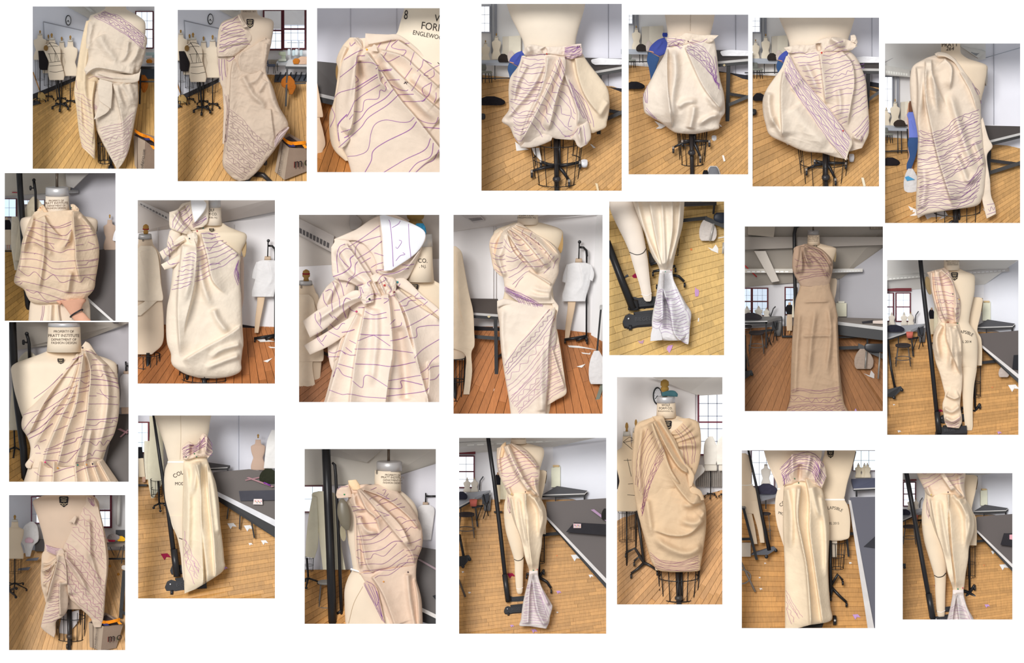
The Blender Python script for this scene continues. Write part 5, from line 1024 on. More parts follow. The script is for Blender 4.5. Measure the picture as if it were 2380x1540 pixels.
R.text('WOLF',612,124,30,mat('ink',(48,44,44)),T,sx=.9);R.text('FORM CO.',610,156,30,mat('ink',(48,44,44)),T,sx=.9);R.text('ENGLEWOOD, N.J.',600,180,18,mat('ink',(60,54,52)),T)
R.disc('arm_plate',888,400,18,92,.5,.05,mat('plain',(176,150,112)),T)
crest(R,T,628,275,40,30)
main_base(R,T,566,1440,1540,1520,100,.5,pole=22,cg=(575,1400,205,1560,200,(0,.35)),arms=((-.5,.3),))
R.tube('pole_sleeve',[(432,1400,.55),(432,1480,.55)],14,black(),T)
G=R.thing('draped_dress','sleeveless muslin shift dress with purple-lined knotted shoulder','dress',570,1465,.4)
mu=mat('cloth',(234,217,188))
R.loft('dress_body',[(400,300,580,262),(350,380,700,350),(330,480,850,468),(318,580,852,560),(305,700,852,680),(290,800,866,800),(270,900,870,900),(262,1050,876,1050),(270,1180,884,1180),(300,1265,876,1240),(303,1330,866,1330),(330,1375,862,1405),(420,1430,780,1448),(520,1460,660,1466)],.44,mu,G,k=.4,pw=.7,folds=[('s',.06,-80,[(470,300),(505,420),(500,600),(480,760),(420,1000),(400,1150)],.03,.3),('s',.06,60,[(400,380),(380,560),(360,800),(360,1000),(380,1300)],.03,.15),('s',.06,80,[(545,290),(600,500),(640,680),(760,800)],.03,.3),('r',.05,36,[(470,400),(450,650),(390,900)],.1,.3),('r',.04,30,[(520,400),(540,620),(580,780),(640,920)],.1,.3),('s',.045,60,[(870,1040),(760,1120),(560,1230),(390,1330)],.05,.1),('r',.04,28,[(640,900),(680,1000),(780,1120)],.1,.3),('r',.035,24,[(870,1190),(700,1240),(600,1320)],.1,.3),('r',.03,22,[(860,1280),(740,1320),(560,1390)],.1,.3),('r',.03,22,[(700,340),(780,420),(850,470)],.05,.1)],wr=.012,wsc=110)
R.loft('stand_collar',[(350,120,480,25),(400,60,590,20),(440,150,604,60),(470,230,600,200),(490,260,560,250)],.36,mu,G,k=.3,folds=[('s',.03,40,[(480,30),(480,180),(500,250)],.05,.2)],wr=.008)
R.loft('collar_back',[(330,120,430,60),(340,200,500,180),(420,280,530,270)],.42,mu,G,k=.2)
R.loft('collar_flap',[(460,36,540,18),(470,120,585,60),(490,200,570,120),(494,212,510,200)],.26,mat('paper',(240,239,240)),G,k=.2)
R.loft('knot_loop',[(288,130,360,110),(288,230,380,180),(310,270,440,250),(420,310,480,300)],.34,mu,G,k=.5,folds=[('r',.03,18,[(320,140),(380,220),(460,300)])],wr=.012,wsc=40)
R.loft('knot_loop',[(290,280,380,230),(270,400,380,340),(300,560,360,500),(320,590,350,560)],.4,mu,G,k=.5,wr=.01)
R.loft('knot_tail',[(440,330,440,370),(380,320,400,372),(300,390,320,440),(208,450,240,512)],.3,mu,G,k=.5,folds=[('r',.02,12,[(420,345),(320,400),(230,470)])])
R.loft('knot_tail',[(400,440,400,480),(330,490,340,560),(222,550,250,594)],.33,mu,G,k=.45)
R.loft('knot',[(430,310,500,290),(440,350,520,340),(470,400,510,400)],.26,mu,G,k=.6,wr=.03,wsc=20)
dp=mat('ink',(128,90,152))
R.ink(R.hatch([(380,300),(440,230),(480,180)],[(310,250),(320,180),(370,120)],4,wob=8,seed=1)+R.hatch([(370,135),(420,110),(450,70)],[(400,240),(450,200),(475,170)],4,wob=5,seed=2)+R.hatch([(480,260),(540,215),(596,180)],[(470,230),(530,200),(590,160)],3,wob=6,seed=3)+R.hatch([(540,290),(620,300),(680,300)],[(610,600),(720,560),(850,470)],8,wob=8,seed=4)+[[(600,300),(660,320),(620,350)],[(590,410),(610,440),(640,400),(680,370)],[(600,560),(640,540),(700,545)]]+R.hatch([(420,460),(470,455),(500,475)],[(305,750),(380,735),(470,705)],9,wob=8,zig=(4,),amp=10,seed=5)+R.hatch([(510,410),(550,400),(570,390)],[(490,690),(560,665),(620,630)],8,wob=5,seed=6)+R.hatch([(290,320),(310,350),(320,400)],[(270,400),(290,440),(300,490)],3,wob=6,seed=7)+R.hatch([(240,430),(260,470),(300,490)],[(330,390),(350,400),(380,380)],3,wob=5,seed=8)+R.hatch([(852,515),(840,560),(848,640)],[(830,560),(812,620),(845,720)],6,wob=6,seed=9)+[[(270,520),(290,550),(330,545)],[(310,545),(350,540),(370,530)]],G,dp,w=4)
pin(R,G,560,258,(30,130,130),6);pin(R,G,450,342,(40,50,60),6);pin(R,G,512,282,(190,40,60),6)
scrap(R,'triangular white scrap at right',[(1042,1326),(1118,1300),(1076,1336)]);scrap(R,'crumpled white scraps beneath the black stand',[(980,1146),(1060,1150),(1136,1168),(1020,1172)]);scrap(R,'thin white curl near the right border',[(1082,1208),(1140,1214),(1138,1222),(1100,1220)])
scrap(R,'small white scrap under the hem',[(384,1432),(412,1460),(396,1466)])

# ================================================================ picture 10: close-up of the knot
R10=R=Room((685,489,1031,944),1171,'third picture of second row')
shell(R,(236,233,232))
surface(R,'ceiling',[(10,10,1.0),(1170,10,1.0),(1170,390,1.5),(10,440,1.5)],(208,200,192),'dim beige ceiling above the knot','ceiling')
surface(R,'wall_right',[(10,400,1.52),(1170,380,1.45),(1170,1400,1.45),(10,1400,1.52)],(236,233,234),'white wall below the ceiling line','wall')
for i in range(3):
 o=R.tube('ceiling_conduit',[(10,190-i*50,1.3),(640,40-i*50,1.05)],4,mat('plain',(176,170,164)));R.tag(o,('lowest','middle','highest')[i]+' thin conduit on the ceiling','pipe')
lamp(R,'long louvred ceiling light at upper left',[(10,50),(310,200),(292,330),(10,180)],.95,1.1,col=(190,182,176),under=(96,92,92))
o=R.loft('ceiling_box',[(20,440,470),(90,430,530),(150,440,500)],1.0,mat('wall',(176,170,166)),None,k=.5,reg=False);R.tag(o,'boxy grey ceiling fixture behind the collar','fixture')
plank_floor(R,[(10,1060),(420,1060),(420,1530),(10,1530)],(1500,300),(0,1000),(100,1900),16,(170,116,80),cuts=1,fy1=1060,fd1=1.4,seed=10)
o=R.slab('table_rail',[(190,1090,1.1),(320,1150,1.0),(320,1176,1.0),(190,1112,1.1)],.03,mat('black',(64,58,60)));R.tag(o,'upper dark table rail at left','rail')
o=R.slab('table_rail',[(190,1205,1.1),(320,1262,1.0),(320,1290,1.0),(190,1234,1.1)],.03,mat('black',(56,50,50)));R.tag(o,'lower dark table rail at left','rail')
T=R.thing('dress_form','cream dress form with gilt finial and muslin vest at left','dress form',90,1500,.9)
R.lathe('finial',90,[(464,8),(476,26),(516,30),(530,18),(552,22)],.9,mat('plain',(160,124,70)),T,n=20);R.lathe('finial_band',90,[(490,29),(502,30.5)],.9,mat('plain',(140,40,48)),T)
R.lathe('neck_cap',86,[(552,50),(584,56)],.9,mat('metal',(186,184,182)),T)
R.loft('torso',[(580,28,145),(640,20,165),(690,-20,190),(900,-20,215),(1200,-20,210),(1500,-20,180)],.9,mat('form',(220,196,156)),T,k=.4);R.text('8',52,612,34,mat('ink',(60,54,52)),T)
garment_on_stand(R,'cream muslin vest hung on the left form',[(660,20,110),(710,-10,150),(900,-20,200),(1170,-20,226),(1200,-20,140),(1530,-20,190)],.78,(230,208,170),folds=[('s',.03,30,[(150,720),(160,1000),(150,1180)])],k=.2)
T=R.thing('dress_form','large cream dress form with gilt finial and blue cloth scrap','dress form',980,1500,.55)
R.loft('torso',[(540,860,1080),(590,700,1160),(650,560,1190),(800,500,1200),(1100,480,1200),(1530,460,1200)],.56,mat('form',(234,212,172)),T,k=.3)
R.lathe('neck',990,[(280,92),(420,96),(560,106)],.52,mat('form',(234,214,178)),T,e=.05,n=36,reg=True);R.lathe('neck_cap',990,[(186,90),(282,94)],.52,mat('metal',(206,202,196)),T,e=.05,n=36)
R.lathe('finial',950,[(16,60),(36,70),(60,64),(76,46),(96,60),(120,50),(150,40)],.52,mat('plain',(150,122,72)),T,n=26)
o=R.loft('blue_cloth',[(100,960,1010),(130,940,1028),(160,980,1034),(186,1005,1034)],.42,mat('cloth',(60,140,180)),None,k=.5,wr=.05,wsc=20,reg=False);R.tag(o,'blue cloth scrap tied round the finial base','cloth')
R.text('CO.',1006,410,48,mat('ink',(44,40,40)),T,sx=.9);R.text(', N.J.',1006,448,32,mat('ink',(60,52,50)),T,sx=.9)
crest(R,T,938,610,70,62)
G=R.thing('draped_dress','knotted muslin shoulder with stand-up collar, seen close','dress',650,1500,.4)
mu=mat('cloth',(236,216,190));wt=mat('paper',(240,240,243))
R.loft('back_loop',[(330,530,480,520),(250,600,480,590),(190,700,460,690),(176,780,440,780),(230,860,420,850),(262,950,430,950),(260,1100,430,1090),(280,1220,420,1200),(310,1290,400,1280)],.5,mu,G,k=.4,pw=.8,folds=[('r',.03,26,[(330,560),(260,700),(230,800)]),('s',.04,40,[(480,800),(380,980),(310,1200)],.05,.1)],wr=.01)
R.loft('skirt_fall',[(440,740,800,600),(430,800,900,680),(400,900,1000,760),(340,1060,1180,900),(300,1240,1200,1100),(260,1400,1200,1300),(220,1540,1200,1540)],.48,mu,G,k=.3,pw=.65,folds=[('s',.075,-90,[(730,640),(750,800),(770,1100),(740,1300),(710,1540)],.03,.02),('s',.07,70,[(560,750),(530,900),(480,1150),(430,1540)],.03,.02),('s',.06,60,[(500,800),(400,1000),(330,1240),(240,1540)],.03,.02),('s',.06,-70,[(770,620),(850,820),(900,1000),(990,1280),(1060,1540)],.03,.02),('s',.07,70,[(770,620),(880,820),(950,1100),(1000,1320)],.05,.3),('r',.04,26,[(820,600),(960,700),(1160,860)],.05,.1),('r',-.05,40,[(820,900),(860,1200),(880,1500)],.1,.05),('r',.04,34,[(640,760),(640,1000),(600,1400)],.1,.2),('s',.04,50,[(1050,1180),(1060,1300),(1040,1540)],.1,.05)],wr=.006,wsc=120)
R.loft('neck_fold',[(760,560,820,500),(850,620,900,560),(960,690,1000,660),(1080,790,1120,760),(1180,880,1200,850)],.38,mu,G,k=.5)
R.loft('collar',[(290,300,340,215),(420,240,480,150),(520,250,620,60),(600,330,760,30),(640,420,900,90),(640,480,1030,190),(680,520,1000,300),(720,560,900,520),(760,590,830,570)][::1],.42,mu,G,k=.22,pw=.6,folds=[('s',.04,60,[(670,40),(690,250),(700,470)],.03,.1),('r',.03,24,[(430,280),(520,420),(600,560)],.1,.3),('s',.05,-40,[(650,480),(760,500),(880,450),(1000,290)],.05,.1)],wr=.008)
R.loft('collar_back',[(310,225,480,150),(330,340,660,300),(420,460,700,460),(560,570,720,560)],.48,mu,G,k=.15)
R.loft('collar_flap',[(668,40,700,30),(690,200,940,110),(695,320,1030,190),(700,420,960,330),(702,474,760,470)],.27,wt,G,k=.12,pw=.6)
R.loft('shoulder_loop',[(286,290,330,220),(290,420,440,250),(310,530,560,420),(420,560,620,520),(540,620,660,600)],.38,mu,G,k=.3,pw=.7,folds=[('s',.05,-50,[(400,260),(500,400),(620,580)],.05,.1),('r',.03,22,[(320,300),(420,480),(580,600)],.1,.2)],wr=.012,wsc=60)
R.loft('knot_tail',[(560,640,580,720),(460,630,500,720),(330,710,380,800),(200,770,240,930),(62,870,120,1000)],.3,mu,G,k=.4,folds=[('r',.03,22,[(540,670),(380,730),(150,880)],.05,.2)],wr=.008)
R.loft('knot_tail',[(500,800,520,850),(400,860,420,960),(240,960,280,1060),(72,1060,120,1135)],.36,mu,G,k=.35,wr=.006)
R.loft('knot',[(500,600,590,560),(510,680,620,640),(540,740,620,720)],.27,mu,G,k=.6,wr=.05,wsc=26)
R.loft('gathers',[(560,540,640,490),(600,620,780,530),(650,680,800,600),(720,760,780,680)],.34,mu,G,k=.4,folds=[('r',.03,9,[(620,560),(700,720)]),('r',.03,9,[(660,540),(740,730)]),('r',.03,9,[(700,530),(770,640)]),('r',-.03,9,[(640,560),(720,700)])],wr=.02,wsc=24)
L=[[(425,285),(520,225),(668,118)],[(478,350),(480,290),(530,245),(675,200)],[(490,378),(580,325),(685,240)],[(520,415),(597,370)],[(600,448),(640,425),(695,408)],[(625,332),(697,355)],(6,[(738,72),(750,100),(765,250),(775,440)]),[(895,105),(900,240),(915,375)],[(795,285),(805,300),(835,260),(840,240),(820,232)],[(795,395),(830,355),(868,345),(850,330)],[(765,135),(815,105),(830,80)],[(395,262),(350,290),(330,370),(340,490)],[(455,310),(400,300),(350,350),(380,400),(425,445)],(7,[(300,520),(380,490),(440,440),(435,380),(465,352)]),[(420,540),(470,500),(475,430),(495,400)],[(405,600),(430,550),(520,490),(600,480)],[(650,490),(640,470),(700,465)],[(650,560),(690,510),(790,490),(860,460),(900,458)],[(845,428),(900,430),(940,420)],[(340,530),(370,600),(385,670)],[(298,560),(345,680),(355,760)],[(240,635),(280,620),(300,650),(290,720),(298,795)],[(222,650),(230,710),(260,755)],[(160,810),(165,860),(215,930)],[(200,900),(205,840),(195,800)],[(178,960),(180,1010),(228,1065)],[(180,985),(210,1030),(240,990),(250,980)],[(270,810),(300,845)],[(305,830),(340,862)],(6,[(440,700),(400,690),(380,760),(405,845)]),[(425,750),(440,780),(490,800)],[(275,890),(330,935),(370,890),(395,888)],[(265,950),(355,995)],(7,[(370,958),(420,950),(470,935)]),[(430,1020),(480,1045)],[(265,1110),(310,1120),(360,1100),(400,1130)],[(360,1100),(430,1135),(480,1135)],[(400,1075),(450,1115)],[(260,1150),(350,1148)],[(340,1205),(460,1238)],[(300,1310),(335,1235),(380,1290),(450,1315)],[(270,1410),(370,1445),(430,1442),(560,1465),(720,1475)],[(500,765),(550,760)],[(550,790),(620,820),(720,800)],[(540,848),(640,852),(725,840)],(6.5,[(512,972),(600,978),(745,980)]),[(495,1025),(600,985),(640,990),(750,1065)],[(470,1088),(700,1090),(930,1118)],(6,[(475,1205),(640,1212),(770,1225),(950,1190)]),[(455,1340),(530,1392),(545,1310),(590,1300),(730,1385)],(6.5,[(735,1400),(840,1395),(835,1340),(900,1345),(1005,1370)]),(6,[(720,1460),(1000,1425),(1055,1395)]),[(740,1338),(870,1315),(990,1295)],[(755,925),(830,905),(840,880)],[(750,895),(790,855)],(6,[(752,1025),(830,1010),(888,988)]),[(875,920),(980,865),(1062,815)],[(840,800),(920,770),(1000,738)],[(830,750),(880,745),(900,710),(955,705)],[(820,725),(860,700),(920,670)],[(800,620),(830,575)],[(945,690),(1000,690),(1025,700)],[(940,680),(972,650)],[(985,672),(1030,705)],[(1005,750),(1045,715)],[(1070,820),(1125,780)],[(895,1005),(960,990),(960,925),(1040,905),(1140,902)],[(940,1160),(1010,1090),(1140,1010)],[(985,1280),(1040,1240),(1080,1180),(1140,1135)],[(1000,1330),(1050,1320)],[(1050,1255),(1080,1230),(1140,1220)],[(1055,1335),(1110,1320),(1140,1280)],[(590,595),(570,570),(600,550)],[(660,575),(720,540),(700,520)],[(700,690),(740,700),(700,730)],[(780,785),(830,780)],[(730,580),(760,620),(745,650)],[(560,690),(600,660),(650,655)],[(560,720),(620,700),(680,690)],[(510,600),(520,660),(500,690)],[(520,600),(540,650)],[(490,590),(540,580)],[(740,680),(790,660)]]
R.ink(L,G,mat('ink',(128,86,150)),w=5)
for x,y,c in ((808,563,(30,130,140)),(707,588,(190,50,50)),(588,697,(40,70,50)),(486,794,(200,70,110)),(783,642,(120,50,60))): pin(R,G,x,y,c,9)
# ================================================================ picture 11: diagonal-lined sheath
R11=R=Room((1044,489,1410,971),1169,'fourth picture of second row')
shell(R,(236,233,232))
surface(R,'ceiling',[(10,10,1.0),(860,10,1.0),(1130,20,1.3),(680,70,1.5),(10,160,1.5)],(222,218,216),'pale ceiling strip above the wall','ceiling')
surface(R,'wall_left',[(10,150,1.52),(640,70,1.54),(1110,20,1.45),(1110,960,1.45),(640,910,1.54),(10,880,1.52)],(236,233,233),'white panelled wall behind the sheath','wall')
surface(R,'wall_right',[(1095,15,1.4),(1170,15,1.3),(1170,1010,1.3),(1050,985,1.4)],(232,230,230),'white pillar at the right border','wall')
for x,l in ((326,'left seam of the white wall panels'),(345,'second seam near the work table')):
 o=R.rect('trim_1',x,115,x+4,880,1.46,.01,mat('plain',(206,202,202)));R.tag(o,l,'trim',kind='structure')
lamp(R,'short louvred ceiling light at the upper left',[(70,20),(215,20),(268,75),(180,92)],.95,1.05,col=(196,190,188),under=(130,126,126))
plank_floor(R,[(10,860),(600,860),(1170,920),(1170,1530),(10,1530)],(700,250),(-1100,1505),(2300,1505),52,(186,118,66),cuts=2,fy1=860,fd1=1.5,seed=11)
for pp,l in (([(10,848,1.48),(420,870,1.46),(420,905,1.44),(10,885,1.46)],'black baseboard below the left wall'),([(800,900,1.46),(1110,975,1.4),(1110,1015,1.38),(800,935,1.44)],'black baseboard behind the leg form')):
 o=R.slab('baseboard_left',pp,.02,mat('plain',(46,42,44)));R.tag(o,l,'baseboard',kind='structure')
white_top_form(R,'far form in draped white blouse on black stand',962,390,.98,1.2,945)
TT=table(R,'black work table with metal edge behind the sheath',[(140,755,.95),(362,770,.95),(362,655,1.25),(150,652,1.25)],.03,[(345,790,352,1338,.93,26)],colt=(74,66,62),edges=[(0,1)],ew=18,apron=22,rails=[(180,935,1.05,380,950,1.0,26),(352,1090,.93,400,1062,.98,22)])
R.flat('maker_plate',[(282,787),(295,777),(308,787),(295,797)],.9,.006,mat('plain',(206,190,150)),TT)
TT=table(R,'edge of another table at the right border',[(1116,715,.8),(1170,720,.78),(1170,698,.9),(1120,700,.9)],.03,[(1126,735,1092,1110,.8,14)],colt=(180,178,176))
T=R.thing('dress_form','cream dress form with sheer cloth at the left border','dress form',40,1480,.7)
R.loft('torso',[(270,-60,40),(340,-60,90),(600,-60,120),(800,-60,130),(1000,-60,135),(1110,-60,110)],.75,mat('form',(222,196,156)),T,k=.3)
cage(R,T,40,1090,82,1400,72,.74,n=10,e=.2,w=3.6);R.tube('pole',[(42,1250,.74),(46,1530,.7)],14,black(),T)
garment_on_stand(R,'long cream drape on the left border form',[(265,-60,50),(310,-60,92),(420,-60,112),(600,-60,145),(750,-60,178),(900,-60,186),(1000,-60,188),(1060,110,165),(1200,120,170),(1365,105,150)],.66,(228,204,162),folds=[('s',.03,40,[(60,300),(80,700),(160,980)])],k=.25)
C=R.thing('folding_chair','green metal chair edge draped with white plastic, bottom right','chair',1100,1500,.7)
R.slab('leg',[(1120,1300,.7),(1150,1290,.7),(1075,1530,.6),(1045,1530,.6)],.02,mat('plain',(120,124,112)),C)
R.loft('seat',[(1190,1126,1175),(1240,1112,1175),(1300,1122,1175)],.72,mat('plain',(126,130,118)),C,k=.4,reg=False)
cloth_heap(R,'plastic_bag','white plastic bag hanging on the chair',1036,1040,1165,1288,.62,(214,210,208),wr=.05,seed=3)
T=R.thing('dress_form','large cream dress form wearing the one-shoulder sheath','dress form',600,1500,.5)
R.loft('torso',[(90,480,680),(112,420,760),(135,360,820),(165,330,846),(230,330,836),(330,360,800),(480,410,765),(600,410,770),(800,380,790),(1200,420,780),(1540,480,740)],.5,mat('form',(230,210,172)),T,k=.4)
neck(R,T,584,20,100,76,.48,cap=None);R.text('FORM CO.',574,40,24,mat('ink',(60,54,50)),T);R.text('ENGLEWOOD, N.J.',574,58,17,mat('ink',(70,62,58)),T)
R.disc('arm_plate',826,232,20,84,.46,.05,mat('plain',(176,142,92)),T)
G=R.thing('draped_dress','one-shoulder muslin sheath with pleated bodice and diagonal purple lines','dress',620,1500,.4)
mu=mat('cloth',(234,213,182));mu2=mat('cloth',(230,212,186))
R.loft('sleeve_cap',[(360,140,440,120),(312,200,430,200),(298,260,420,280),(312,350,420,380),(330,430,420,440),(372,480,420,500)],.48,mat('cloth',(236,208,166)),G,k=.5,folds=[('r',.025,20,[(400,140),(330,260),(340,420)]),('r',.02,18,[(420,160),(370,320),(380,470)])],wr=.012)
R.loft('back_wrap',[(720,930,800,880),(720,1050,825,1020),(716,1180,845,1150),(714,1300,862,1270),(716,1380,868,1360),(720,1450,790,1410)],.42,mat('cloth',(232,208,172)),G,k=.3,folds=[('s',.03,-30,[(740,950),(800,1150),(860,1330)],.05,.1)],wr=.012)
R.loft('skirt',[(360,680,800,690),(356,740,800,760),(372,840,795,850),(378,950,800,950),(388,1060,780,1060),(405,1180,760,1180),(425,1300,735,1320),(445,1420,722,1440),(460,1540,718,1540)],.42,mu2,G,k=.42,pw=.7,folds=[('s',.03,60,[(800,700),(700,800),(560,960),(420,1120)],.05,.2),('r',.03,30,[(690,1000),(680,1250),(690,1500)],.1,.05),('s',.03,-50,[(790,720),(740,960),(730,1250),(716,1500)],.05,.1),('r',.02,24,[(400,720),(390,900),(420,1200)],.1,.3)],wr=.014,wsc=90)
R.loft('bodice',[(420,125,520,86),(380,180,640,170),(350,280,760,240),(340,360,826,320),(370,430,815,400),(400,500,812,460),(410,560,790,520),(410,600,770,560)],.42,mu,G,k=.42,pw=.68,folds=[('s',.06,40,[(420,140),(470,220),(540,320),(640,440),(660,480)],.03,.15),('s',.055,40,[(440,130),(540,200),(640,310),(740,440)],.03,.15),('s',.05,40,[(470,115),(600,190),(700,270),(800,400)],.03,.15),('s',.05,36,[(490,100),(620,150),(740,230),(826,330)],.03,.15),('r',.03,24,[(410,160),(400,260),(350,380)],.1,.3),('s',.04,-40,[(420,145),(470,300),(590,430)],.05,.3),('r',.03,20,[(360,320),(380,420),(420,500)],.1,.2)],wr=.01,wsc=60)
R.loft('wrap_panel',[(590,436,600,452),(540,500,700,500),(480,575,765,548),(470,620,760,610),(500,660,770,650),(560,690,790,690)],.3,mu,G,k=.28,folds=[('s',.03,26,[(590,440),(700,510),(760,550)],.03,.05),('r',.03,22,[(760,640),(660,640),(560,610)],.1,.4),('r',.025,20,[(770,600),(680,590),(600,560)],.1,.4)],wr=.01)
R.loft('waist_band',[(408,560,410,600),(470,590,460,640),(560,625,540,690),(640,660,640,706),(700,690,690,722)],.29,mat('cloth',(214,190,184)),G,k=.4,folds=[('r',.02,14,[(410,580),(540,640),(690,705)])])
R.loft('hip_roll',[(770,650,760,680),(800,690,770,720),(812,715,800,750),(800,760,790,830)],.3,mu,G,k=.6,wr=.02)
R.loft('hip_fold',[(356,670,356,720),(420,655,420,700),(520,680,520,706),(640,700,640,716)],.3,mu2,G,k=.5,wr=.01)
dp=mat('ink',(128,92,142));lp=mat('ink',(160,128,158))
R.ink(R.hatch([(300,240),(340,240),(400,230)],[(340,430),(380,460),(430,450)],6,wob=10,seed=1)+R.hatch([(400,200),(440,280),(500,240)],[(440,510),(500,470),(590,400)],6,wob=12,seed=2)+R.hatch([(450,150),(480,180),(500,170)],[(560,420),(620,420),(700,400)],7,wob=8,seed=3)+R.hatch([(560,140),(540,170),(560,190)],[(700,470),(740,430),(760,420)],8,wob=8,seed=4)+R.hatch([(620,160),(600,200),(620,230)],[(770,430),(790,390),(810,350)],8,wob=8,seed=5)+[[(590,450),(560,465),(470,548)],[(550,490),(520,520),(490,570)]],G,dp,w=3.4)
R.ink(R.hatch([(410,575),(480,620),(520,690)],[(600,660),(640,690),(660,722)],9,wob=2,seed=6)+R.hatch([(415,565),(520,610),(640,670),(705,710)],[(420,600),(500,640),(600,680),(660,715)],5,wob=4,seed=6),G,dp,w=3.2)
R.ink(R.hatch([(755,720),(620,880),(500,1020),(402,1160)],[(790,800),(680,960),(560,1080),(408,1240)],4,wob=3,zig=(1,),amp=10,per=50,seed=7),G,dp,w=3.4)
R.ink(R.hatch([(790,850),(690,980),(580,1110),(412,1270)],[(800,980),(700,1110),(560,1290),(440,1390)],4,wob=4,zig=(0,),amp=16,per=90,seed=8)+R.hatch([(750,1090),(640,1200),(520,1330),(440,1410)],[(730,1330),(640,1400),(560,1470),(520,1520)],8,wob=6,zig=(2,5),amp=14,per=60,seed=9)+R.hatch([(740,1010),(780,1000),(815,985)],[(724,1410),(780,1370),(860,1330)],16,wob=6,seed=10),G,lp,w=3.2)
scrap(R,'white paper cone under the far table leg',[(305,1316),(330,1312),(344,1336),(318,1342)]);scrap(R,'white pointed scrap at right',[(945,1158),(1012,1138),(985,1166)]);scrap(R,'tangled white strips near the leg form',[(880,1000),(960,1004),(1040,1020),(1110,1036),(1000,1022),(890,1014)]);scrap(R,'curled white strip near right border',[(980,1052),(1040,1060),(1050,1048),(1046,1068),(990,1062)])

# ================================================================ picture 12: gathered trouser hem
def stand_base(R,T,x,y,s,d,text=True,tilt=0):
 """cast black H-shaped rolling stand base with two rounded bars"""
 bm=mat('black',(40,40,44))
 def bar(cx,cy,L,w,d0):
  q=[(cx,cy-.45*w),(cx+.1*L,cy-.62*w),(cx+.22*L,cy-.5*w),(cx+L,cy-.75*w),(cx+L*1.02,cy+.15*w),(cx+.3*L,cy+.42*w),(cx+.12*L,cy+.62*w),(cx-.02*L,cy+.5*w),(cx-.06*L,cy+.1*w)]
  return R.slab('base_bar',[(a,b,d0) for a,b in q],.05,bm,T,vec=(0,.6,-.8))
 bar(x+10*s,y-150*s,330*s,90*s,d+.12);bar(x-40*s,y+20*s,400*s,105*s,d)
 R.slab('cross_bar',[(x+40*s,y-60*s,d+.06),(x+300*s,y-90*s,d+.06),(x+300*s,y-60*s,d+.06),(x+60*s,y-28*s,d+.06)],.04,bm,T,vec=(0,.6,-.8))
 for a,b in ((-40,80),(0,84)): pass
 R.tube('caster',[(x-6*s,y+88*s,d),(x+22*s,y+88*s,d)],26*s,bm,T,n=12)
 R.ball('bolt',x-8*s,y+2*s,8*s,d-.03,mat('metal',(220,220,222)),T);R.ball('bolt',x+26*s,y-158*s,7*s,d+.09,mat('metal',(210,210,214)),T)
 if text: R.text('BIEGEL',x+130*s,y+22*s,52*s,mat('black',(72,72,76)),T,rot=-.06,d=d-.03);R.text('BIEGEL',x+130*s,y-140*s,38*s,mat('black',(70,70,74)),T,rot=-.06,d=d+.08)
R12=R=Room((1406,458,1693,835),1172,'fifth picture of second row')
plank_floor(R,[(10,10),(1170,10),(1170,1530),(10,1530)],(6000,-700),(0,-100),(900,4300),66,(216,178,108),cuts=3,fy1=0,fd1=1.5,seed=12,label='honey coloured strip floor seen from above')
TT=table(R,'black table frame corner at the upper right',[(730,75,1.2),(1060,60,1.2),(1060,44,1.25),(750,44,1.25)],.02,[(1040,60,1030,160,1.18,20)],colt=(52,48,48),rails=[(730,222,1.05,970,196,1.05,34),(950,200,1.04,1170,290,.98,44)])
S=R.thing('padded_stool','black padded stool with chrome legs under the table','stool',1100,540,1.0)
R.loft('seat',[(146,1060,1165),(170,1036,1170),(215,1036,1170),(246,1100,1170)],.98,mat('black',(30,40,58)),S,k=.5,reg=False)
for a,b in (((1034,250),(994,418)),((1126,430),(1118,536))): R.tube('leg',[(*a,1.0),(*b,.98)],9,mat('metal',(190,186,180)),S)
cloth_heap(R,'plastic_bag','clear plastic bag hanging from the table frame',895,200,1060,414,1.06,(206,196,186),wr=.04,seed=5,k=.2)
scrap(R,'curved white paper offcut at right',[(975,474),(1020,490),(1052,448),(1076,486),(1074,532),(1010,505)]);scrap(R,'small orange scrap on the floor',[(808,488),(828,486),(826,504),(812,504)],(240,140,80));scrap(R,'small white strip lying at right',[(884,1146),(896,1146),(892,1180),(880,1180)])
scrap(R,'upper lilac-inked fabric scrap',[(858,850),(870,872),(888,876),(894,900),(886,940),(858,942),(852,900)],(196,150,196),cat='fabric scrap',name='fabric_scrap');scrap(R,'lower lilac-inked fabric scrap at bottom',[(600,1408),(646,1400),(632,1440),(612,1480),(584,1440)],(206,160,206),cat='fabric scrap',name='fabric_scrap');scrap(R,'faint lilac scrap left of the hem',[(312,1360),(340,1368),(370,1352),(362,1388),(330,1386)],(190,150,170),cat='fabric scrap',name='fabric_scrap');scrap(R,'small dark red cloth behind the leg',[(255,748),(286,722),(300,730),(302,768),(270,764)],(150,30,70),cat='fabric scrap',name='fabric_scrap')
scrap(R,'pair of white sticks at right',[(1070,384),(1140,370),(1140,380),(1075,392)])
S=R.thing('rolling_stand','black rolling stand with embossed base beside the leg','stand',260,1240,.62)
R.tube('pole',[(20,420,.7),(160,790,.68),(270,1060,.66)],[34,36,40],mat('black',(30,30,32)),S,n=16);R.lathe('pole_socket',270,[(975,42),(1050,52),(1070,52)],.64,mat('black',(30,30,32)),S)
R.tube('lock_knob',[(180,768,.64),(208,748,.62)],[8,9],mat('black',(40,44,50)),S);R.tube('knob_head',[(200,752,.62),(222,742,.62)],12,mat('black',(60,66,76)),S)
stand_base(R,S,232,1150,1.0,.62)
D_=R.thing('caster_base','black castered star base behind the muslin','stand base',620,850,.8)
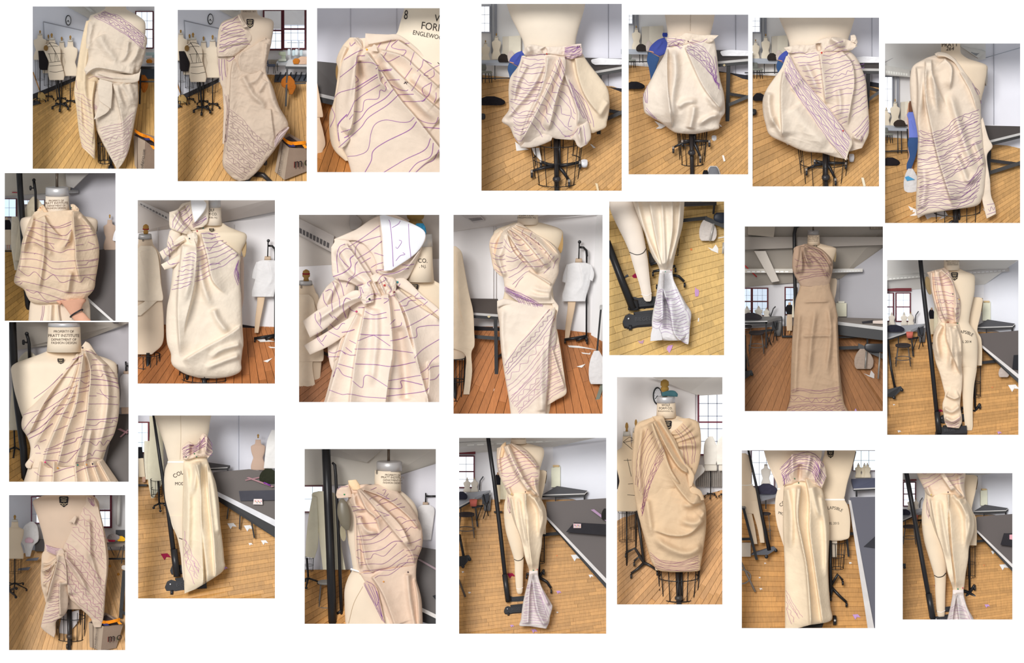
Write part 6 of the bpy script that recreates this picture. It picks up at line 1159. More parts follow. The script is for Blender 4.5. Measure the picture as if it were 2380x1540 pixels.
for p in ([(600,690,.8),(520,694,.8),(455,705,.8)],[(640,740,.8),(700,750,.8),(752,800,.78)],[(600,660,.84),(640,660,.84),(668,650,.84)],[(430,640,.85),(500,620,.85),(560,600,.85)]): R.tube('caster_arm',p,[15,14,12],mat('black',(30,32,36)),D_)
for x,y in ((455,730),(755,834),(668,690),(492,850)): R.tube('caster',[(x-8,y,.78),(x+10,y,.78)],24,mat('black',(34,34,38)),D_,n=12)
R.tubes('wire_cage',[[(712,340,.82),(700,480,.82),(690,560,.82)],[(690,480,.82),(682,540,.82)],[(640,560,.82),(700,545,.82)]],3,black(),D_)
F_=R.slab('dark_board',[(410,500,.86),(460,560,.86),(480,636,.84),(420,630,.85)],.02,mat('plain',(54,52,52)));R.tag(F_,'dark board lying behind the leg','board')
T=R.thing('leg_form','cream padded leg form with black knee tape','dress form',400,990,.5)
R.loft('leg',[(10,36,262),(120,50,300),(260,110,345),(400,180,375),(520,232,395),(600,255,408),(700,285,418),(820,325,430),(920,350,442),(975,375,440),(990,395,425)],.52,mat('form',(232,218,198)),T,k=.6,bot=.05)
R.ink([[(232,522),(300,546),(360,530),(394,486)]],T,mat('ink',(40,38,38)),w=9,name='style_tape');R.ink([[(342,920),(400,934),(444,908)]],T,mat('ink',(246,240,236)),w=9,name='ankle_tape')
G=R.thing('draped_trouser','gathered muslin trouser leg flaring to an inked hem','trousers',620,1395,.4)
mu=mat('cloth',(236,220,192));wm=mat('cloth',(226,222,222))
R.loft('leg_panel',[(10,255,756),(120,290,750),(250,340,740),(350,380,718),(450,410,690),(560,450,664),(640,500,648),(700,522,640)],.44,mu,G,k=.4,pw=.72,folds=[('s',.06,60,[(420,20),(460,250),(510,500),(565,690)],.02,.1),('s',.05,-50,[(640,20),(640,300),(600,560),(575,690)],.02,.1),('r',.04,26,[(300,30),(380,330),(480,560),(555,690)],.02,.1),('r',.04,24,[(720,20),(690,340),(610,640)],.02,.1),('r',.03,20,[(540,20),(560,350),(570,680)],.02,.1)],wr=.006,wsc=100)
R.loft('hem_flare',[(690,520,642),(740,512,645),(800,505,660),(900,490,710),(1000,474,765),(1090,455,818),(1180,445,815),(1260,450,805),(1330,470,800),(1360,560,790)],.42,wm,G,k=.36,pw=.72,folds=[('s',.06,60,[(555,700),(560,880),(620,1080),(660,1290),(740,1380)],.03,.05),('s',.06,-60,[(550,720),(545,900),(550,1100),(540,1200)],.03,.1),('r',-.05,30,[(580,950),(590,1100),(590,1260)],.1,.1),('r',.03,20,[(640,700),(700,900),(780,1080)],.05,.2)],wr=.012,wsc=60)
R.loft('hem_point',[(640,1250,806,1220),(680,1320,800,1330),(740,1375,795,1380),(770,1392,790,1396)],.36,wm,G,k=.3)
R.loft('hem_corner',[(450,1240,510,1240),(436,1300,535,1300),(430,1366,545,1356)],.33,wm,G,k=.2,wr=.01)
dp=mat('ink',(140,116,164))
R.ink(R.hatch([(505,890),(540,870),(560,890)],[(450,1220),(500,1240),(545,1200)],15,wob=8,seed=1)+R.hatch([(570,900),(630,900),(690,870)],[(640,1260),(720,1270),(810,1240)],14,wob=10,seed=2)+R.hatch([(560,960),(585,950),(600,970)],[(530,1290),(590,1280),(650,1300)],12,wob=8,seed=3)+R.hatch([(660,1290),(730,1310),(800,1280)],[(720,1370),(750,1380),(780,1380)],3,wob=6,seed=4)+[[(760,1060),(790,1100),(810,1180)],[(475,970),(490,1000),(476,1020)]],G,dp,w=3.6)
pin(R,G,573,707,(40,140,110),6);pin(R,G,628,692,(210,80,90),6)

# ================================================================ pictures 13/14: studio with rack post
R13=R=Room((1721,516,2062,965),1170,'sixth picture of second row')
shell(R,(204,200,200))
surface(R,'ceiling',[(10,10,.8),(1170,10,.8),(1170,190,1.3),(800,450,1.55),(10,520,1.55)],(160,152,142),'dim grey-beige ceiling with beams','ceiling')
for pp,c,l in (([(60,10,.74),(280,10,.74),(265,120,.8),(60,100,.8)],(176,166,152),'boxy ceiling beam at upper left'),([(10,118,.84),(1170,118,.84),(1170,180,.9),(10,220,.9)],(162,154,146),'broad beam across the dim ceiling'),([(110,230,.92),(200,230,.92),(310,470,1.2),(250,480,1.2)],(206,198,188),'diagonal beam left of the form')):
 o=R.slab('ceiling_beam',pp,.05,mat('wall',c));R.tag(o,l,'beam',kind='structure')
lamp(R,'long strip light left of the form',[(15,372),(420,372),(420,404),(15,404)],1.2,1.2,col=(206,200,190),under=(250,250,248));lamp(R,'long strip light right of the form',[(730,372),(975,370),(975,396),(730,404)],1.2,1.2,col=(196,192,186),under=(210,210,210))
o=R.slab('ceiling_vent',[(1035,28,.78),(1165,28,.78),(1165,58,.8),(1035,58,.8)],.02,mat('plain',(120,108,92)));R.tag(o,'louvred brown vent in the top right corner','vent')
for i in range(10): R.rect('vent_slat',1042+i*12,32,1047+i*12,54,.775,.01,mat('plain',(190,180,164)),o)
o=R.tube('sprinkler_pipe',[(30,342,1.2),(130,436,1.3)],5,mat('plain',(190,60,60)));R.tag(o,'red sprinkler pipe crossing the left light','pipe')
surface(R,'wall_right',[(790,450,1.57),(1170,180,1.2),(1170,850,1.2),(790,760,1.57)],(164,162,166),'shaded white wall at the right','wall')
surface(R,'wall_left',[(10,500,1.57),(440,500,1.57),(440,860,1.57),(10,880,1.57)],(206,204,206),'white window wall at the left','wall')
window(R,'left bright window with dark red frame',100,532,212,740,1.54,3,4,frame=(96,52,56),sky=(224,238,250),fw=10,mid=632);window(R,'window cut by the left border',15,532,82,740,1.54,2,4,frame=(96,52,56),sky=(224,238,250),fw=10,mid=632);window(R,'right window behind the black rack post',362,525,440,730,1.54,2,4,frame=(96,52,56),sky=(224,238,250),fw=10,mid=620)
plank_floor(R,[(10,850),(1170,780),(1170,1530),(10,1530)],(580,640),(-2200,1505),(3400,1505),96,(150,102,60),cuts=1,fy1=800,fd1=1.5,seed=13,gap=.04)
for i,(cx,t,b,hw) in enumerate(((52,670,760,30),(145,668,765,32),(208,682,765,26))): bform(R,('first','second','third')[i]+' small white dress form on the far left table',cx,t,b,hw,1.35,None,col=(214,206,190),gr=None)
TT=table(R,'grey work table at the left',[(10,790,1.1),(215,785,1.1),(330,748,1.35),(60,752,1.35)],.03,[(205,795,205,1000,1.1,12),(330,755,332,905,1.3,8)],colt=(120,118,116),edges=[(0,1)],ew=10,apron=12)
cloth_heap(R,'dark_cloth','dark folded cloth on the left table',10,722,170,778,1.1,(60,56,60),cat='cloth',k=.3)
stool(R,'round metal stool at left',128,878,62,1040,.95,col=(108,100,94));stool(R,'metal stool half hidden under left table',52,828,40,900,1.2);
C=R.thing('folding_chair','black folding chair beside the left table','chair',262,960,1.15)
R.slab('backrest',[(250,800,1.15),(300,785,1.15),(296,850,1.15),(250,862,1.15)],.01,black(),C);R.slab('seat',[(150,862,1.1),(260,850,1.15),(262,868,1.15),(155,880,1.1)],.015,black(),C)
for a,b in (((250,860),(215,980)),((262,790),(292,945)),((200,868),(245,980)),((290,800),(258,960))): R.tube('leg',[(*a,1.13),(*b,1.1)],4,black(),C)
o=R.lathe('waste_bin',296,[(800,32),(905,26)],1.3,mat('plain',(112,110,108)),None);R.tag(o,'grey round waste bin beside the folding chair','bin')
o=R.tube('desk_lamp',[(240,752,1.3),(262,690,1.3),(280,672,1.3)],5,mat('black',(60,60,62)));R.tag(o,'thin bent black lamp arm on the far table','lamp')
F_=R.thing('clothed_form','far form in black top and tan trousers on black stand','dress form',385,910,1.3)
R.lathe('neck',392,[(640,10),(662,12)],1.3,mat('form',(200,160,110)),F_);R.loft('black_top',[(660,372,412),(690,358,414),(735,372,412)],1.28,mat('cloth',(30,28,30)),F_,k=.5,reg=False);R.loft('tan_trousers',[(732,374,412),(800,366,414),(866,370,412)],1.28,mat('cloth',(196,168,124)),F_,k=.5,reg=False);R.loft('leg',[(862,384,398),(892,386,396)],1.28,mat('form',(176,130,80)),F_,k=.6,reg=False)
R.tube('stand_pole',[(356,620,1.32),(354,905,1.3)],4,black(),F_);R.tube('stand_arm',[(356,622,1.32),(398,618,1.3)],4,black(),F_);R.rect('stand_foot',330,903,412,918,1.24,.05,black(),F_)
garment_on_stand(R,'cream garment hanging behind the rack post',[(600,420,440),(700,412,440),(760,410,440)],1.2,(216,206,176),name='hanging_garment')
T=R.thing('dress_form','cream dress form standing behind the gown','dress form',740,700,.9)
R.loft('torso',[(448,690,760),(470,680,770),(560,690,762),(640,690,750),(760,690,780)],.9,mat('form',(206,182,144)),T,k=.4,reg=False)
B=R.thing('white_cabinet','cream cabinet against the right wall','cabinet',800,750,1.4);R.rect('cabinet_door',762,645,846,752,1.4,.1,mat('plain',(210,206,184)),B);R.rect('cabinet_top',780,630,830,646,1.4,.1,mat('plain',(216,212,196)),B)
TT=table(R,'long cutting table with pale edge at the right',[(775,792,.95),(1170,840,.75),(1170,770,1.15),(775,758,1.3)],.03,[(1012,900,1012,1010,1.0,14)],colt=(120,112,106),edges=[(0,1)],ew=26,apron=80,rails=[(775,918,1.1,1020,912,1.05,14),(775,1004,.95,960,998,.9,26),(940,985,.9,1170,1085,.75,40)])
o=R.slab('sketchbook',[(968,792,.85),(1060,780,.95),(1060,800,.9),(972,806,.84)],.012,mat('plain',(52,50,54)));R.tag(o,'dark sketchbook on the cutting table','sketchbook')
o=R.slab('pin_box',[(1056,786,.82),(1165,782,.82),(1165,812,.8),(1056,808,.8)],.03,mat('plastic',(206,190,180)));R.tag(o,'clear box of coloured pins on the cutting table','box')
S=R.thing('padded_stool','black padded stool under the cutting table','stool',1080,1240,.7)
R.loft('seat',[(968,1000,1165),(985,990,1170),(1020,995,1170),(1036,1040,1165)],.7,mat('black',(30,30,34)),S,k=.4,reg=False)
for a,b in (((1004,1030),(994,1165)),((1112,1040),(1098,1248))): R.tube('leg',[(*a,.72),(*b,.68)],7,mat('metal',(140,136,130)),S)
cloth_heap(R,'plastic_bag','clear plastic bag under the cutting table',908,1010,1060,1170,.85,(160,142,128),wr=.04,seed=5,k=.2)
scrap(R,'curved white offcut on floor at right',[(980,1204),(1030,1222),(1042,1180),(1068,1212),(1066,1246),(1020,1228)],(190,184,180));scrap(R,'lilac scrap beside the gown hem',[(896,1480),(912,1468),(928,1505),(900,1505)],(170,140,190),cat='fabric scrap',name='fabric_scrap')
rod(R,'rack_post','curved black rack post behind the neck','post',[(470,22,.75),(440,40,.75),(430,90,.75),(432,400,.75),(440,700,.78),(446,1000,.8)],[16,15,15,15,14,13],black(),n=14)
S=R.thing('rolling_stand','black stand base cut by the left border','stand',50,1230,.75);R.slab('base_bar',[(10,1190,.75),(90,1180,.75),(100,1205,.74),(40,1250,.72),(10,1270,.72)],.04,black(),S);R.tube('pole',[(36,900,.85),(44,1190,.8)],9,black(),S);R.ball('caster',92,1214,12,.72,black(),S);R.tube('brace',[(44,1040,.8),(66,1150,.76)],7,mat('plain',(90,80,70)),S)
T=R.thing('dress_form','tall cream dress form with metal neck cap wearing gown','dress form',600,1500,.5)
R.loft('torso',[(170,534,636),(184,490,690),(198,440,740),(212,424,764),(250,424,760),(330,430,735),(450,460,715),(520,470,705),(700,440,740),(1000,440,760)],.48,mat('form',(206,182,142)),T,k=.42)
neck(R,T,583,100,180,48,.46,cap=66,rod_top=20,col=(210,186,146),capcol=(150,146,144));property_text(R,T,576,(116,130,142,154),(11,12,11,11),col=(110,92,74))
R.disc('arm_plate',752,262,12,56,.46,.04,mat('plain',(130,112,84)),T);crest(R,T,598,194,24,22)
G=R.thing('draped_gown','long one-shoulder muslin gown with purple bands at bust and hem','gown',600,1500,.4)
gm=mat('cloth',(180,147,100));gm2=mat('cloth',(174,142,104))
R.loft('skirt',[(480,490,712),(540,466,720),(620,440,748),(740,428,772),(900,415,780),(1100,405,788),(1300,400,806),(1400,396,820),(1450,385,830),(1502,366,856),(1535,350,870)],.42,gm,G,k=.42,pw=.75,folds=[('r',.025,24,[(600,660),(560,1000),(540,1300)],.2,.3),('r',.022,20,[(700,640),(720,900),(680,1250)],.2,.3),('r',.02,22,[(470,700),(450,1000),(430,1400)],.1,.1),('r',.02,22,[(760,760),(770,1000),(790,1400)],.1,.1),('s',.014,20,[(500,636),(620,634),(720,630)],.2,.2),('r',.015,14,[(480,910),(600,905),(740,905)],.2,.2)],wr=.018,wsc=110)
R.loft('bodice',[(438,196,520,172),(424,230,640,210),(414,300,722,290),(414,370,738,350),(430,420,730,410),(452,460,720,462),(480,510,704,520)],.42,gm2,G,k=.45,pw=.7,folds=[('s',.04,26,[(490,190),(470,300),(450,420)],.03,.2),('s',.04,26,[(500,190),(520,280),(560,380)],.03,.4),('s',.04,-30,[(510,180),(600,230),(690,330),(715,430)],.03,.2),('r',.025,14,[(480,190),(490,330),(480,440)],.05,.3),('r',.03,16,[(520,176),(660,236),(735,350)],.05,.1),('r',.02,14,[(540,220),(640,330),(700,460)],.1,.2)],wr=.008)
dp=mat('ink',(116,84,104))
R.ink(R.hatch([(470,380),(560,375),(680,380)],[(460,470),(560,440),(700,425)],4,wob=6,seed=1)+R.hatch([(540,200),(600,220),(660,250)],[(450,350),(560,350),(720,350)],6,wob=8,zig=(3,),amp=8,seed=2)+R.hatch([(430,290),(450,300),(470,300)],[(440,400),(450,410),(470,400)],3,wob=4,seed=3)+[[(530,290),(560,300),(580,330)],[(680,400),(700,440)],[(690,395),(715,430)]],G,dp,w=3.4)
R.ink(R.hatch([(405,1328),(480,1325),(620,1340),(800,1310)],[(400,1365),(480,1345),(640,1365),(805,1335)],3,wob=6,seed=4)+R.hatch([(400,1375),(560,1400),(700,1400),(810,1380)],[(385,1465),(560,1450),(700,1460),(825,1440)],4,wob=5,zig=(1,),amp=16,per=70,seed=5)+R.hatch([(380,1475),(560,1460),(700,1465),(835,1465)],[(365,1505),(560,1505),(700,1505),(850,1505)],4,wob=6,zig=(1,2),amp=8,per=50,seed=6),G,dp,w=3)
# ================================================================ pictures 14, 18, 21: the long-table studio
def far_studio(R,a,t,seed,corner,slope,lights=True,stool_on=True):
 """a: offset of the left side, t: offset of the right side (in the coordinates of picture 14)"""
 ax,ay=a;tx,ty=t
 shell(R,(236,235,238))
 surface(R,'ceiling',[(10,10,.85),(1170,10,.85),(860+tx,240+ty,1.55),(10,300+ay,1.55)],(222,220,216),'white ceiling over the studio','ceiling')
 surface(R,'wall_left',[(10,255+ay,1.58),(870+tx,235+ty,1.58),(870+tx,660+ty,1.58),(10,720+ay,1.58)],(238,238,242),'white window wall across the room','wall')
 surface(R,'wall_right',[(850+tx,235+ty,1.57),(1170,min(20,100+ty),1.25),(1170,700+ty,1.25),(850+tx,600+ty,1.57)],(226,228,236),'pale wall behind the long tables','wall')
 fy=640+min(ay,ty)
 plank_floor(R,[(10,fy),(1170,fy),(1170,1530),(10,1530)],(9000,300),(0,fy-400),(300,2500+fy),104,(204,152,90),cuts=3,fy1=fy,fd1=1.52,seed=seed)
 for i,(x0,x1) in enumerate(((20,84),(116,226))):
  if x1+ax > 40: window(R,('window cut by the left border','bright sash window with dark red frame')[i],max(15,x0+ax),318+ay,x1+ax,545+ay,1.54,2,4,frame=(104,48,58),sky=(240,246,255),fw=9,mid=430+ay,bars=(206,214,228))
 o=R.rect('trim_1',10,272+ay,240+ax,298+ay,1.5,.03,mat('plain',(120,56,62)));R.tag(o,'dark red beam above the windows','trim',kind='structure')
 if lights:
  lamp(R,'long white ceiling light left of the black post',[(20,172+ay),(360+ax,150+ay),(360+ax,180+ay),(20,208+ay)],1.15,1.2);lamp(R,'long ceiling light at the upper right',[(690+tx,130+ty),(1062+tx,98+ty),(1062+tx,132+ty),(690+tx,155+ty)],1.15,1.15,col=(190,186,184),under=(214,214,214))
 n=0
 for cx in (75,178,234):
  if cx+ax > 30: bform(R,('first','second','third')[n]+' small dress form on the far left table',cx+ax,475+ay,585+ay,28,1.4,None,col=(226,216,196),gr=None);n += 1
 TT=table(R,'grey work table on the left with dark frame',[(10,700+ay,1.05),(235+ax,625+ay,1.2),(355+ax,570+ay,1.4),(10,600+ay,1.4)],.03,[(236+ax,640+ay,256+ax,845+ay,1.15,13),(130+ax,680+ay,130+ax,760+ay,1.2,8)],colt=(150,152,158),edges=[(0,1)],ew=12,apron=12)
 cloth_heap(R,'dark_cloth','dark navy cloth on the left table',15,580+ay,180+ax,640+ay,1.05,(44,44,56),cat='cloth',k=.25)
 if stool_on: stool(R,'round metal stool at the left',170+ax,748+ay,66,920+ay,.95,col=(104,94,86))
 C=R.thing('folding_chair','black folding chair beside the left table','chair',300+ax,760+ay,1.2)
 R.slab('backrest',[(290+ax,610+ay,1.2),(345+ax,590+ay,1.2),(340+ax,660+ay,1.2),(292+ax,680+ay,1.2)],.01,mat('black',(40,42,50)),C);R.slab('seat',[(210+ax,690+ay,1.15),(300+ax,680+ay,1.2),(300+ax,696+ay,1.2),(215+ax,708+ay,1.15)],.015,black(),C)
 for p,q in (((292,680),(250,800)),((300,600),(338,765)),((340,650),(300,785))): R.tube('leg',[(p[0]+ax,p[1]+ay,1.17),(q[0]+ax,q[1]+ay,1.12)],4,black(),C)
 o=R.lathe('waste_bin',330+ax,[(608+ay,30),(724+ay,25)],1.35,mat('plain',(130,130,132)),None);R.tag(o,'grey round waste bin behind the chair','bin')
 o=R.lathe('basket',225+ax,[(640+ay,30),(690+ay,24)],1.1,mat('plain',(206,110,96)),None);R.tag(o,'red basket under the left table','basket')
 o=R.tube('desk_lamp',[(270+ax,568+ay,1.4),(276+ax,500+ay,1.4),(300+ax,466+ay,1.4)],4.5,mat('black',(60,62,68)));R.tag(o,'thin bent lamp arm on the far table','lamp')
 F_=R.thing('clothed_form','far form in black top and cream trousers','dress form',410+ax,740+ay,1.32)
 R.loft('black_top',[(452+ay,396+ax,420+ax),(480+ay,384+ax,432+ax),(530+ay,392+ax,430+ax)],1.3,mat('cloth',(30,30,36)),F_,k=.5,reg=False);R.loft('cream_trousers',[(528+ay,394+ax,430+ax),(600+ay,392+ax,430+ax),(660+ay,396+ax,426+ax)],1.3,mat('cloth',(226,206,160)),F_,k=.5,reg=False);R.lathe('neck',410+ax,[(436+ay,7),(455+ay,9)],1.3,mat('form',(190,150,100)),F_);R.rect('stand_foot',380+ax,728+ay,440+ax,740+ay,1.28,.05,black(),F_)
 garment_on_stand(R,'cream garment hanging beyond the black post',[(380+ay,436+ax,470+ax),(480+ay,430+ax,480+ax),(640+ay,428+ax,480+ax)],1.2,(230,220,180),name='hanging_garment')
 B=R.thing('white_cabinet','cream cabinet against the far wall','cabinet',875+tx,545+ty,1.45);R.slab('cabinet_door',[(838+tx,398+ty,1.42),(905+tx,386+ty,1.46),(905+tx,545+ty,1.46),(838+tx,545+ty,1.42)],.05,mat('plain',(230,230,208)),B);R.rect('box_on_cabinet',850+tx,378+ty,896+tx,392+ty,1.42,.06,mat('plain',(214,186,140)),B)
 TT=table(R,'far black-topped table with metal edge',[(770+tx,600+ty,1.25),(1090+tx,590+ty,1.15),(1110+tx,570+ty,1.2),(880+tx,535+ty,1.42)],.03,[(1088+tx,600+ty,1088+tx,640+ty,1.16,14),(870+tx,605+ty,870+tx,650+ty,1.26,8)],colt=(76,76,80),edges=[(0,1),(1,2)],ew=9,apron=12)
 cx,cy=corner;ye=cy+slope*(1170-cx)
 TT=table(R,'large dark cutting table with white edge at right',[(cx,cy,.95),(1170,ye,.6),(1170,625+ty,1.1),(800+tx,655+ty,1.2)],.03,[],colt=(86,78,76),rails=[(760+tx,905+ty,1.02,960+tx,885+ty,1.0,24)])
 R.slab('edge_strip',[(cx-4,cy-2,.94),(1170,ye-4,.59),(1170,ye+34,.58),(cx-4,cy+20,.93)],.015,mat('plain',(214,210,208)),TT);R.slab('apron',[(cx,cy+20,.95),(1170,ye+34,.6),(1170,ye+74,.6),(cx+10,cy+46,.95)],.02,black(),TT)
def second_form(R,x,y,s,d=.78,cage_on=True):
 """plain form standing behind the main one, right side visible"""
 T=R.thing('dress_form','plain cream dress form half hidden behind the draped one','dress form',x,y+1070*s,d)
 q=lambda L: [(y+b*s,x+l*s,x+r*s) for b,l,r in L]
 R.loft('torso',q([(0,-20,50),(15,-60,78),(60,-70,76),(150,-60,60),(260,-70,35),(300,-60,40),(350,-50,66),(450,-60,74),(575,-60,72)]),d,mat('form',(226,202,158)),T,k=.4,reg=False)
 R.loft('shoulder_plate',q([(8,68,80),(60,66,82),(120,60,72)]),d,mat('plain',(90,74,56)),T,k=.6,reg=False)
 if cage_on:
  cage(R,T,x+15*s,y+580*s,48*s,y+830*s,46*s,d,n=8,e=.25,w=2.6);R.tube('pole',[(x+10*s,y+570*s,d),(x+15*s,y+940*s,d)],9*s,black(),T)
 for p in ((-60,960,-100,930),(20,960,55,895),(30,970,120,1060),(-20,1000,-70,1050)):
  R.tube('caster_arm',[(x+10*s,y+960*s,d),(x+(p[0]+p[2])/2*s+8*s,y+(p[1]+p[3])/2*s-12*s,d),(x+p[2]*s,y+p[3]*s,d-.04)],[15*s,13*s,11*s],mat('black',(30,30,34)),T)
  R.tube('caster',[(x+p[2]*s-6*s,y+(p[3]+28)*s,d-.05),(x+p[2]*s+8*s,y+(p[3]+28)*s,d-.05)],20*s,mat('black',(34,34,36)),T,n=12)
def floor_bits(R,L):
 for l,x,y,s,c in L:
  fab=c != 0
  scrap(R,l,[(x-s,y-s*.5),(x+s*.3,y-s*.6),(x+s,y+s*.2),(x+s*.1,y+s*.1),(x-s*.3,y+s*.7)],{0: (236,234,232),1: (190,150,200),2: (150,30,64),3: (240,140,90)}[c],cat='fabric scrap' if fab else 'paper scrap',name='fabric_scrap' if fab else 'paper_scrap')
def black_post(R,label,pts,r,knob=None,base=None,bs=.6,d=.62):
 S=R.thing('rolling_stand',label,'stand',pts[-1][0],pts[-1][1],d)
 R.tube('pole',[(x,y,d) for x,y in pts],r,mat('black',(28,28,32)),S,n=14)
 if knob: R.tube('sleeve',[(knob[0],knob[1],d-.005),(knob[2],knob[3],d-.005)],float(np.max(r))*1.3,mat('black',(36,36,38)),S,n=14)
 if base: stand_base(R,S,*base,bs,d,text=bs > .4)
 return S

R14=R=Room((2052,594,2377,1020),1175,'rightmost picture of second row')
far_studio(R,(0,0),(0,0),14,(838,752),.82)
o=R.slab('sketchbook',[(1100,835,.66),(1170,830,.66),(1170,960,.6),(1088,950,.62)],.012,mat('plain',(40,40,44)));R.tag(o,'black sketchbook corner on the cutting table','sketchbook')
cloth_heap(R,'plastic_bag','clear plastic bag under the cutting table',972,930,1060,1020,.85,(190,174,160),wr=.03,seed=5,k=.2)
floor_bits(R,[('white curved offcut near the right border',1100,1110,48,0),('orange scrap right of the legs',920,1106,8,3),('white scrap at lower left',94,1252,10,0),('white scrap at bottom left',138,1476,16,0),('lilac scrap at bottom right',980,1488,20,1),('dark red cloth behind the black post',484,1305,24,2)])
S=R.thing('rolling_stand','black stand base cut by the left border','stand',90,1190,.75);R.slab('base_bar',[(10,1130,.75),(150,1095,.75),(168,1118,.74),(90,1190,.72),(10,1180,.72)],.04,black(),S);R.tube('pole',[(40,700,.9),(70,950,.85),(105,1130,.78)],11,black(),S);R.ball('caster',160,1128,14,.72,black(),S);R.ball('caster',95,1192,14,.7,black(),S)
second_form(R,760,348,1.0)
black_post(R,'long black post leaning before the windows',[(312,10),(345,330),(400,800),(470,1500)],19,knob=(455,1310,470,1490),base=(480,1462),bs=.62,d=.47)
T=R.thing('leg_form','cream form with legs and printed crest under trouser drape','dress form',660,1480,.5)
fm=mat('form',(230,208,168))
R.loft('torso',[(110,510,645),(130,470,690),(150,410,745),(175,380,772),(230,385,774),(310,410,770),(380,430,756),(460,450,738),(540,460,726),(575,455,730),(640,430,775),(720,420,796),(800,425,798),(870,560,795),(930,650,790),(960,690,780)],.5,fm,T,k=.42)
R.loft('leg',[(860,640,794),(960,655,788),(1080,664,768),(1200,670,758),(1330,680,755),(1430,690,756),(1468,705,748)],.52,fm,T,k=.6,bot=.05);R.loft('leg',[(1380,540,650),(1450,550,620),(1520,560,612)],.52,fm,T,k=.6)
neck(R,T,576,20,118,64,.48,cap=None,col=(232,212,176));property_text(R,T,586,(30,50,66,80),(13,15,13,13),col=(96,84,74));crest(R,T,602,174,58,70)
R.disc('arm_plate',384,250,24,78,.42,.04,mat('plain',(140,120,86)),T,rot=-.2)
R.text('COLLAPSIBLE',665,652,38,mat('ink',(52,48,46)),T,arc=150,sx=.8);R.text('MODEL 2014',668,732,30,mat('ink',(52,48,46)),T,sx=.9)
R.loft('waist_tape',[(575,590,730),(588,590,732)],.5,mat('form',(246,238,226)),T,k=.43)
G=R.thing('draped_trouser','one-shoulder muslin drape falling into a gathered trouser leg','trousers',590,1450,.4)
mu=mat('cloth',(234,208,166))
R.loft('trouser_leg',[(480,560,640,570),(440,620,660,630),(420,700,678,720),(424,800,674,820),(445,900,664,920),(480,1000,670,1010),(510,1120,664,1120),(520,1170,656,1180),(500,1250,650,1260),(508,1330,662,1340),(520,1400,664,1400),(540,1440,640,1450)],.44,mu,G,k=.45,pw=.75,folds=[('s',.055,50,[(535,560),(540,700),(600,860),(660,1010)],.03,.2),('s',.05,-40,[(610,580),(650,700),(660,850)],.03,.2),('r',.04,24,[(500,580),(450,700),(480,900)],.05,.3),('r',.045,24,[(560,580),(580,760),(560,980)],.05,.3),('r',.03,22,[(600,600),(620,800),(650,1000)],.05,.3),('s',.04,30,[(530,1170),(600,1200),(650,1180)],.1,.1),('r',.03,20,[(510,1280),(580,1310),(650,1260)],.1,.1),('r',.03,18,[(520,1360),(590,1390),(660,1350)],.1,.1)],wr=.012,wsc=70)
R.loft('bodice_drape',[(370,140,520,98),(392,190,570,150),(402,280,610,260),(420,360,648,350),(440,440,656,440),(470,510,645,520),(500,570,630,580)],.42,mat('cloth',(232,204,168)),G,k=.45,pw=.75,bot=.2,folds=[('s',.05,26,[(440,110),(450,260),(490,440),(545,570)],.03,.1),('s',.045,-26,[(480,110),(570,200),(610,330),(620,520)],.03,.1),('r',.035,16,[(410,130),(420,300),(470,500)],.05,.2),('r',.03,14,[(540,120),(620,300),(640,460)],.05,.2),('r',.03,14,[(600,430),(610,500),(615,570)],.05,.1),('r',.03,14,[(460,120),(500,330),(550,540)],.05,.2)],wr=.008)
dp=mat('ink',(132,86,138))
R.ink(R.hatch([(410,180),(480,180),(560,140)],[(425,240),(520,250),(600,250)],4,wob=6,seed=1)+R.hatch([(430,300),(520,305),(600,310)],[(480,530),(540,520),(600,540)],8,wob=6,zig=(3,),amp=8,per=50,seed=2)+R.hatch([(610,350),(640,360),(650,370)],[(610,540),(625,530),(640,510)],5,wob=4,seed=3)+R.hatch([(515,1380),(580,1400),(660,1350)],[(540,1440),(590,1445),(640,1430)],4,wob=6,seed=4),G,dp,w=3.2)
for x,y,c in ((588,322,(30,90,60)),(640,366,(230,190,60)),(628,568,(40,120,80)),(548,558,(150,40,50))): pin(R,G,x,y,c,5)

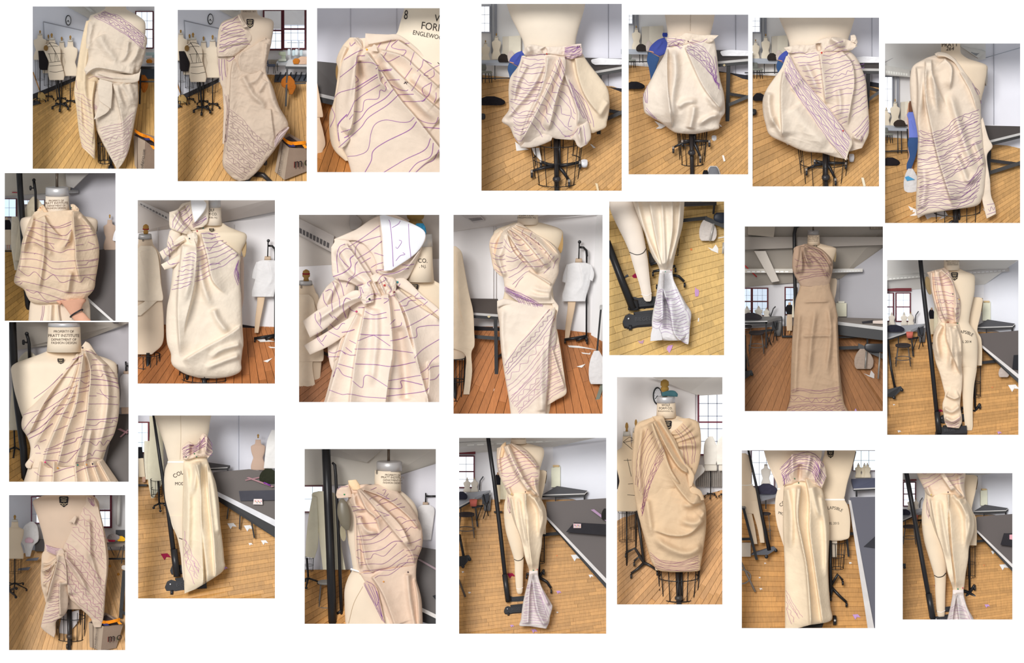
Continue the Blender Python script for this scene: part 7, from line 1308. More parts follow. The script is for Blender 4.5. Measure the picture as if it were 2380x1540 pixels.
# ---------------------------------------------------------------- pictures 18 and 21 share one drape
def flare_drape(R,m,s,phrase,full=True):
 """m maps the coordinates of picture 18 into this picture"""
 P=lambda L: [m(*p) for p in L]
 S4=lambda L: [(*m(a,b),*m(c,e)) for a,b,c,e in L]
 Fo=lambda L: [(k,h,w*s,P(pp),*r) for k,h,w,pp,*r in L]
 T=R.thing('leg_form','cream taped leg form under '+phrase,'dress form',*m(490,1200),.5)
 fm=mat('form',(232,210,170))
 if full:
  neck(R,T,480,15,75,56,.48,cap=None,col=(232,212,176));R.text('FASHION DESIGN',480,44,13,mat('ink',(96,84,74)),T)
 sh=[(70,430,535),(90,380,610),(110,330,664),(160,330,672),(240,350,650)] if full else []
 R.loft('torso',[(*m(l,y),*m(r,y)) for y,l,r in sh+[(330,370,630),(450,390,630),(520,375,665),(590,370,690),(680,375,690),(750,390,640),(800,410,560),(830,420,520)]],.52,fm,T,k=.4)
 R.loft('leg',S4([(372,640,520,640),(385,740,520,740),(420,860,522,860),(448,960,520,960),(452,1050,516,1050),(460,1150,514,1150),(468,1195,510,1195),(480,1210,498,1210)]),.5,fm,T,k=.6,bot=.05)
 R.ink([P([(446,946),(470,958),(500,952),(519,932)])],T,mat('ink',(40,38,38)),w=7*s,name='style_tape');R.ink([P([(464,1166),(490,1172),(514,1160)])],T,mat('ink',(246,240,236)),w=6*s,name='ankle_tape')
 G=R.thing('draped_trouser','pleated muslin '+phrase,'trousers',*m(600,1460),.4)
 mu=mat('cloth',(236,212,168));wm=mat('cloth',(224,212,204))
 R.loft('trouser_leg',S4([(400,440,630,440),(398,520,655,520),(425,600,690,590),(452,680,690,680),(485,760,662,770),(510,850,655,850),(530,940,640,940),(555,1010,632,1010),(562,1045,625,1045)]),.42,mu,G,k=.5,pw=.75,folds=Fo([('s',.05,36,[(530,445),(545,600),(560,800),(590,1040)],.02,.1),('s',.05,-40,[(535,445),(530,620),(545,800),(575,1040)],.02,.2),('s',.04,30,[(425,470),(455,640),(510,860),(565,1040)],.05,.1),('r',.04,16,[(560,450),(640,560),(670,640)],.05,.3),('r',.035,14,[(600,470),(640,600),(640,800)],.05,.3),('r',.03,12,[(630,500),(665,600),(650,760)],.05,.3),('r',.03,16,[(480,480),(500,640),(540,860)],.1,.2)]),wr=.008,wsc=60*s)
 R.loft('hem_flare',S4([(560,1035,627,1035),(558,1070,630,1070),(545,1140,650,1140),(530,1200,682,1200),(515,1270,728,1280),(505,1340,736,1310),(498,1400,718,1380),(488,1448,712,1420),(555,1450,690,1470)]),.4,wm,G,k=.4,pw=.75,folds=Fo([('s',.05,36,[(585,1050),(600,1200),(625,1340),(680,1450)],.03,.05),('s',.05,-30,[(582,1060),(560,1200),(555,1340),(550,1440)],.03,.05),('r',.03,14,[(620,1060),(660,1180),(710,1300)],.05,.1)]),wr=.01,wsc=50*s)
 bod=[(318,110,430,72),(316,160,520,110),(318,230,600,190),(330,300,640,270),(350,350,638,340),(375,400,632,400),(400,450,640,470),(430,470,650,520)]
 R.loft('bodice_drape',S4(bod if full else bod[3:]),.4,mat('cloth',(232,206,168)),G,k=.45,pw=.72,bot=.22,folds=Fo([('s',.05,24,[(372,90),(430,220),(480,320),(560,440)],.03,.05),('s',.05,-24,[(400,80),(470,230),(530,360),(620,470)],.03,.05),('s',.04,22,[(420,72),(540,170),(630,270)],.03,.1),('r',.03,14,[(350,90),(330,200),(350,340)],.05,.3),('r',.03,12,[(390,86),(450,230),(520,350)],.05,.1),('r',.03,16,[(600,330),(610,410),(640,480)],.1,.1),('r',.03,14,[(400,400),(420,450),(440,480)],.1,.2)]),wr=.008,wsc=50*s)
 if full: R.loft('shoulder_knot',[(360,78,384,62),(340,110,384,92),(330,180,362,180)],.32,mat('cloth',(240,200,130)),G,k=.6)
 dp=mat('ink',(148,104,150));lp=mat('ink',(160,132,170))
 H=lambda A,B,n,**k: R.hatch(P(A),P(B),n,**k)
 L=H([(345,300),(440,290),(480,250)],[(380,425),(430,395),(500,350)],5,wob=6*s,zig=(1,),amp=8*s,per=60*s,seed=1)+H([(510,330),(570,310),(632,290)],[(540,400),(590,390),(632,380)],4,wob=8*s,zig=(1,),amp=8*s,per=60*s,seed=2)+[P([(400,480),(415,540),(412,600)]),P([(402,500),(400,560),(410,590)])]
 if full: L += H([(320,200),(350,190),(420,150)],[(330,290),(400,250),(470,230)],4,wob=6,seed=3)+H([(440,130),(500,130),(540,140)],[(480,290),(560,260),(640,250)],6,wob=8,seed=4)
 R.ink(L,G,dp,w=3.2*s**.3)
 R.ink(H([(545,1140),(590,1130),(640,1140)],[(505,1430),(600,1420),(710,1440)],17,wob=7*s,zig=(),seed=5)+H([(660,1180),(690,1240),(726,1310)],[(640,1220),(670,1300),(700,1400)],4,wob=5*s,seed=6),G,lp,w=2.8*s**.3)
 for p,c in (((532,440),(60,30,50)),((592,1030),(40,140,110)),((622,1024),(200,80,90)),((428,456),(220,190,90))): pin(R,G,*m(*p),c,4.5*s)

R18=R=Room((1057,1007,1419,1482),1174,'fourth picture of bottom row')
far_studio(R,(-85,-143),(-110,-140),18,(694,622),1.06,lights=False)
lamp(R,'white strip light across the top',[(20,70),(810,40),(810,60),(20,100)],1.1,1.15)
o=R.slab('sketchbook',[(900,670,.72),(1170,685,.7),(1170,770,.64),(838,742,.66)],.012,mat('plain',(44,42,46)));R.tag(o,'black spiral sketchbook lying on the cutting table','sketchbook')
o=R.slab('pin_box',[(893,678,.64),(952,680,.64),(952,712,.63),(895,712,.63)],.03,mat('plastic',(206,180,182)));R.tag(o,'small box of coloured pins on the sketchbook','box')
for i in range(6): R.ball('pin',904+8*i,690+(i*5) % 14,3.5,.625,mat('plastic',((210,60,90),(80,160,190),(240,200,80))[i % 3]),o,n=5)
o=R.slab('tape_cross',[(1025,575,.85),(1050,570,.85),(1140,640,.8),(1140,660,.78)],.004,mat('paper',(170,140,170)));R.tag(o,'lilac tape strip on the cutting table','tape')
cloth_heap(R,'dark_pouch','dark pouch at the right end of the table',1105,565,1170,650,.8,(40,38,36),k=.3)
floor_bits(R,[('white curved offcut under the table edge',915,935,40,0),('white paper curl right of the form',1028,1074,20,0),('lilac inked scrap right of the hem',784,1196,20,1),('lilac scrap at bottom',600,1488,24,1),('faint lilac scrap left of the hem',432,1450,16,1),('dark red cloth behind the black post',425,1070,32,2),('white scrap by the left border',62,1044,10,0),('white scrap at right',774,1348,9,0),('orange speck scrap on floor',770,920,7,3),('white scrap at lower left',112,1200,12,0)])
S=R.thing('rolling_stand','black stand base cut by the left border','stand',70,990,.8);R.slab('base_bar',[(10,930,.8),(105,915,.8),(120,935,.79),(70,1000,.77),(10,1000,.77)],.04,black(),S);R.tube('pole',[(34,760,.88),(66,920,.82)],10,black(),S);R.ball('caster',112,948,13,.78,black(),S);R.ball('caster',62,1002,13,.76,black(),S)
o=R.tube('chair_leg',[(30,1100,.75),(80,1232,.7)],8,mat('plain',(96,84,74)));R.tag(o,'brown stool leg cut by the left border','stool')
second_form(R,625,275,.84)
black_post(R,'long black post and stand left of the drape',[(248,10),(300,380),(345,760),(400,1270)],16,knob=(376,1060,402,1260),base=(400,1320),bs=.46)
flare_drape(R,lambda x,y: (x,y),1.0,'one-shoulder drape tied below knee')

R21=R=Room((2088,1089,2363,1449),1176,'rightmost picture of bottom row')
far_studio(R,(-60,-180),(-20,-180),21,(754,578),.98,lights=False)
o=R.slab('sketchbook',[(1050,640,.7),(1170,640,.68),(1170,775,.62),(1016,755,.64)],.012,mat('plain',(44,42,46)));R.tag(o,'black sketchbook corner on the cutting table','sketchbook')
o=R.slab('pin_box',[(1105,655,.64),(1150,652,.64),(1150,705,.62),(1105,700,.62)],.02,mat('plastic',(220,160,170)));R.tag(o,'pink-dotted pin box on the sketchbook','box')
floor_bits(R,[('white curved offcut below the table edge',1050,975,46,0),('white scrap under the table',950,830,30,0),('lilac inked scrap right of the hem',884,1362,28,1),('orange speck on the floor',853,958,8,3),('dark red cloth behind the black post',378,1168,22,2)])
S=R.thing('rolling_stand','black caster of a stand at the left border','stand',60,960,.8);R.slab('base_bar',[(10,940,.8),(74,942,.8),(74,968,.78),(10,975,.78)],.04,black(),S);R.ball('caster',62,980,14,.78,black(),S)
second_form(R,690,60,1.22)
black_post(R,'long black post and stand base left of the leg',[(74,10),(150,430),(235,900),(345,1510)],24,knob=(300,1240,340,1480),base=(380,1490),bs=.6,d=.45)
flare_drape(R,lambda x,y: (240+(x-375)*1.62,232+(y-440)*1.63),1.62,'cropped drape tied at hem',full=False)
# ================================================================ picture 15
R15=R=Room((11,738,309,1129),1174,'lone middle picture at left edge')
shell(R,(206,202,204),y0=34)
surface(R,'ceiling',[(10,36,.9),(1165,36,.9),(740,200,1.45),(10,310,1.5)],(186,178,168),'dim beige ceiling','ceiling')
surface(R,'wall_right',[(700,200,1.5),(1165,60,1.2),(1165,900,1.2),(700,900,1.5)],(184,180,184),'dim grey wall at the right','wall')
plank_floor(R,[(10,950),(420,950),(420,1525),(10,1525)],(1500,500),(-50,850),(200,2200),24,(206,156,86),cuts=2,fy1=950,fd1=1.4,seed=15)
o=R.loft('pale_jacket',[(310,190,240),(360,140,290),(450,100,300),(700,60,280),(1030,40,270)],1.0,mat('cloth',(222,210,178)),None,k=.4,reg=False);R.tag(o,'pale jacket on the form behind the post','jacket')
o=R.thing('caster_base','black form pole and casters at lower left','stand base',90,1290,.9);R.tube('pole',[(86,1030,.9),(92,1190,.9)],8,black(),o)
for p in ((40,1206),(80,1270),(150,1215)): R.tube('caster_arm',[(92,1185,.9),(p[0],p[1],.88)],[9,7],black(),o);R.ball('caster',p[0],p[1]+14,13,.87,black(),o)
rod(R,'rack_post','thick black rack post at the left','post',[(70,42,.62),(85,400,.62),(120,800,.62),(172,1200,.6),(190,1520,.6)],36,black(),n=16)
S=R.thing('stand_post','thin black stand post with knob behind the shoulder','post',222,380,.85);R.tube('upright',[(202,150,.85),(214,190,.85),(224,240,.85),(228,400,.85)],16,black(),S);R.ball('top_cap',202,148,19,.85,black(),S);R.tube('knob',[(205,228,.84),(175,222,.83)],8,black(),S);R.lathe('knob_head',172,[(202,9),(212,13),(238,13),(248,9)],.83,black(),S)
far=R.thing('clothed_form','far form in white blouse at right border','dress form',1110,880,1.1);R.tube('stand_hook',[(1108,400,1.1),(1112,500,1.1)],8,black(),far);R.tube('hook_arm',[(1110,440,1.1),(1165,440,1.1)],7,black(),far);R.lathe('neck',1112,[(488,24),(520,26)],1.1,mat('form',(190,160,124)),far);R.loft('blouse',[(515,1080,1165),(560,1055,1165),(700,1062,1165),(820,1044,1165)],1.08,mat('cloth',(206,200,198)),far,k=.4,reg=False);R.loft('hips',[(815,1066,1165),(880,1070,1160)],1.1,mat('form',(206,172,132)),far,k=.4,reg=False)
TT=table(R,'dark cutting table at the right',[(880,1520,.75),(1165,1520,.66),(1165,895,1.15),(1020,880,1.2)],.03,[],colt=(80,72,68))
for pp,l in (([(1030,1020,.95),(1060,1012,.95),(1130,1050,.92),(1120,1062,.92)],'pink tape strip on the dark table, upper arm'),([(1052,1088,.92),(1128,1020,.95),(1133,1032,.95),(1064,1096,.92)],'pink tape strip on the dark table, lower arm')):
 o=R.slab('tape_strip',pp,.004,mat('paper',(160,120,124)));R.tag(o,l,'tape')
T=R.thing('dress_form','large cream dress form with stencilled neck and metal cap','dress form',560,1500,.5)
R.loft('torso',[(300,400,700),(330,330,800),(370,220,930),(410,110,1010),(450,62,1030),(520,62,1034),(700,95,1040),(880,150,1030),(1100,230,960),(1300,260,900)],.52,mat('form',(234,214,178)),T,k=.36)
R.disc('arm_plate',1030,470,8,44,.5,.03,mat('plain',(70,60,54)),T)
neck(R,T,545,82,312,152,.47,cap=44,col=(234,214,178),e=.04);property_text(R,T,540,(136,176,210,240),(31,38,31,31),col=(92,78,70));crest(R,T,512,398,60,52)
G=R.thing('draped_dress','one-shoulder pleated muslin bodice pinned at the waist','dress',560,1500,.4)
mu=mat('cloth',(226,203,168))
R.loft('peplum',[(230,1310,890,1280),(205,1400,960,1380),(165,1525,1060,1525)],.45,mu,G,k=.34,folds=[('s',.05,40,[(x,1310),(x+dx,1525)],.05,.02) for x,dx in ((330,-30),(450,-10),(640,20),(730,50),(800,80),(860,120))])
R.loft('bodice',[(690,285,745,230),(610,390,860,350),(505,520,965,450),(380,660,1038,600),(260,790,1052,740),(172,890,1042,900),(154,1000,1022,1000),(205,1090,990,1090),(235,1190,930,1190),(225,1300,890,1280),(240,1380,870,1340)],.44,mu,G,k=.38,pw=.7,folds=[('s',.06,60,[(715,290),(690,480),(620,700),(520,900),(400,1180),(350,1370)],.03,.05),('s',.055,50,[(725,290),(690,560),(650,800),(560,1060),(480,1370)],.03,.05),('s',.06,60,[(735,290),(785,480),(770,700),(740,960),(640,1360)],.03,.05),('s',.05,-50,[(690,330),(560,500),(360,780),(215,1080)],.03,.1),('s',.045,40,[(700,320),(600,620),(450,860),(270,1180)],.03,.1),('r',.04,30,[(860,380),(940,600),(930,900),(850,1250)],.1,.2),('r',.03,22,[(770,280),(850,380),(960,460)],.05,.2),('r',.03,20,[(800,1000),(760,1200),(740,1330)],.2,.05)],wr=.006,wsc=110)
R.loft('shoulder_knot',[(700,270,740,215),(720,300,780,240),(760,340,840,330)],.36,mu,G,k=.6,wr=.01)
R.loft('side_fold',[(300,1180,330,1200),(230,1280,300,1290),(188,1340,250,1350),(200,1376,240,1378)],.36,mu,G,k=.5)
dp=mat('ink',(120,80,128))
R.ink([(6,[(620,385),(660,370),(715,345)]),[(560,470),(640,430),(700,410)],[(265,740),(400,640),(530,510)],[(510,555),(570,545),(630,548)],[(360,790),(470,700),(600,630)],[(170,888),(240,865),(310,848)],[(170,1030),(230,950),(300,880),(440,800),(580,700)],[(245,962),(350,930),(420,860),(470,810),(560,795)],(6,[(205,1080),(215,1065),(330,1000),(440,900),(540,820)]),(7,[(222,1106),(330,1050),(440,968)]),[(320,1140),(380,1115)],[(620,590),(680,570)],[(600,650),(670,620)],[(580,690),(655,690)],[(570,745),(650,715)],[(560,800),(640,765)],(6,[(470,888),(540,875),(585,862)]),[(530,900),(600,918),(660,895)],[(445,1040),(520,1010),(575,985)],[(690,505),(730,500),(780,480)],[(630,555),(700,550),(770,530)],[(690,570),(740,600),(778,585)],[(670,650),(740,640),(775,615)],[(660,690),(770,665)],(6,[(640,790),(690,770),(725,768)]),(7,[(665,872),(690,865),(755,848)]),[(555,1072),(640,1045),(728,1020)],[(650,1020),(728,998)],[(530,1140),(600,1115),(640,1100)],(6,[(525,1170),(640,1135),(660,1105),(710,1085)]),(6,[(495,1262),(560,1250),(670,1210)]),[(480,1310),(560,1325),(605,1290),(640,1250),(690,1190)],[(370,1205),(440,1185),(530,1140)],[(360,1225),(430,1205),(515,1190)],[(350,1250),(430,1240),(510,1225)],(6,[(360,1302),(420,1308),(480,1306)]),[(370,1325),(440,1380)],(6,[(445,1420),(540,1385),(640,1360)]),[(320,1450),(380,1448),(440,1446)],[(270,1410),(320,1445)],(6,[(650,1415),(740,1375),(850,1355)]),[(510,1490),(560,1470),(640,1440)],[(790,465),(800,435),(855,430),(940,435)],[(790,485),(850,480),(950,500),(1010,505)],[(790,520),(880,540),(900,515),(980,545),(1035,560)],(6.5,[(785,565),(840,562),(960,580),(1040,600)]),(6,[(785,612),(900,618),(1000,625),(1045,645)]),[(770,715),(840,714)],[(840,688),(940,715),(1025,725)],[(870,655),(900,700),(958,748)],[(765,790),(900,788),(1040,795)],(7,[(750,932),(880,930),(1035,915)]),[(745,980),(830,985),(880,950),(980,960),(990,935),(1030,955)],[(735,1025),(870,1018),(1015,990)],[(710,1112),(830,1110),(920,1090),(1000,1065)],[(700,1165),(730,1130),(780,1135),(835,1168),(870,1130),(905,1168),(940,1125),(965,1130)],[(665,1265),(720,1270),(780,1240),(800,1265),(830,1215),(880,1220),(930,1215)],[(650,1330),(720,1315),(800,1285),(870,1290)],[(270,1190),(300,1165),(320,1205)],[(280,1240),(330,1240)],[(740,300),(800,320),(840,340)],[(800,385),(850,385)],[(230,1300),(260,1325)]],G,dp,w=4.6)
for x,y,c in ((370,1322,(220,40,110)),(486,1376,(210,150,60)),(668,1348,(20,120,110)),(748,1344,(210,140,70)),(804,1338,(50,30,50)),(712,274,(70,60,70))): pin(R,G,x,y,c,9)

# ================================================================ picture 16
def leg_body(R,T,col,secs,legs):
 R.loft('torso',secs,.52,mat('form',col),T,k=.42)
 for l in legs: R.loft('leg',l,.52,mat('form',col),T,k=.6,bot=.05)
R16=R=Room((311,955,649,1400),1170,'second picture of bottom row')
shell(R,(228,229,238))
o=R.rect('trim_1',842,20,846,470,1.6,.01,mat('plain',(186,188,200)));R.tag(o,'vertical seam in the pale wall','trim',kind='structure')
window(R,'bright window at the left with dark red lintel',20,95,112,330,1.54,2,3,frame=(120,60,64),sky=(228,240,250),fw=10)
plank_floor(R,[(10,520),(1170,520),(1170,1530),(10,1530)],(9000,0),(0,300),(300,3200),76,(206,154,88),cuts=3,fy1=520,fd1=1.52,seed=16)
garment_on_stand(R,'cream muslin coat hanging behind the post',[(40,126,190),(200,128,230),(400,110,240),(560,115,235),(700,140,160)],1.05,(230,222,186));garment_on_stand(R,'pale garment on the form farther left',[(240,84,130),(400,84,130),(550,96,140)],1.2,(224,216,186))
F_=R.thing('clothed_form','far form in black top and cream skirt at left border','dress form',60,610,1.35);R.loft('black_top',[(288,34,66),(380,34,76)],1.35,mat('cloth',(30,30,34)),F_,k=.4,reg=False);R.loft('cream_skirt',[(378,36,78),(530,40,92)],1.35,mat('cloth',(226,206,164)),F_,k=.4,reg=False);R.loft('leg',[(528,64,96),(572,70,94)],1.35,mat('form',(190,146,104)),F_,k=.5,reg=False);R.rect('stand_foot',34,588,106,604,1.3,.05,black(),F_)
C=R.thing('caster_base','black wire-caged form base left of the post','stand base',205,800,.95);cage(R,C,185,550,52,680,46,.97,n=8,e=.25,w=2);R.tube('pole',[(196,560,.95),(205,750,.95)],8,black(),C)
for p in ((160,765),(214,790),(250,742)): R.tube('caster_arm',[(205,742,.95),(p[0],p[1],.93)],[8,7],black(),C);R.ball('caster',p[0],p[1]+12,11,.92,black(),C)
far_mannequin(R,'tan dress form against the pale wall',1000,185,475,58,1.2,col=(196,164,132));garment_on_stand(R,'white garment cut by the right border',[(150,1110,1170),(250,1070,1170),(460,1045,1170)],1.1,(232,230,226))
TT=table(R,'far small black table behind the drape',[(600,458,1.2),(755,450,1.2),(775,436,1.3),(600,412,1.35)],.03,[(756,455,756,486,1.2,12)],colt=(86,84,86),edges=[(0,1)],ew=8,apron=8)
TT=table(R,'large dark cutting table with white edge',[(672,648,.95),(1170,905,.66),(1170,510,1.1),(930,466,1.25),(640,492,1.2)],.03,[(945,880,970,1020,.85,12),(855,830,850,950,.95,10),(760,780,750,868,1.0,10)],colt=(92,84,80))
R.slab('edge_strip',[(670,646,.94),(1170,890,.65),(1170,945,.64),(672,682,.93)],.015,mat('plain',(222,222,226)),TT);R.slab('apron',[(680,682,.95),(1170,945,.66),(1170,1040,.66),(685,728,.95)],.02,black(),TT)
o=R.slab('sketchbook',[(845,642,.88),(1170,634,.84),(1170,715,.8),(858,722,.82)],.014,mat('plain',(72,72,80)));R.tag(o,'grey spiral sketchbook on the cutting table','sketchbook')
o=R.slab('pin_box',[(965,706,.76),(1032,706,.76),(1036,752,.74),(960,750,.74)],.03,mat('plastic',(220,206,202)));R.tag(o,'clear box of coloured pins by the sketchbook','box')
for i in range(7): R.ball('pin',976+8*i,722+(i*7) % 20,4,.735,mat('plastic',((220,70,100),(240,190,80),(90,160,190))[i % 3]),o,n=5)
cloth_heap(R,'dark_heap','dark green patterned bag on the table end',1010,462,1170,582,1.0,(46,48,36),k=.3)
for pp,l in (([(905,535,1.0),(925,530,1.0),(1130,605,.9),(1110,612,.9)],'long pink tape strip on the table'),([(895,552,1.0),(1010,528,1.02),(1012,538,1.02),(900,560,1.0)],'short pink tape strip crossing the long one')):
 o=R.slab('tape_strip',pp,.004,mat('paper',(170,130,136)));R.tag(o,l,'tape')
o=R.tube('marker_pen',[(1045,574,.9),(1100,598,.88)],7,mat('plastic',(130,60,150)));R.tag(o,'purple marker pen lying on the table','pen')
floor_bits(R,[('white offcut left under the table',790,922,38,0),('white offcut middle under the table',925,940,40,0),('white offcut right near border',1052,1055,30,0),('small white curl under the table',940,1070,18,0),('dark red cloth left of the post',258,1168,42,2),('lilac scrap beside the hem',738,1262,20,1),('lilac scrap below the hem',562,1412,18,1)])
black_post(R,'long black post with embossed base, left of the skirt drape',[(155,10),(215,420),(280,820),(345,1330)],[10,14,19,22],knob=(322,1110,348,1330),base=(300,1390),bs=.78,d=.56)
T=R.thing('leg_form','cream leg form printed with letters beside the skirt drape','dress form',400,1380,.5)
leg_body(R,T,(232,214,180),[(10,160,628),(90,180,612),(180,215,600),(280,248,560),(370,270,520),(405,275,520),(480,250,540),(600,242,560),(720,252,540),(850,285,500),(950,318,440)],[[(840,284,470),(940,318,450),(1020,350,450),(1150,376,460),(1300,390,470),(1360,400,460)],[(1280,540,600),(1320,550,592),(1334,560,585)]])
R.loft('waist_tape',[(402,272,520),(416,270,522)],.52,mat('form',(246,240,230)),T,k=.43);R.ink([[(376,36),(378,200),(372,390)]],T,mat('ink',(196,176,146)),w=3,name='centre_seam')
R.text('COLLAPSIBLE',440,500,46,mat('ink',(56,52,50)),T,arc=210,sx=.9,rot=-.05);R.text('MODEL 2012',420,595,36,mat('ink',(60,56,52)),T,sx=.9);R.ink([[(362,1020),(390,1030)]],T,mat('ink',(40,38,38)),w=8,name='style_tape')
o=R.slab('dark_pad',[(525,1355,.6),(590,1352,.6),(582,1400,.58),(525,1398,.58)],.01,mat('plain',(60,60,60)));R.tag(o,'dark square pad under the hem','pad')
G=R.thing('draped_skirt','long pleated muslin skirt panel with ruffled inked top','skirt',540,1465,.4)
mu=mat('cloth',(236,216,174))
R.loft('skirt_panel',[(420,335,575,325),(402,400,592,390),(398,480,620,470),(396,600,660,580),(392,750,685,740),(390,900,695,900),(392,1050,715,1060),(398,1200,728,1200),(402,1300,733,1250),(405,1400,690,1310),(408,1466,500,1430)],.42,mu,G,k=.42,pw=.72,folds=[('s',.055,70,[(500,400),(540,600),(550,900),(590,1300),(600,1520)],.03,.02),('s',.055,-60,[(530,400),(530,640),(540,950),(555,1250),(560,1520)],.03,.02),('s',.05,50,[(590,420),(610,700),(640,1000),(660,1310),(670,1500)],.03,.02),('r',.04,30,[(420,420),(440,700),(430,1200)],.1,.2),('r',.04,24,[(500,420),(490,560),(470,700)],.05,.4),('r',.035,24,[(620,470),(650,640),(690,1000)],.05,.1)],wr=.008,wsc=90)
R.loft('back_lobe',[(560,1270,600,1270),(555,1310,596,1310),(566,1335,584,1335)],.48,mu,G,k=.5)
R.loft('top_ruffle',[(384,290,396,390),(440,245,440,390),(500,270,500,372),(550,180,545,372),(600,210,590,370),(636,330,590,385)],.32,mat('cloth',(230,204,170)),G,k=.5,wr=.03,wsc=50,folds=[('r',.03,16,[(520,220),(515,370)]),('r',-.03,16,[(470,270),(465,380)]),('r',.03,16,[(590,200),(575,370)])])
dp=mat('ink',(118,70,128));lp=mat('ink',(176,140,176))
R.ink(R.hatch([(390,300),(450,265),(510,270),(580,200)],[(392,380),(440,350),(500,320),(585,275)],7,wob=8,seed=1)+R.hatch([(590,200),(610,240),(630,280)],[(575,330),(600,350),(634,350)],7,wob=5,seed=2),G,dp,w=3.8)
R.ink(R.hatch([(400,960),(440,1080),(540,1270)],[(412,1200),(440,1290),(490,1400)],5,wob=8,zig=(1,3),amp=12,per=60,seed=3)+[[(470+i*14,1200+i*24),(485+i*12,1230+i*24)] for i in range(4)],G,lp,w=3.4)
for x,y,c in ((487,342,(30,110,60)),(505,368,(30,90,60)),(420,368,(40,80,60))): pin(R,G,x,y,c,6)

# ================================================================ picture 17
R17=R=Room((698,1033,1023,1459),1175,'third picture of bottom row')
shell(R,(222,220,226))
surface(R,'ceiling',[(10,10,.9),(1170,10,.9),(1170,150,1.35),(640,330,1.5),(10,340,1.5)],(208,202,192),'beige-grey ceiling','ceiling')
o=R.slab('ceiling_beam',[(260,15,.8),(720,15,.8),(560,150,1.0),(240,90,1.0)],.05,mat('wall',(182,176,168)));R.tag(o,'grey beam behind the black post','beam',kind='structure')
surface(R,'wall_right',[(600,330,1.52),(1170,150,1.2),(1170,900,1.2),(600,900,1.52)],(212,210,216),'pale lilac wall at right','wall')
window(R,'window with dark red lintel at left',20,352,185,560,1.5,2,2,frame=(112,64,66),sky=(226,236,244),fw=9)
plank_floor(R,[(10,1050),(420,1050),(420,1530),(10,1530)],(2000,300),(-50,950),(200,2000),22,(206,150,88),cuts=2,fy1=1050,fd1=1.4,seed=17)
C=R.thing('caster_base','black caged form base at lower left','stand base',75,1200,1.0);cage(R,C,70,950,42,1060,38,1.02,n=8,e=.2,w=2);R.tube('pole',[(56,950,1.0),(66,1110,1.0)],9,black(),C)
for p in ((50,1190),(152,1150),(40,1130)): R.tube('caster_arm',[(66,1120,1.0),(p[0],p[1],.97)],[9,7],black(),C);R.ball('caster',p[0],p[1]+12,12,.96,black(),C)
J=R.thing('cream_jacket','cream muslin jacket on the form behind the posts','jacket',180,1050,.95);cm=mat('cloth',(232,222,184))
R.loft('jacket_body',[(390,150,210),(420,96,300),(560,130,330),(800,160,340),(1050,190,380)],.95,cm,J,k=.35,folds=[('r',.02,20,[(250,450),(260,900)])],reg=False);R.loft('jacket_sleeve',[(100,430,140,440),(70,600,150,640),(50,780,150,830),(42,940,120,952)],.9,cm,J,k=.5,wr=.02,reg=False)
stool(R,'grey metal stool at lower left',220,1150,75,1430,.85,col=(120,112,106),seat=(140,136,130),ring=.72)
far=R.thing('clothed_form','far form in white blouse at right','dress form',1060,810,1.15);R.tube('stand_hook',[(1054,405,1.15),(1052,490,1.15)],6,black(),far);R.tube('hook_arm',[(1056,432,1.15),(1165,432,1.15)],8,black(),far);R.lathe('neck',1052,[(482,22),(508,25)],1.15,mat('form',(176,152,120)),far);R.loft('blouse',[(505,1020,1090),(540,985,1128),(640,1000,1120),(800,1030,1098)],1.13,mat('cloth',(216,212,210)),far,k=.4,wr=.02,reg=False)
TT=table(R,'dark cutting table with white edge at right',[(900,1350,.8),(1170,1450,.74),(1170,885,1.1),(960,850,1.2)],.03,[],colt=(84,78,76));R.slab('edge_strip',[(960,1340,.74),(1170,1440,.64),(1170,1475,.63),(960,1372,.73)],.015,mat('plain',(216,212,208)),TT);R.slab('apron',[(960,1372,.76),(1170,1475,.66),(1170,1530,.66),(960,1470,.76)],.02,black(),TT)
o=R.slab('tape_strip',[(985,965,1.0),(1005,960,1.0),(1165,1050,.9),(1150,1060,.9)],.004,mat('paper',(160,140,146)));R.tag(o,'grey-pink tape strip on the table','tape')
o=R.slab('sketchbook',[(1110,1270,.7),(1170,1250,.7),(1170,1340,.66)],.014,mat('plain',(40,40,44)));R.tag(o,'dark book corner on the table','sketchbook')
S=R.thing('stand_post','thin black hooked post behind the thick one','post',345,1500,.72);R.tube('upright',[(268,150,.72),(290,170,.72),(298,260,.72),(318,700,.72),(350,1525,.7)],[10,13,14,14,15],black(),S);R.tube('knob',[(310,1420,.68),(350,1390,.68)],12,black(),S)
rod(R,'rack_post','thick black rack post in front of jacket','post',[(215,10,.6),(235,500,.6),(252,900,.58),(272,1525,.56)],37,black(),n=16)
T=R.thing('leg_form','large cream dress form with dark arm plates and neck cap','dress form',700,1500,.5)
R.loft('torso',[(380,520,835),(430,430,900),(500,380,962),(600,380,990),(750,390,980),(900,420,960),(1000,436,945),(1045,440,940),(1120,400,960),(1220,372,990),(1350,372,1010),(1530,380,1020)],.52,mat('form',(230,208,172)),T,k=.36)
R.lathe('neck',735,[(215,108),(300,112),(390,112)],.49,mat('form',(232,212,176)),T,e=.08,n=36,reg=True);R.lathe('neck_cap',748,[(140,100),(146,108),(218,106)],.49,mat('metal',(186,182,180)),T,e=.1,n=36);R.tube('hanging_rod',[(742,20,.5),(742,150,.5)],12,mat('metal',(96,82,68)),T)
R.text('8',642,246,50,mat('ink',(60,54,52)),T,sx=.7);property_text(R,T,776,(262,284,306,328),(22,26,22,22),rot=.03,col=(96,82,72))
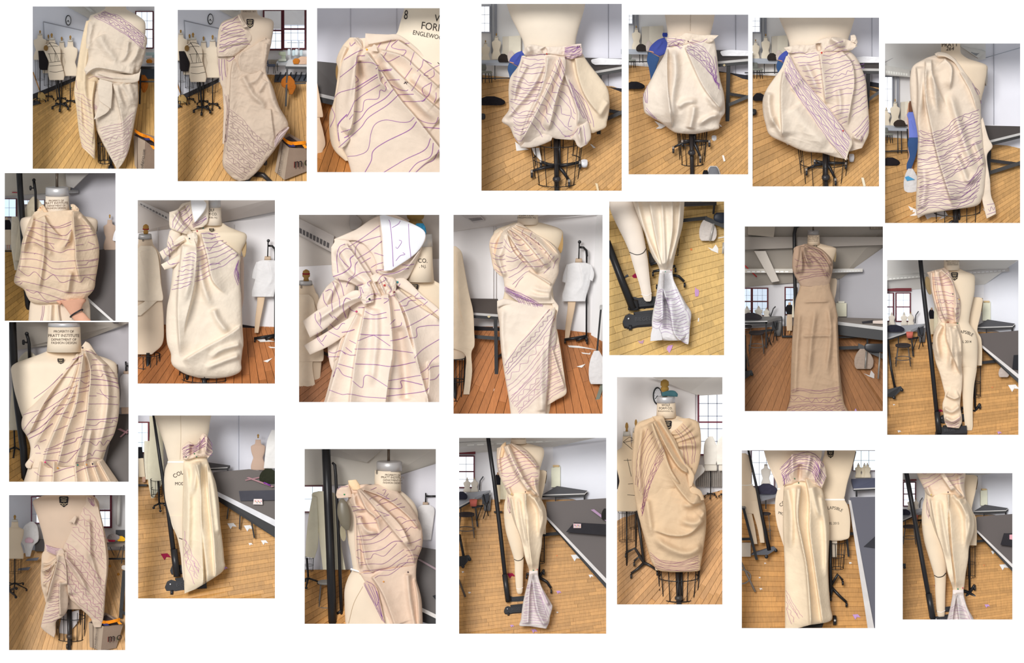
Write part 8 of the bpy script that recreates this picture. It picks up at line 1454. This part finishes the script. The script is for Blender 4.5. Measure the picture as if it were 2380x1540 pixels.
R.loft('arm_plate',[(453,340,362),(500,316,400),(585,312,424),(670,340,424),(716,380,412)],.34,mat('black',(112,104,88)),T,k=.5,top=.2,bot=.2);R.disc('arm_plate',358,745,24,66,.42,.04,mat('plain',(150,140,116)),T,rot=-.12)
R.loft('waist_tape',[(424,1036,500,1060),(420,1048,500,1074)],.4,mat('form',(244,240,236)),T,k=.2);R.ink([[(525,1190),(450,1330),(405,1500)]],T,mat('ink',(176,150,116)),w=4,name='hip_seam')
G=R.thing('draped_dress','gathered muslin shoulder drape wrapping over the hip','dress',750,1500,.4)
mu=mat('cloth',(222,192,156))
R.loft('hip_fall',[(500,1080,975,1010),(540,1150,975,1130),(600,1260,1000,1220),(660,1380,1020,1320),(720,1525,1030,1525)],.42,mu,G,k=.34,pw=.72,folds=[('s',.05,60,[(600,1100),(700,1260),(800,1525)],.05,.02),('r',.03,24,[(900,1080),(920,1300),(960,1525)],.05,.02),('s',.03,40,[(960,1120),(990,1300),(1000,1525)],.05,.02)],wr=.008)
R.loft('hip_facing',[(530,1165,552,1140),(580,1270,640,1200),(640,1370,668,1300),(690,1480,712,1500)],.31,mat('cloth',(206,172,140)),G,k=.2)
R.loft('bodice',[(400,440,520,340),(420,500,740,340),(460,600,900,480),(468,700,985,610),(470,800,1024,720),(474,900,1024,850),(486,1000,985,960),(500,1090,975,1040)],.42,mu,G,k=.38,pw=.7,bot=.12,folds=[('s',.06,50,[(480,370),(560,540),(640,620),(680,780)],.03,.4),('s',.055,46,[(500,370),(640,540),(800,740),(930,900),(960,1000)],.03,.05),('s',.055,-50,[(490,370),(660,500),(840,680),(930,860)],.03,.1),('s',.045,40,[(520,370),(720,450),(900,590),(1010,720)],.03,.1),('r',.04,24,[(440,400),(470,520),(560,560)],.05,.3),('r',.04,26,[(490,600),(560,720),(680,740)],.1,.3),('s',.04,40,[(470,580),(520,800),(560,1000),(640,1120)],.05,.1),('r',.03,22,[(470,620),(490,850),(500,1050)],.1,.1)],wr=.008,wsc=80)
R.loft('shoulder_tuft',[(310,370,410,330),(300,420,430,400),(310,450,440,440)],.36,mu,G,k=.5,wr=.02);R.loft('yellow_tuft',[(400,300,470,292),(410,340,500,340),(440,380,510,380)],.36,mat('cloth',(240,206,140)),G,k=.5,wr=.02)
R.loft('shoulder_top',[(330,350,560,330),(390,380,640,360),(410,450,600,440)],.42,mu,G,k=.4,wr=.015)
R.loft('armhole_edge',[(415,440,450,430),(450,600,480,600),(455,800,490,800),(470,960,500,960),(492,1080,515,1080)],.4,mu,G,k=.6)
dp=mat('ink',(112,74,126))
R.ink([[(310,380),(340,355),(400,350)],[(590,380),(640,358)],[(700,420),(720,380),(690,380)],[(740,410),(720,440),(750,455)],[(660,475),(700,450),(750,455)],[(640,510),(700,490),(780,470),(815,450)],[(580,460),(610,440),(650,430)],[(430,520),(500,520)],[(438,560),(480,548),(550,542)],[(470,610),(510,600),(520,620)],[(470,665),(560,660),(640,655)],(5,[(475,772),(560,762),(660,748)]),[(470,795),(560,800),(620,780),(740,680)],[(480,835),(600,830),(700,790),(770,728)],(5.5,[(520,902),(640,890),(700,870),(780,815),(860,810)]),[(540,960),(590,955),(620,915),(700,935),(760,880),(810,830)],[(500,1010),(600,1000),(700,998),(800,930),(870,880)],[(525,1060),(640,1050),(740,1030),(820,975),(900,920)],[(530,1080),(600,1075),(660,1055),(780,1050),(840,1000),(960,985)],[(625,1120),(660,1100),(750,1090),(850,1020),(900,985)],[(800,510),(850,490)],[(740,560),(800,535),(880,520)],[(800,620),(840,605),(890,630)],[(850,665),(900,640),(970,632)],[(880,740),(930,690),(960,700),(985,690)],[(900,830),(960,815),(1015,790)],[(890,890),(960,880),(980,850),(1020,860)],[(900,940),(960,925),(1000,940)],[(800,710),(830,720),(900,700)],[(850,780),(920,760)],[(620,550),(660,560),(740,590)],[(700,600),(750,590)],[(620,630),(680,590)],[(470,890),(500,880),(520,900)],[(470,940),(500,960)],[(490,990),(530,990)],[(900,980),(910,960),(980,960)],[(640,400),(720,440)]],G,dp,w=4)
R.ink([[(540,1165),(610,1300),(712,1500)],[(555,1145),(625,1200),(690,1450)],[(570,1170),(620,1280),(640,1350),(660,1300),(640,1230)],[(600,1190),(630,1270),(690,1460)],[(535,1175),(600,1300),(690,1480)]],G,mat('ink',(98,60,132)),w=4)
pin(R,G,370,418,(30,140,80),7);pin(R,G,905,1070,(60,40,50),7);pin(R,G,700,1150,(220,150,60),7)
# ================================================================ picture 19
R19=R=Room((1424,866,1689,1414),745,'fifth picture of bottom row')
shell(R,(240,238,240),x1=735)
surface(R,'ceiling',[(215,10,1.0),(735,10,1.0),(735,140,1.4),(560,150,1.5),(420,80,1.4)],(230,226,220),'cream ceiling at top right','ceiling')
window(R,'tall grid window with dark red frame',566,118,740,530,1.5,3,5,frame=(104,44,58),sky=(246,250,255),fw=10,mid=322,bars=(110,116,136),bw=4)
plank_floor(R,[(10,960),(735,760),(735,1530),(10,1530)],(1350,200),(-900,1505),(900,1505),40,(212,160,106),cuts=2,fy1=760,fd1=1.5,seed=19)
surface(R,'wall_left',[(10,10,1.25),(540,10,1.55),(540,780,1.55),(10,1000,1.25)],(240,236,234),'white wall behind the forms','wall')
o=R.slab('baseboard_left',[(10,985,1.22),(150,935,1.3),(150,975,1.28),(10,1028,1.2)],.02,mat('plain',(70,64,64)));R.tag(o,'dark baseboard behind the left forms','baseboard',kind='structure')
clock(R,292,150,30,58,1.3,'black rimmed clock half hidden by the neck')
H=R.thing('radiator','long grey radiator below the window','radiator',640,740,1.45)
for i in range(14): R.rect('radiator_fin',548+i*13,640,557+i*13,745,1.45,.03,mat('plain',(150,142,134)),H)
for cx,hw,l in ((640,42,'far form in white wrap below the window'),(722,30,'far form cut by the right border')):
 T=bform(R,l,cx,460,640,hw,1.3,800,col=(230,222,204),gr=None,finial=False,cap=False,cag=False,neckh=.1)
 R.loft('white_wrap',[(415,cx-12,cx+14),(450,cx-38,cx+30),(520,cx-46,cx+50),(600,cx-40,cx+34)],1.26,mat('cloth',(240,234,220)),T,k=.5,wr=.03,reg=False)
garment_on_stand(R,'crumpled white cloth right of the waist',[(600,560,585),(640,540,600),(700,525,545),(740,526,540)],1.1,(238,234,226))
o=R.loft('black_cloth',[(560,28,50),(640,28,66),(760,28,62)],1.0,mat('cloth',(46,42,44)),None,k=.3,reg=False);R.tag(o,'black cloth on the form at left border','cloth')
bform(R,'cream dress form with finial behind the taped one',152,305,860,60,1.0,1170,gr=None,col=(226,202,156))
T=bform(R,'cream dress form crossed with black tape at left',92,325,905,72,.85,1290,gr=None,col=(228,202,152),plate=-.3,reg=True,wheel_r=85)
R.ink([[(70,450),(110,420),(130,430)],[(68,450),(128,500)],[(70,455),(135,440)],[(72,572),(122,570)],[(96,560),(122,678)],[(100,726),(132,724)],[(96,797),(146,800)]],T,mat('ink',(36,34,34)),w=4,name='style_tape')
C=R.thing('caster_base','black pole and casters left of the skirt','stand base',210,1330,.7);R.tube('pole',[(160,900,.75),(205,1250,.7)],10,mat('black',(46,42,40)),C)
for p in ((120,1310),(85,1175),(290,1290),(140,1230)): R.tube('caster_arm',[(206,1240,.7),((206+p[0])/2,p[1]-30,.68),(*p,.66)],[11,9,8],mat('black',(46,42,40)),C);R.tube('caster',[(p[0]-5,p[1]+18,.65),(p[0]+6,p[1]+18,.65)],16,mat('black',(50,46,44)),C)
T=R.thing('dress_form','cream dress form with gilt finial and lettered neck','dress form',430,1500,.5);fm=mat('form',(232,206,160))
R.loft('torso',[(280,280,420),(300,230,480),(320,170,555),(350,155,566),(450,160,560),(700,190,510),(1000,210,560),(1290,280,560)],.5,fm,T,k=.4)
neck(R,T,350,195,292,62,.47,cap=154,col=(234,210,168));R.disc('arm_plate',562,360,5,44,.5,.03,mat('plain',(110,110,112)),T)
R.lathe('finial',340,[(44,10),(56,26),(82,28),(90,20),(98,27),(112,26),(124,16),(152,18)],.47,mat('plain',(168,132,66)),T,n=22)
o=R.loft('teal_cloth',[(320,128,322,154),(370,115,360,152),(405,118,405,156),(426,138,424,156)],.4,mat('cloth',(64,100,106)),None,k=.4,wr=.02,reg=False);R.tag(o,'teal cloth strip tied below the finial','cloth')
R.text('WOLF',346,218,22,mat('ink',(46,42,40)),T,sx=.9);R.text('FORM CO.',346,238,21,mat('ink',(46,42,40)),T,sx=.9);R.text('ENGLEWOOD, N.J.',346,254,12,mat('ink',(70,60,54)),T);crest(R,T,356,345,60,66)
main_base(R,T,426,1290,1540,1500,60,.5,pole=17,cg=(432,1260,140,1470,120,(0,.35,1)),arms=());R.lathe('pole_collar',432,[(1455,18),(1464,27),(1478,27),(1486,18)],.43,mat('black',(60,56,54)),T)
G=R.thing('draped_dress','knee-length wrapped muslin dress with purple lined hem','dress',420,1300,.4);mu=mat('cloth',(216,182,124))
R.loft('right_bust',[(420,300,500,296),(370,380,562,330),(400,450,578,450),(430,560,570,560),(480,640,548,640),(500,680,530,680)],.44,mu,G,k=.42,folds=[('s',.03,24,[(380,400),(440,390),(520,320)],.05,.3),('s',.03,22,[(390,430),(450,410),(540,350)],.05,.3),('s',.03,22,[(400,460),(480,430),(570,400)],.05,.3),('r',.03,18,[(410,480),(500,470),(576,480)],.05,.3)])
R.loft('skirt',[(170,560,520,620),(150,700,520,700),(148,780,560,770),(160,880,604,860),(180,980,612,960),(205,1070,606,1060),(236,1180,588,1180),(256,1240,576,1250),(300,1290,568,1290),(380,1302,520,1300)],.43,mu,G,k=.42,pw=.7,folds=[('s',.05,50,[(350,640),(450,780),(520,850),(600,840)],.05,.1),('s',.045,-40,[(600,960),(500,1050),(380,1060),(260,1020)],.05,.2),('r',.04,24,[(560,790),(520,860),(440,860)],.1,.3),('r',.045,26,[(610,900),(540,980),(420,960)],.1,.3),('r',.04,26,[(590,1130),(480,1180),(340,1130),(270,1060)],.1,.2),('r',.03,22,[(220,820),(240,960),(260,1080)],.1,.3)],wr=.014,wsc=70)
R.loft('left_wrap',[(230,300,320,280),(150,345,345,350),(138,450,390,430),(126,600,450,540),(136,740,500,660),(160,900,400,800),(190,1010,240,960)],.4,mu,G,k=.4,pw=.7,folds=[('s',.06,-40,[(255,320),(330,500),(380,640),(480,780)],.03,.2),('s',.055,36,[(270,310),(350,480),(440,620),(520,660)],.03,.1),('r',.04,18,[(250,320),(290,440),(330,540)],.05,.3),('r',.03,20,[(190,340),(170,600),(190,860)],.1,.2)],wr=.01,wsc=60)
R.loft('cross_band',[(258,285,330,280),(300,340,365,370),(370,440,410,440),(420,540,460,560),(480,640,530,660),(500,750,520,740)],.3,mu,G,k=.4,folds=[('r',.02,14,[(300,300),(390,450),(500,660)])])
R.loft('hip_knot',[(500,760,520,740),(490,800,575,770),(500,850,600,830)],.3,mu,G,k=.4,wr=.02)
lp=mat('ink',(160,118,128));dp=mat('ink',(120,72,108))
R.ink(R.hatch([(340,480),(290,560),(210,760),(185,900)],[(330,560),(260,700),(210,860),(190,960)],5,wob=5,zig=(2,),amp=8,seed=1)+R.hatch([(400,370),(450,450),(475,610)],[(460,330),(540,440),(535,600)],4,wob=4,seed=2)+R.hatch([(240,1175),(330,1225),(460,1230),(580,1190)],[(280,1275),(350,1290),(460,1292),(570,1280)],8,wob=4,seed=3),G,dp,w=2.6)
R.ink(R.hatch([(240,360),(170,500),(145,740)],[(330,470),(250,620),(200,820)],7,wob=8,seed=4),G,lp,w=2.4)

# ================================================================ picture 20
R20=R=Room((1714,1036,2044,1469),1174,'sixth picture of bottom row')
shell(R,(232,232,238))
window(R,'bright window behind the left mannequin',120,40,300,330,1.54,3,3,frame=(120,96,110),sky=(236,242,252),fw=8);window(R,'bright window at the upper right',960,40,1150,200,1.54,3,2,frame=(140,120,130),sky=(230,242,252),fw=8)
plank_floor(R,[(10,480),(1170,480),(1170,1530),(10,1530)],(9000,1300),(0,300),(300,2700),56,(206,150,82),cuts=3,fy1=480,fd1=1.52,seed=20)
bform(R,'far form in white dress with dark collar',235,150,340,40,1.3,None,col=(240,234,222),gr=None,finial=False)
for i,(cx,l) in enumerate(((1000,'first far form at upper right'),(1050,'red-capped far form at upper right'),(1075,'third far form at upper right'))): bform(R,l,cx,140,262,28,1.4-i*.05,None,col=(226,212,176),gr=None)
TT=table(R,'left work table with cloth heap',[(150,450,.95),(330,400,1.1),(330,380,1.3),(150,400,1.3)],.03,[(235,440,235,520,1.1,10)],colt=(140,142,150));cloth_heap(R,'dark_cloth','dark cloth on the left work table',160,310,330,400,1.1,(60,58,74),cat='cloth',k=.25)
TT=table(R,'far blue-grey table at the right',[(960,352,1.15),(1170,342,1.1),(1170,262,1.35),(940,272,1.35)],.03,[(985,360,985,420,1.15,14)],colt=(80,84,104),edges=[(0,1)],ew=10,apron=10)
TT=table(R,'long grey cutting table with white edge',[(928,452,.95),(1130,1530,.42),(1170,1530,.42),(1170,418,1.05),(930,424,1.05)],.03,[(905,760,920,915,.85,16)],colt=(84,84,96),rails=[(900,725,.92,960,725,.92,24)]);R.slab('edge_strip',[(918,445,.94),(938,450,.94),(1135,1525,.4),(1080,1525,.4)],.015,mat('plain',(206,202,200)),TT)
o=R.slab('sketchbook',[(1170,720,.75),(1170,850,.68),(1045,832,.68)],.012,mat('plain',(52,52,58)));R.tag(o,'dark book corner on the cutting table','sketchbook')
stool(R,'metal stool behind the black post',230,556,46,770,.95,col=(110,104,100))
TT=table(R,'dark table corner at the left border',[(10,512,.8),(70,508,.8),(60,490,.9),(10,490,.9)],.02,[(50,515,160,940,.75,22)],colt=(130,126,124),rails=[(10,770,.8,110,768,.8,22)])
o=R.rect('white_box',20,800,110,915,.9,.1,mat('plain',(206,194,178)));R.tag(o,'pale box behind the left table leg','box')
T=R.thing('stool_frame','grey stool legs cut by the left border','stool',90,1200,.66);R.tube('leg',[(30,960,.72),(148,1205,.62)],9,mat('metal',(140,132,124)),T);R.tube('foot_ring',[(20+88*math.cos(a),1080+60*math.sin(a),.68) for a in np.linspace(-1.5,1.5,16)],7,mat('metal',(140,132,124)),T)
T=R.thing('leg_form','cream legged mannequin seen from behind at left','dress form',150,810,.9);fm=mat('form',(226,200,156))
R.loft('torso',[(60,10,70),(110,10,120),(200,10,118),(300,10,116),(330,10,130),(400,10,175),(480,20,178),(560,60,178)],.9,fm,T,k=.4);R.loft('leg',[(450,20,100),(560,60,120),(680,100,145),(810,135,165)],.9,fm,T,k=.6);R.loft('leg',[(450,95,178),(560,130,190),(680,165,210),(800,188,225)],.88,fm,T,k=.6)
R.ink([[(15,322),(70,325),(130,318)]],T,mat('ink',(240,234,222)),w=9,name='waist_tape')
S=black_post(R,'black post on a wide rolling base at left',[(84,10),(150,300),(200,560),(262,860)],[9,11,14,17],d=.8);R.slab('base_bar',[(130,880,.8),(300,828,.8),(326,850,.78),(250,900,.76),(110,900,.78)],.05,mat('black',(40,42,54)),S);R.ball('caster',240,915,16,.74,black(),S);R.ball('caster',318,864,14,.74,black(),S)
T=R.thing('dress_form','cream dress form with black crest right of the drape','dress form',800,1290,.66)
R.loft('torso',[(10,730,985),(80,715,970),(180,690,945),(300,680,910),(400,690,890),(440,690,885),(500,680,915),(600,690,932),(700,700,930),(760,720,920),(782,740,860)],.66,mat('form',(230,206,162)),T,k=.4)
crest(R,T,770,66,56,70);R.text('COLLAPSIBLE',775,522,36,mat('ink',(48,44,42)),T,arc=170,sx=.85);R.text('MODEL 2015',770,648,28,mat('ink',(48,44,42)),T,sx=.9);R.loft('waist_tape',[(436,690,886),(450,690,890)],.66,mat('form',(246,238,226)),T,k=.42);R.loft('armhole',[(45,960,984),(120,940,966),(180,935,948)],.66,mat('plain',(80,68,56)),T,k=.5,reg=False)
cage(R,T,825,790,75,1010,52,.7,n=8,e=.25,w=3);R.tube('pole',[(766,780,.66),(770,1210,.64)],15,black(),T);R.loft('leg_stub',[(780,782,825),(918,785,822)],.72,mat('form',(222,204,172)),T,k=.5,reg=False)
for p in ((770,1240),(870,1110),(900,1290)): R.tube('caster_arm',[(770,1160,.66),((770+p[0])/2+10,p[1]-50,.64),(*p,.62)],[13,12,11],black(),T);R.tube('caster',[(p[0]-7,p[1]+22,.6),(p[0]+8,p[1]+22,.6)],20,black(),T,n=12)
S=R.thing('rolling_stand','black stand wheels beneath the skirt hem','stand',700,1480,.5);R.tube('wheel',[(790,1440,.5),(815,1440,.5)],42,black(),S,n=16);R.ball('hub',806,1442,10,.44,mat('metal',(190,186,180)),S);R.slab('base_bar',[(510,1470,.5),(560,1450,.52),(720,1440,.52),(700,1500,.49),(540,1503,.49)],.03,black(),S)
floor_bits(R,[('lilac inked scrap at lower right',985,1410,34,1),('white scrap left of the skirt',230,970,10,0),('white scrap lower left',195,1182,14,0),('white scrap right of the cage',935,968,14,0),('dark speck scrap by the stool',185,1088,10,0)])
T=R.thing('leg_form','cream form torso printed with letters behind the long skirt','dress form',400,1480,.5)
R.loft('torso',[(10,212,700),(100,235,690),(200,275,640),(300,320,600),(350,332,590),(420,316,600),(520,310,600),(640,325,600),(760,360,560),(850,390,540)],.54,mat('form',(232,210,172)),T,k=.4);R.text('COLLAPSIBLE',450,450,40,mat('ink',(52,48,46)),T,arc=150,rot=-.2,sx=.9);R.text('MODEL',385,575,32,mat('ink',(52,48,46)),T,rot=.3);R.loft('waist_tape',[(348,330,450),(362,328,450)],.52,mat('form',(246,238,226)),T,k=.3)
G=R.thing('draped_skirt','floor-length pleated muslin skirt with inked ruffle top','skirt',560,1490,.4);mu=mat('cloth',(234,210,164))
R.loft('skirt_panel',[(440,262,650,280),(388,330,695,345),(378,420,720,430),(376,560,752,560),(376,700,762,700),(384,850,755,850),(390,1000,750,1000),(392,1150,755,1150),(392,1300,768,1320),(392,1430,774,1440),(394,1530,600,1480)],.4,mu,G,k=.42,pw=.72,folds=[('s',.055,60,[(500,320),(490,560),(530,800),(570,1000),(600,1400),(610,1620)],.03,.02),('s',.055,-60,[(520,320),(500,600),(540,820),(580,1060),(606,1400),(612,1620)],.03,.02),('s',.055,50,[(560,230),(600,440),(600,700),(640,1000),(700,1420),(720,1620)],.03,.02),('r',.04,30,[(410,340),(440,560),(440,900)],.05,.3),('r',.04,26,[(620,330),(660,520),(700,620)],.05,.3),('r',.035,24,[(690,400),(730,700),(740,1100)],.05,.2)],wr=.008,wsc=90)
R.loft('top_ruffle',[(350,180,378,330),(430,100,440,320),(460,52,490,300),(560,55,560,300),(640,70,630,320),(720,160,680,340),(740,250,700,350)],.33,mat('cloth',(228,202,168)),G,k=.5,bot=.02,wr=.03,wsc=60,folds=[('r',.04,26,[(450,60),(460,290)]),('r',.04,24,[(600,70),(560,290)]),('r',-.04,18,[(520,150),(510,300)]),('r',.03,20,[(690,120),(650,320)])])
dp=mat('ink',(110,66,132))
R.ink(R.hatch([(352,185),(440,95),(540,60),(640,75),(720,180)],[(370,290),(450,210),(540,185),(620,220),(660,320)],8,wob=9,seed=1)+R.hatch([(360,230),(375,270),(378,330)],[(420,230),(430,270),(440,290)],5,wob=6,seed=2)+R.hatch([(650,110),(690,190),(735,270)],[(620,200),(640,260),(690,340)],6,wob=5,seed=3),G,dp,w=3.8)
R.ink(R.hatch([(405,1180),(450,1280),(545,1420)],[(396,1330),(420,1400),(450,1480)],4,wob=8,zig=(2,),amp=10,seed=4)+[[(425+i*16,1265+i*28),(440+i*14,1300+i*26)] for i in range(5)],G,mat('ink',(150,106,140)),w=3.2)
pin(R,G,473,270,(30,100,60),6);pin(R,G,506,305,(30,90,60),6)

# ================================================================ picture 22
R22=R=Room((11,1140,301,1520),1175,'first picture of bottom row')
shell(R,(226,224,224))
surface(R,'wall_left',[(10,10,1.4),(300,10,1.55),(300,600,1.55),(10,640,1.4)],(226,230,240),'bluish white wall at left','wall')
window(R,'sash window with white blind at upper right',850,45,990,335,1.5,3,4,frame=(104,44,58),sky=(236,244,252),fw=16,blind=130,mid=185)
window(R,'narrow window strip behind the shoulder',255,60,330,300,1.52,1,3,frame=(120,60,84),sky=(232,240,250),fw=8)
o=R.tube('wall_pipe',[(1078,20,1.45),(1066,320,1.45)],18,mat('plain',(222,220,216)));R.tag(o,'white vertical pipe at the right','pipe')
plank_floor(R,[(10,560),(1165,560),(1165,1530),(10,1530)],(760,150),(-2200,1505),(2600,1505),100,(212,164,106),cuts=2,fy1=560,fd1=1.52,seed=22,gap=.045)
bform(R,'cream dress form with finial at left',95,228,640,84,.98,900,gr=None,col=(228,206,164),reg=True,wheel_r=120)
C=R.thing('caster_base','black casters at the left border','stand base',70,1000,.85)
for p in ((105,990),(110,910),(40,900)): R.tube('caster_arm',[(40,940,.88),(*p,.85)],[12,9],mat('black',(60,50,44)),C);R.ball('caster',p[0],p[1]+10,14,.84,black(),C)
garment_on_stand(R,'pile of white muslin pieces on a stand',[(290,240,270),(340,180,310),(460,150,320),(520,180,270),(620,200,240)],1.2,(228,226,224),wr=.03);cloth_heap(R,'pink_cloth','pink cloth among the white pieces',190,440,270,490,1.12,(222,180,190),cat='cloth')
for x,y,l in ((265,640,'farther flat metal stand base'),(185,730,'nearer flat metal stand base')): o=R.slab('stand_plate',[(x-50,y,1.2),(x+60,y-14,1.2),(x+40,y+16,1.15),(x-70,y+20,1.15)],.01,mat('metal',(110,112,122)));R.tag(o,l,'stand base')
o=R.rect('dark_cart',285,460,380,570,1.3,.1,mat('plain',(80,76,74)));R.tag(o,'dark trolley behind the waist','trolley')
TT=table(R,'grey table with coloured bundles at right',[(930,505,1.15),(1165,500,1.1),(1165,465,1.3),(940,480,1.3)],.03,[(985,515,1030,610,1.2,6),(1100,515,1060,630,1.2,6),(1120,510,1100,685,1.1,8)],colt=(150,138,128),rails=[(960,640,1.15,1165,640,1.15,16)])
for n_,x0,y0,x1,y1,c,l in (('grey_bag',965,405,1090,462,(150,142,140),'grey bag on the right table'),('red_bundle',970,438,1040,480,(170,40,70),'red bundle on the right table'),('yellow_bundle',1058,425,1135,475,(236,180,40),'yellow bundle on the right table'),('tan_bundle',945,450,985,486,(222,170,140),'tan bundle on the right table')): cloth_heap(R,n_,l,x0,y0,x1,y1,1.08,c,cat='bundle')
o=R.rect('black_chair',1045,370,1160,440,1.3,.05,mat('black',(44,44,48)));R.tag(o,'dark chair back behind the bundles','chair')
for x,y,l in ((990,708,'upper yellow ball on the floor'),(1070,785,'lower yellow ball on the floor')): o=R.ball('yellow_ball',x,y,12,R.F(y)-.02,mat('plain',(206,140,50)));R.tag(o,l,'ball')
TT=table(R,'black table corner at the right border',[(1100,712,.75),(1165,740,.72),(1165,698,.8),(1110,700,.8)],.03,[(1125,750,1090,1200,.72,34)],colt=(206,200,194),rails=[(1090,1120,.72,1165,1190,.66,30)])
T=R.thing('dress_form','large cream dress form with black crest and bare shoulder','dress form',600,1500,.5)
R.loft('torso',[(30,400,800),(60,330,850),(95,268,880),(140,272,890),(220,300,890),(350,340,880),(450,365,860),(530,375,850),(700,350,900),(900,380,900),(1080,470,760),(1116,520,740)],.52,mat('form',(202,174,138)),T,k=.4);crest(R,T,556,104,88,102)
main_base(R,T,600,1110,1530,1480,50,.5,pole=17,cg=(622,1120,140,1390,130,(.25,1)),arms=());R.lathe('pole_collar',608,[(1350,20),(1362,28),(1382,28),(1394,20)],.43,mat('black',(60,50,46)),T);R.tube('caster',[(580,1465,.46),(600,1465,.46)],26,mat('black',(56,50,46)),T);R.text('8',598,1076,34,mat('ink',(40,36,34)),T,sx=.8)
R.loft('sheer_panel',[(540,1160,700,1120),(520,1260,690,1230),(510,1340,590,1350)],.64,mat('cloth',(200,192,188)),T,k=.2,reg=False)
G=R.thing('draped_dress','one-shoulder muslin wrap knotted at hip with zigzag purple lines','dress',600,1380,.4);mu=mat('cloth',(204,178,144));mu2=mat('cloth',(208,180,140))
R.loft('left_hip',[(380,555,520,570),(350,600,510,620),(344,700,500,700),(338,800,490,800),(345,900,460,900),(370,990,430,990),(385,1050,400,1050)],.44,mu2,G,k=.5,folds=[('s',.05,30,[(510,620),(420,690),(350,690)],.05,.1),('s',.05,30,[(500,650),(430,720),(345,760)],.05,.1),('s',.04,30,[(490,680),(430,800),(360,900)],.05,.1),('r',.03,18,[(480,720),(420,880),(390,1000)],.1,.2)],wr=.012)
R.loft('waist_band',[(378,500,395,570),(450,530,460,600),(545,545,500,615)],.33,mat('cloth',(206,178,164)),G,k=.4)
R.loft('main_wrap',[(770,50,850,80),(720,170,890,170),(660,290,915,270),(600,420,945,400),(545,540,968,540),(540,640,978,650),(560,760,970,780),(580,900,955,900),(600,1000,945,1020),(690,1090,938,1130),(800,1190,925,1220),(840,1285,905,1285)],.42,mu,G,k=.4,pw=.7,folds=[('s',.04,50,[(550,570),(580,760),(600,1000)],.03,.1),('r',.03,26,[(790,260),(800,500),(780,700)],.1,.3),('s',.03,-40,[(870,120),(930,400),(960,700),(940,1000)],.05,.2),('r',.03,24,[(560,600),(700,800),(800,1000)],.1,.3),('r',.025,22,[(800,560),(840,720),(900,900)],.1,.3)],wr=.016,wsc=90)
R.loft('knot_fall',[(490,590,560,560),(470,700,580,700),(430,860,590,850),(400,1000,600,980),(370,1130,590,1120),(345,1250,540,1190),(345,1290,500,1210),(400,1340,480,1250),(465,1382,480,1330)],.36,mu,G,k=.36,folds=[('s',.05,36,[(510,600),(470,760),(430,900),(390,1050)],.03,.1),('s',.05,-40,[(550,580),(580,720),(590,900)],.03,.1),('s',.04,40,[(520,850),(515,1000),(525,1180)],.05,.05)],wr=.012)
R.loft('knot',[(480,570,550,545),(490,640,570,600),(500,700,560,680)],.28,mu,G,k=.5,wr=.02)
R.loft('shoulder_tab',[(600,300,620,275),(640,302,665,230),(650,320,680,250)],.32,mu,G,k=.3)
lp=mat('ink',(146,108,128));dp=mat('ink',(116,74,112))
R.ink(R.hatch([(740,150),(830,230),(930,420)],[(620,400),(760,530),(950,740)],8,wob=6,zig=(1,3,5),amp=18,per=80,seed=1)+R.hatch([(560,480),(720,600),(950,880)],[(570,640),(720,800),(940,1080)],7,wob=5,zig=(1,4),amp=22,per=90,seed=2)+R.hatch([(580,700),(700,860),(935,1100)],[(600,960),(720,1080),(920,1240)],7,wob=6,zig=(1,3,5),amp=22,per=100,seed=3),G,lp,w=3.8)
R.ink(R.hatch([(385,505),(450,530),(520,545)],[(400,560),(450,590),(490,605)],6,wob=3,seed=4)+R.hatch([(500,650),(540,680),(575,740)],[(470,800),(520,820),(580,860)],3,wob=5,seed=5)+R.hatch([(470,880),(500,870),(520,890)],[(350,1250),(420,1240),(510,1200)],14,wob=10,seed=6)+R.hatch([(380,740),(410,760),(440,700)],[(360,860),(400,850),(430,820)],4,wob=8,seed=7)+R.hatch([(780,60),(800,110),(840,150)],[(840,60),(830,100),(845,140)],6,wob=8,zig=(2,4),amp=10,seed=8),G,dp,w=3.6)
tote(R,'canvas shopping bag with printed writing in bottom right corner',[(790,1240),(930,1275),(1115,1262)],[(800,1470),(905,1505),(1050,1480)],[(945,1145),(1100,1225)],.45,mo=(1030,1420,108,2),www=(866,1400,30,.1))
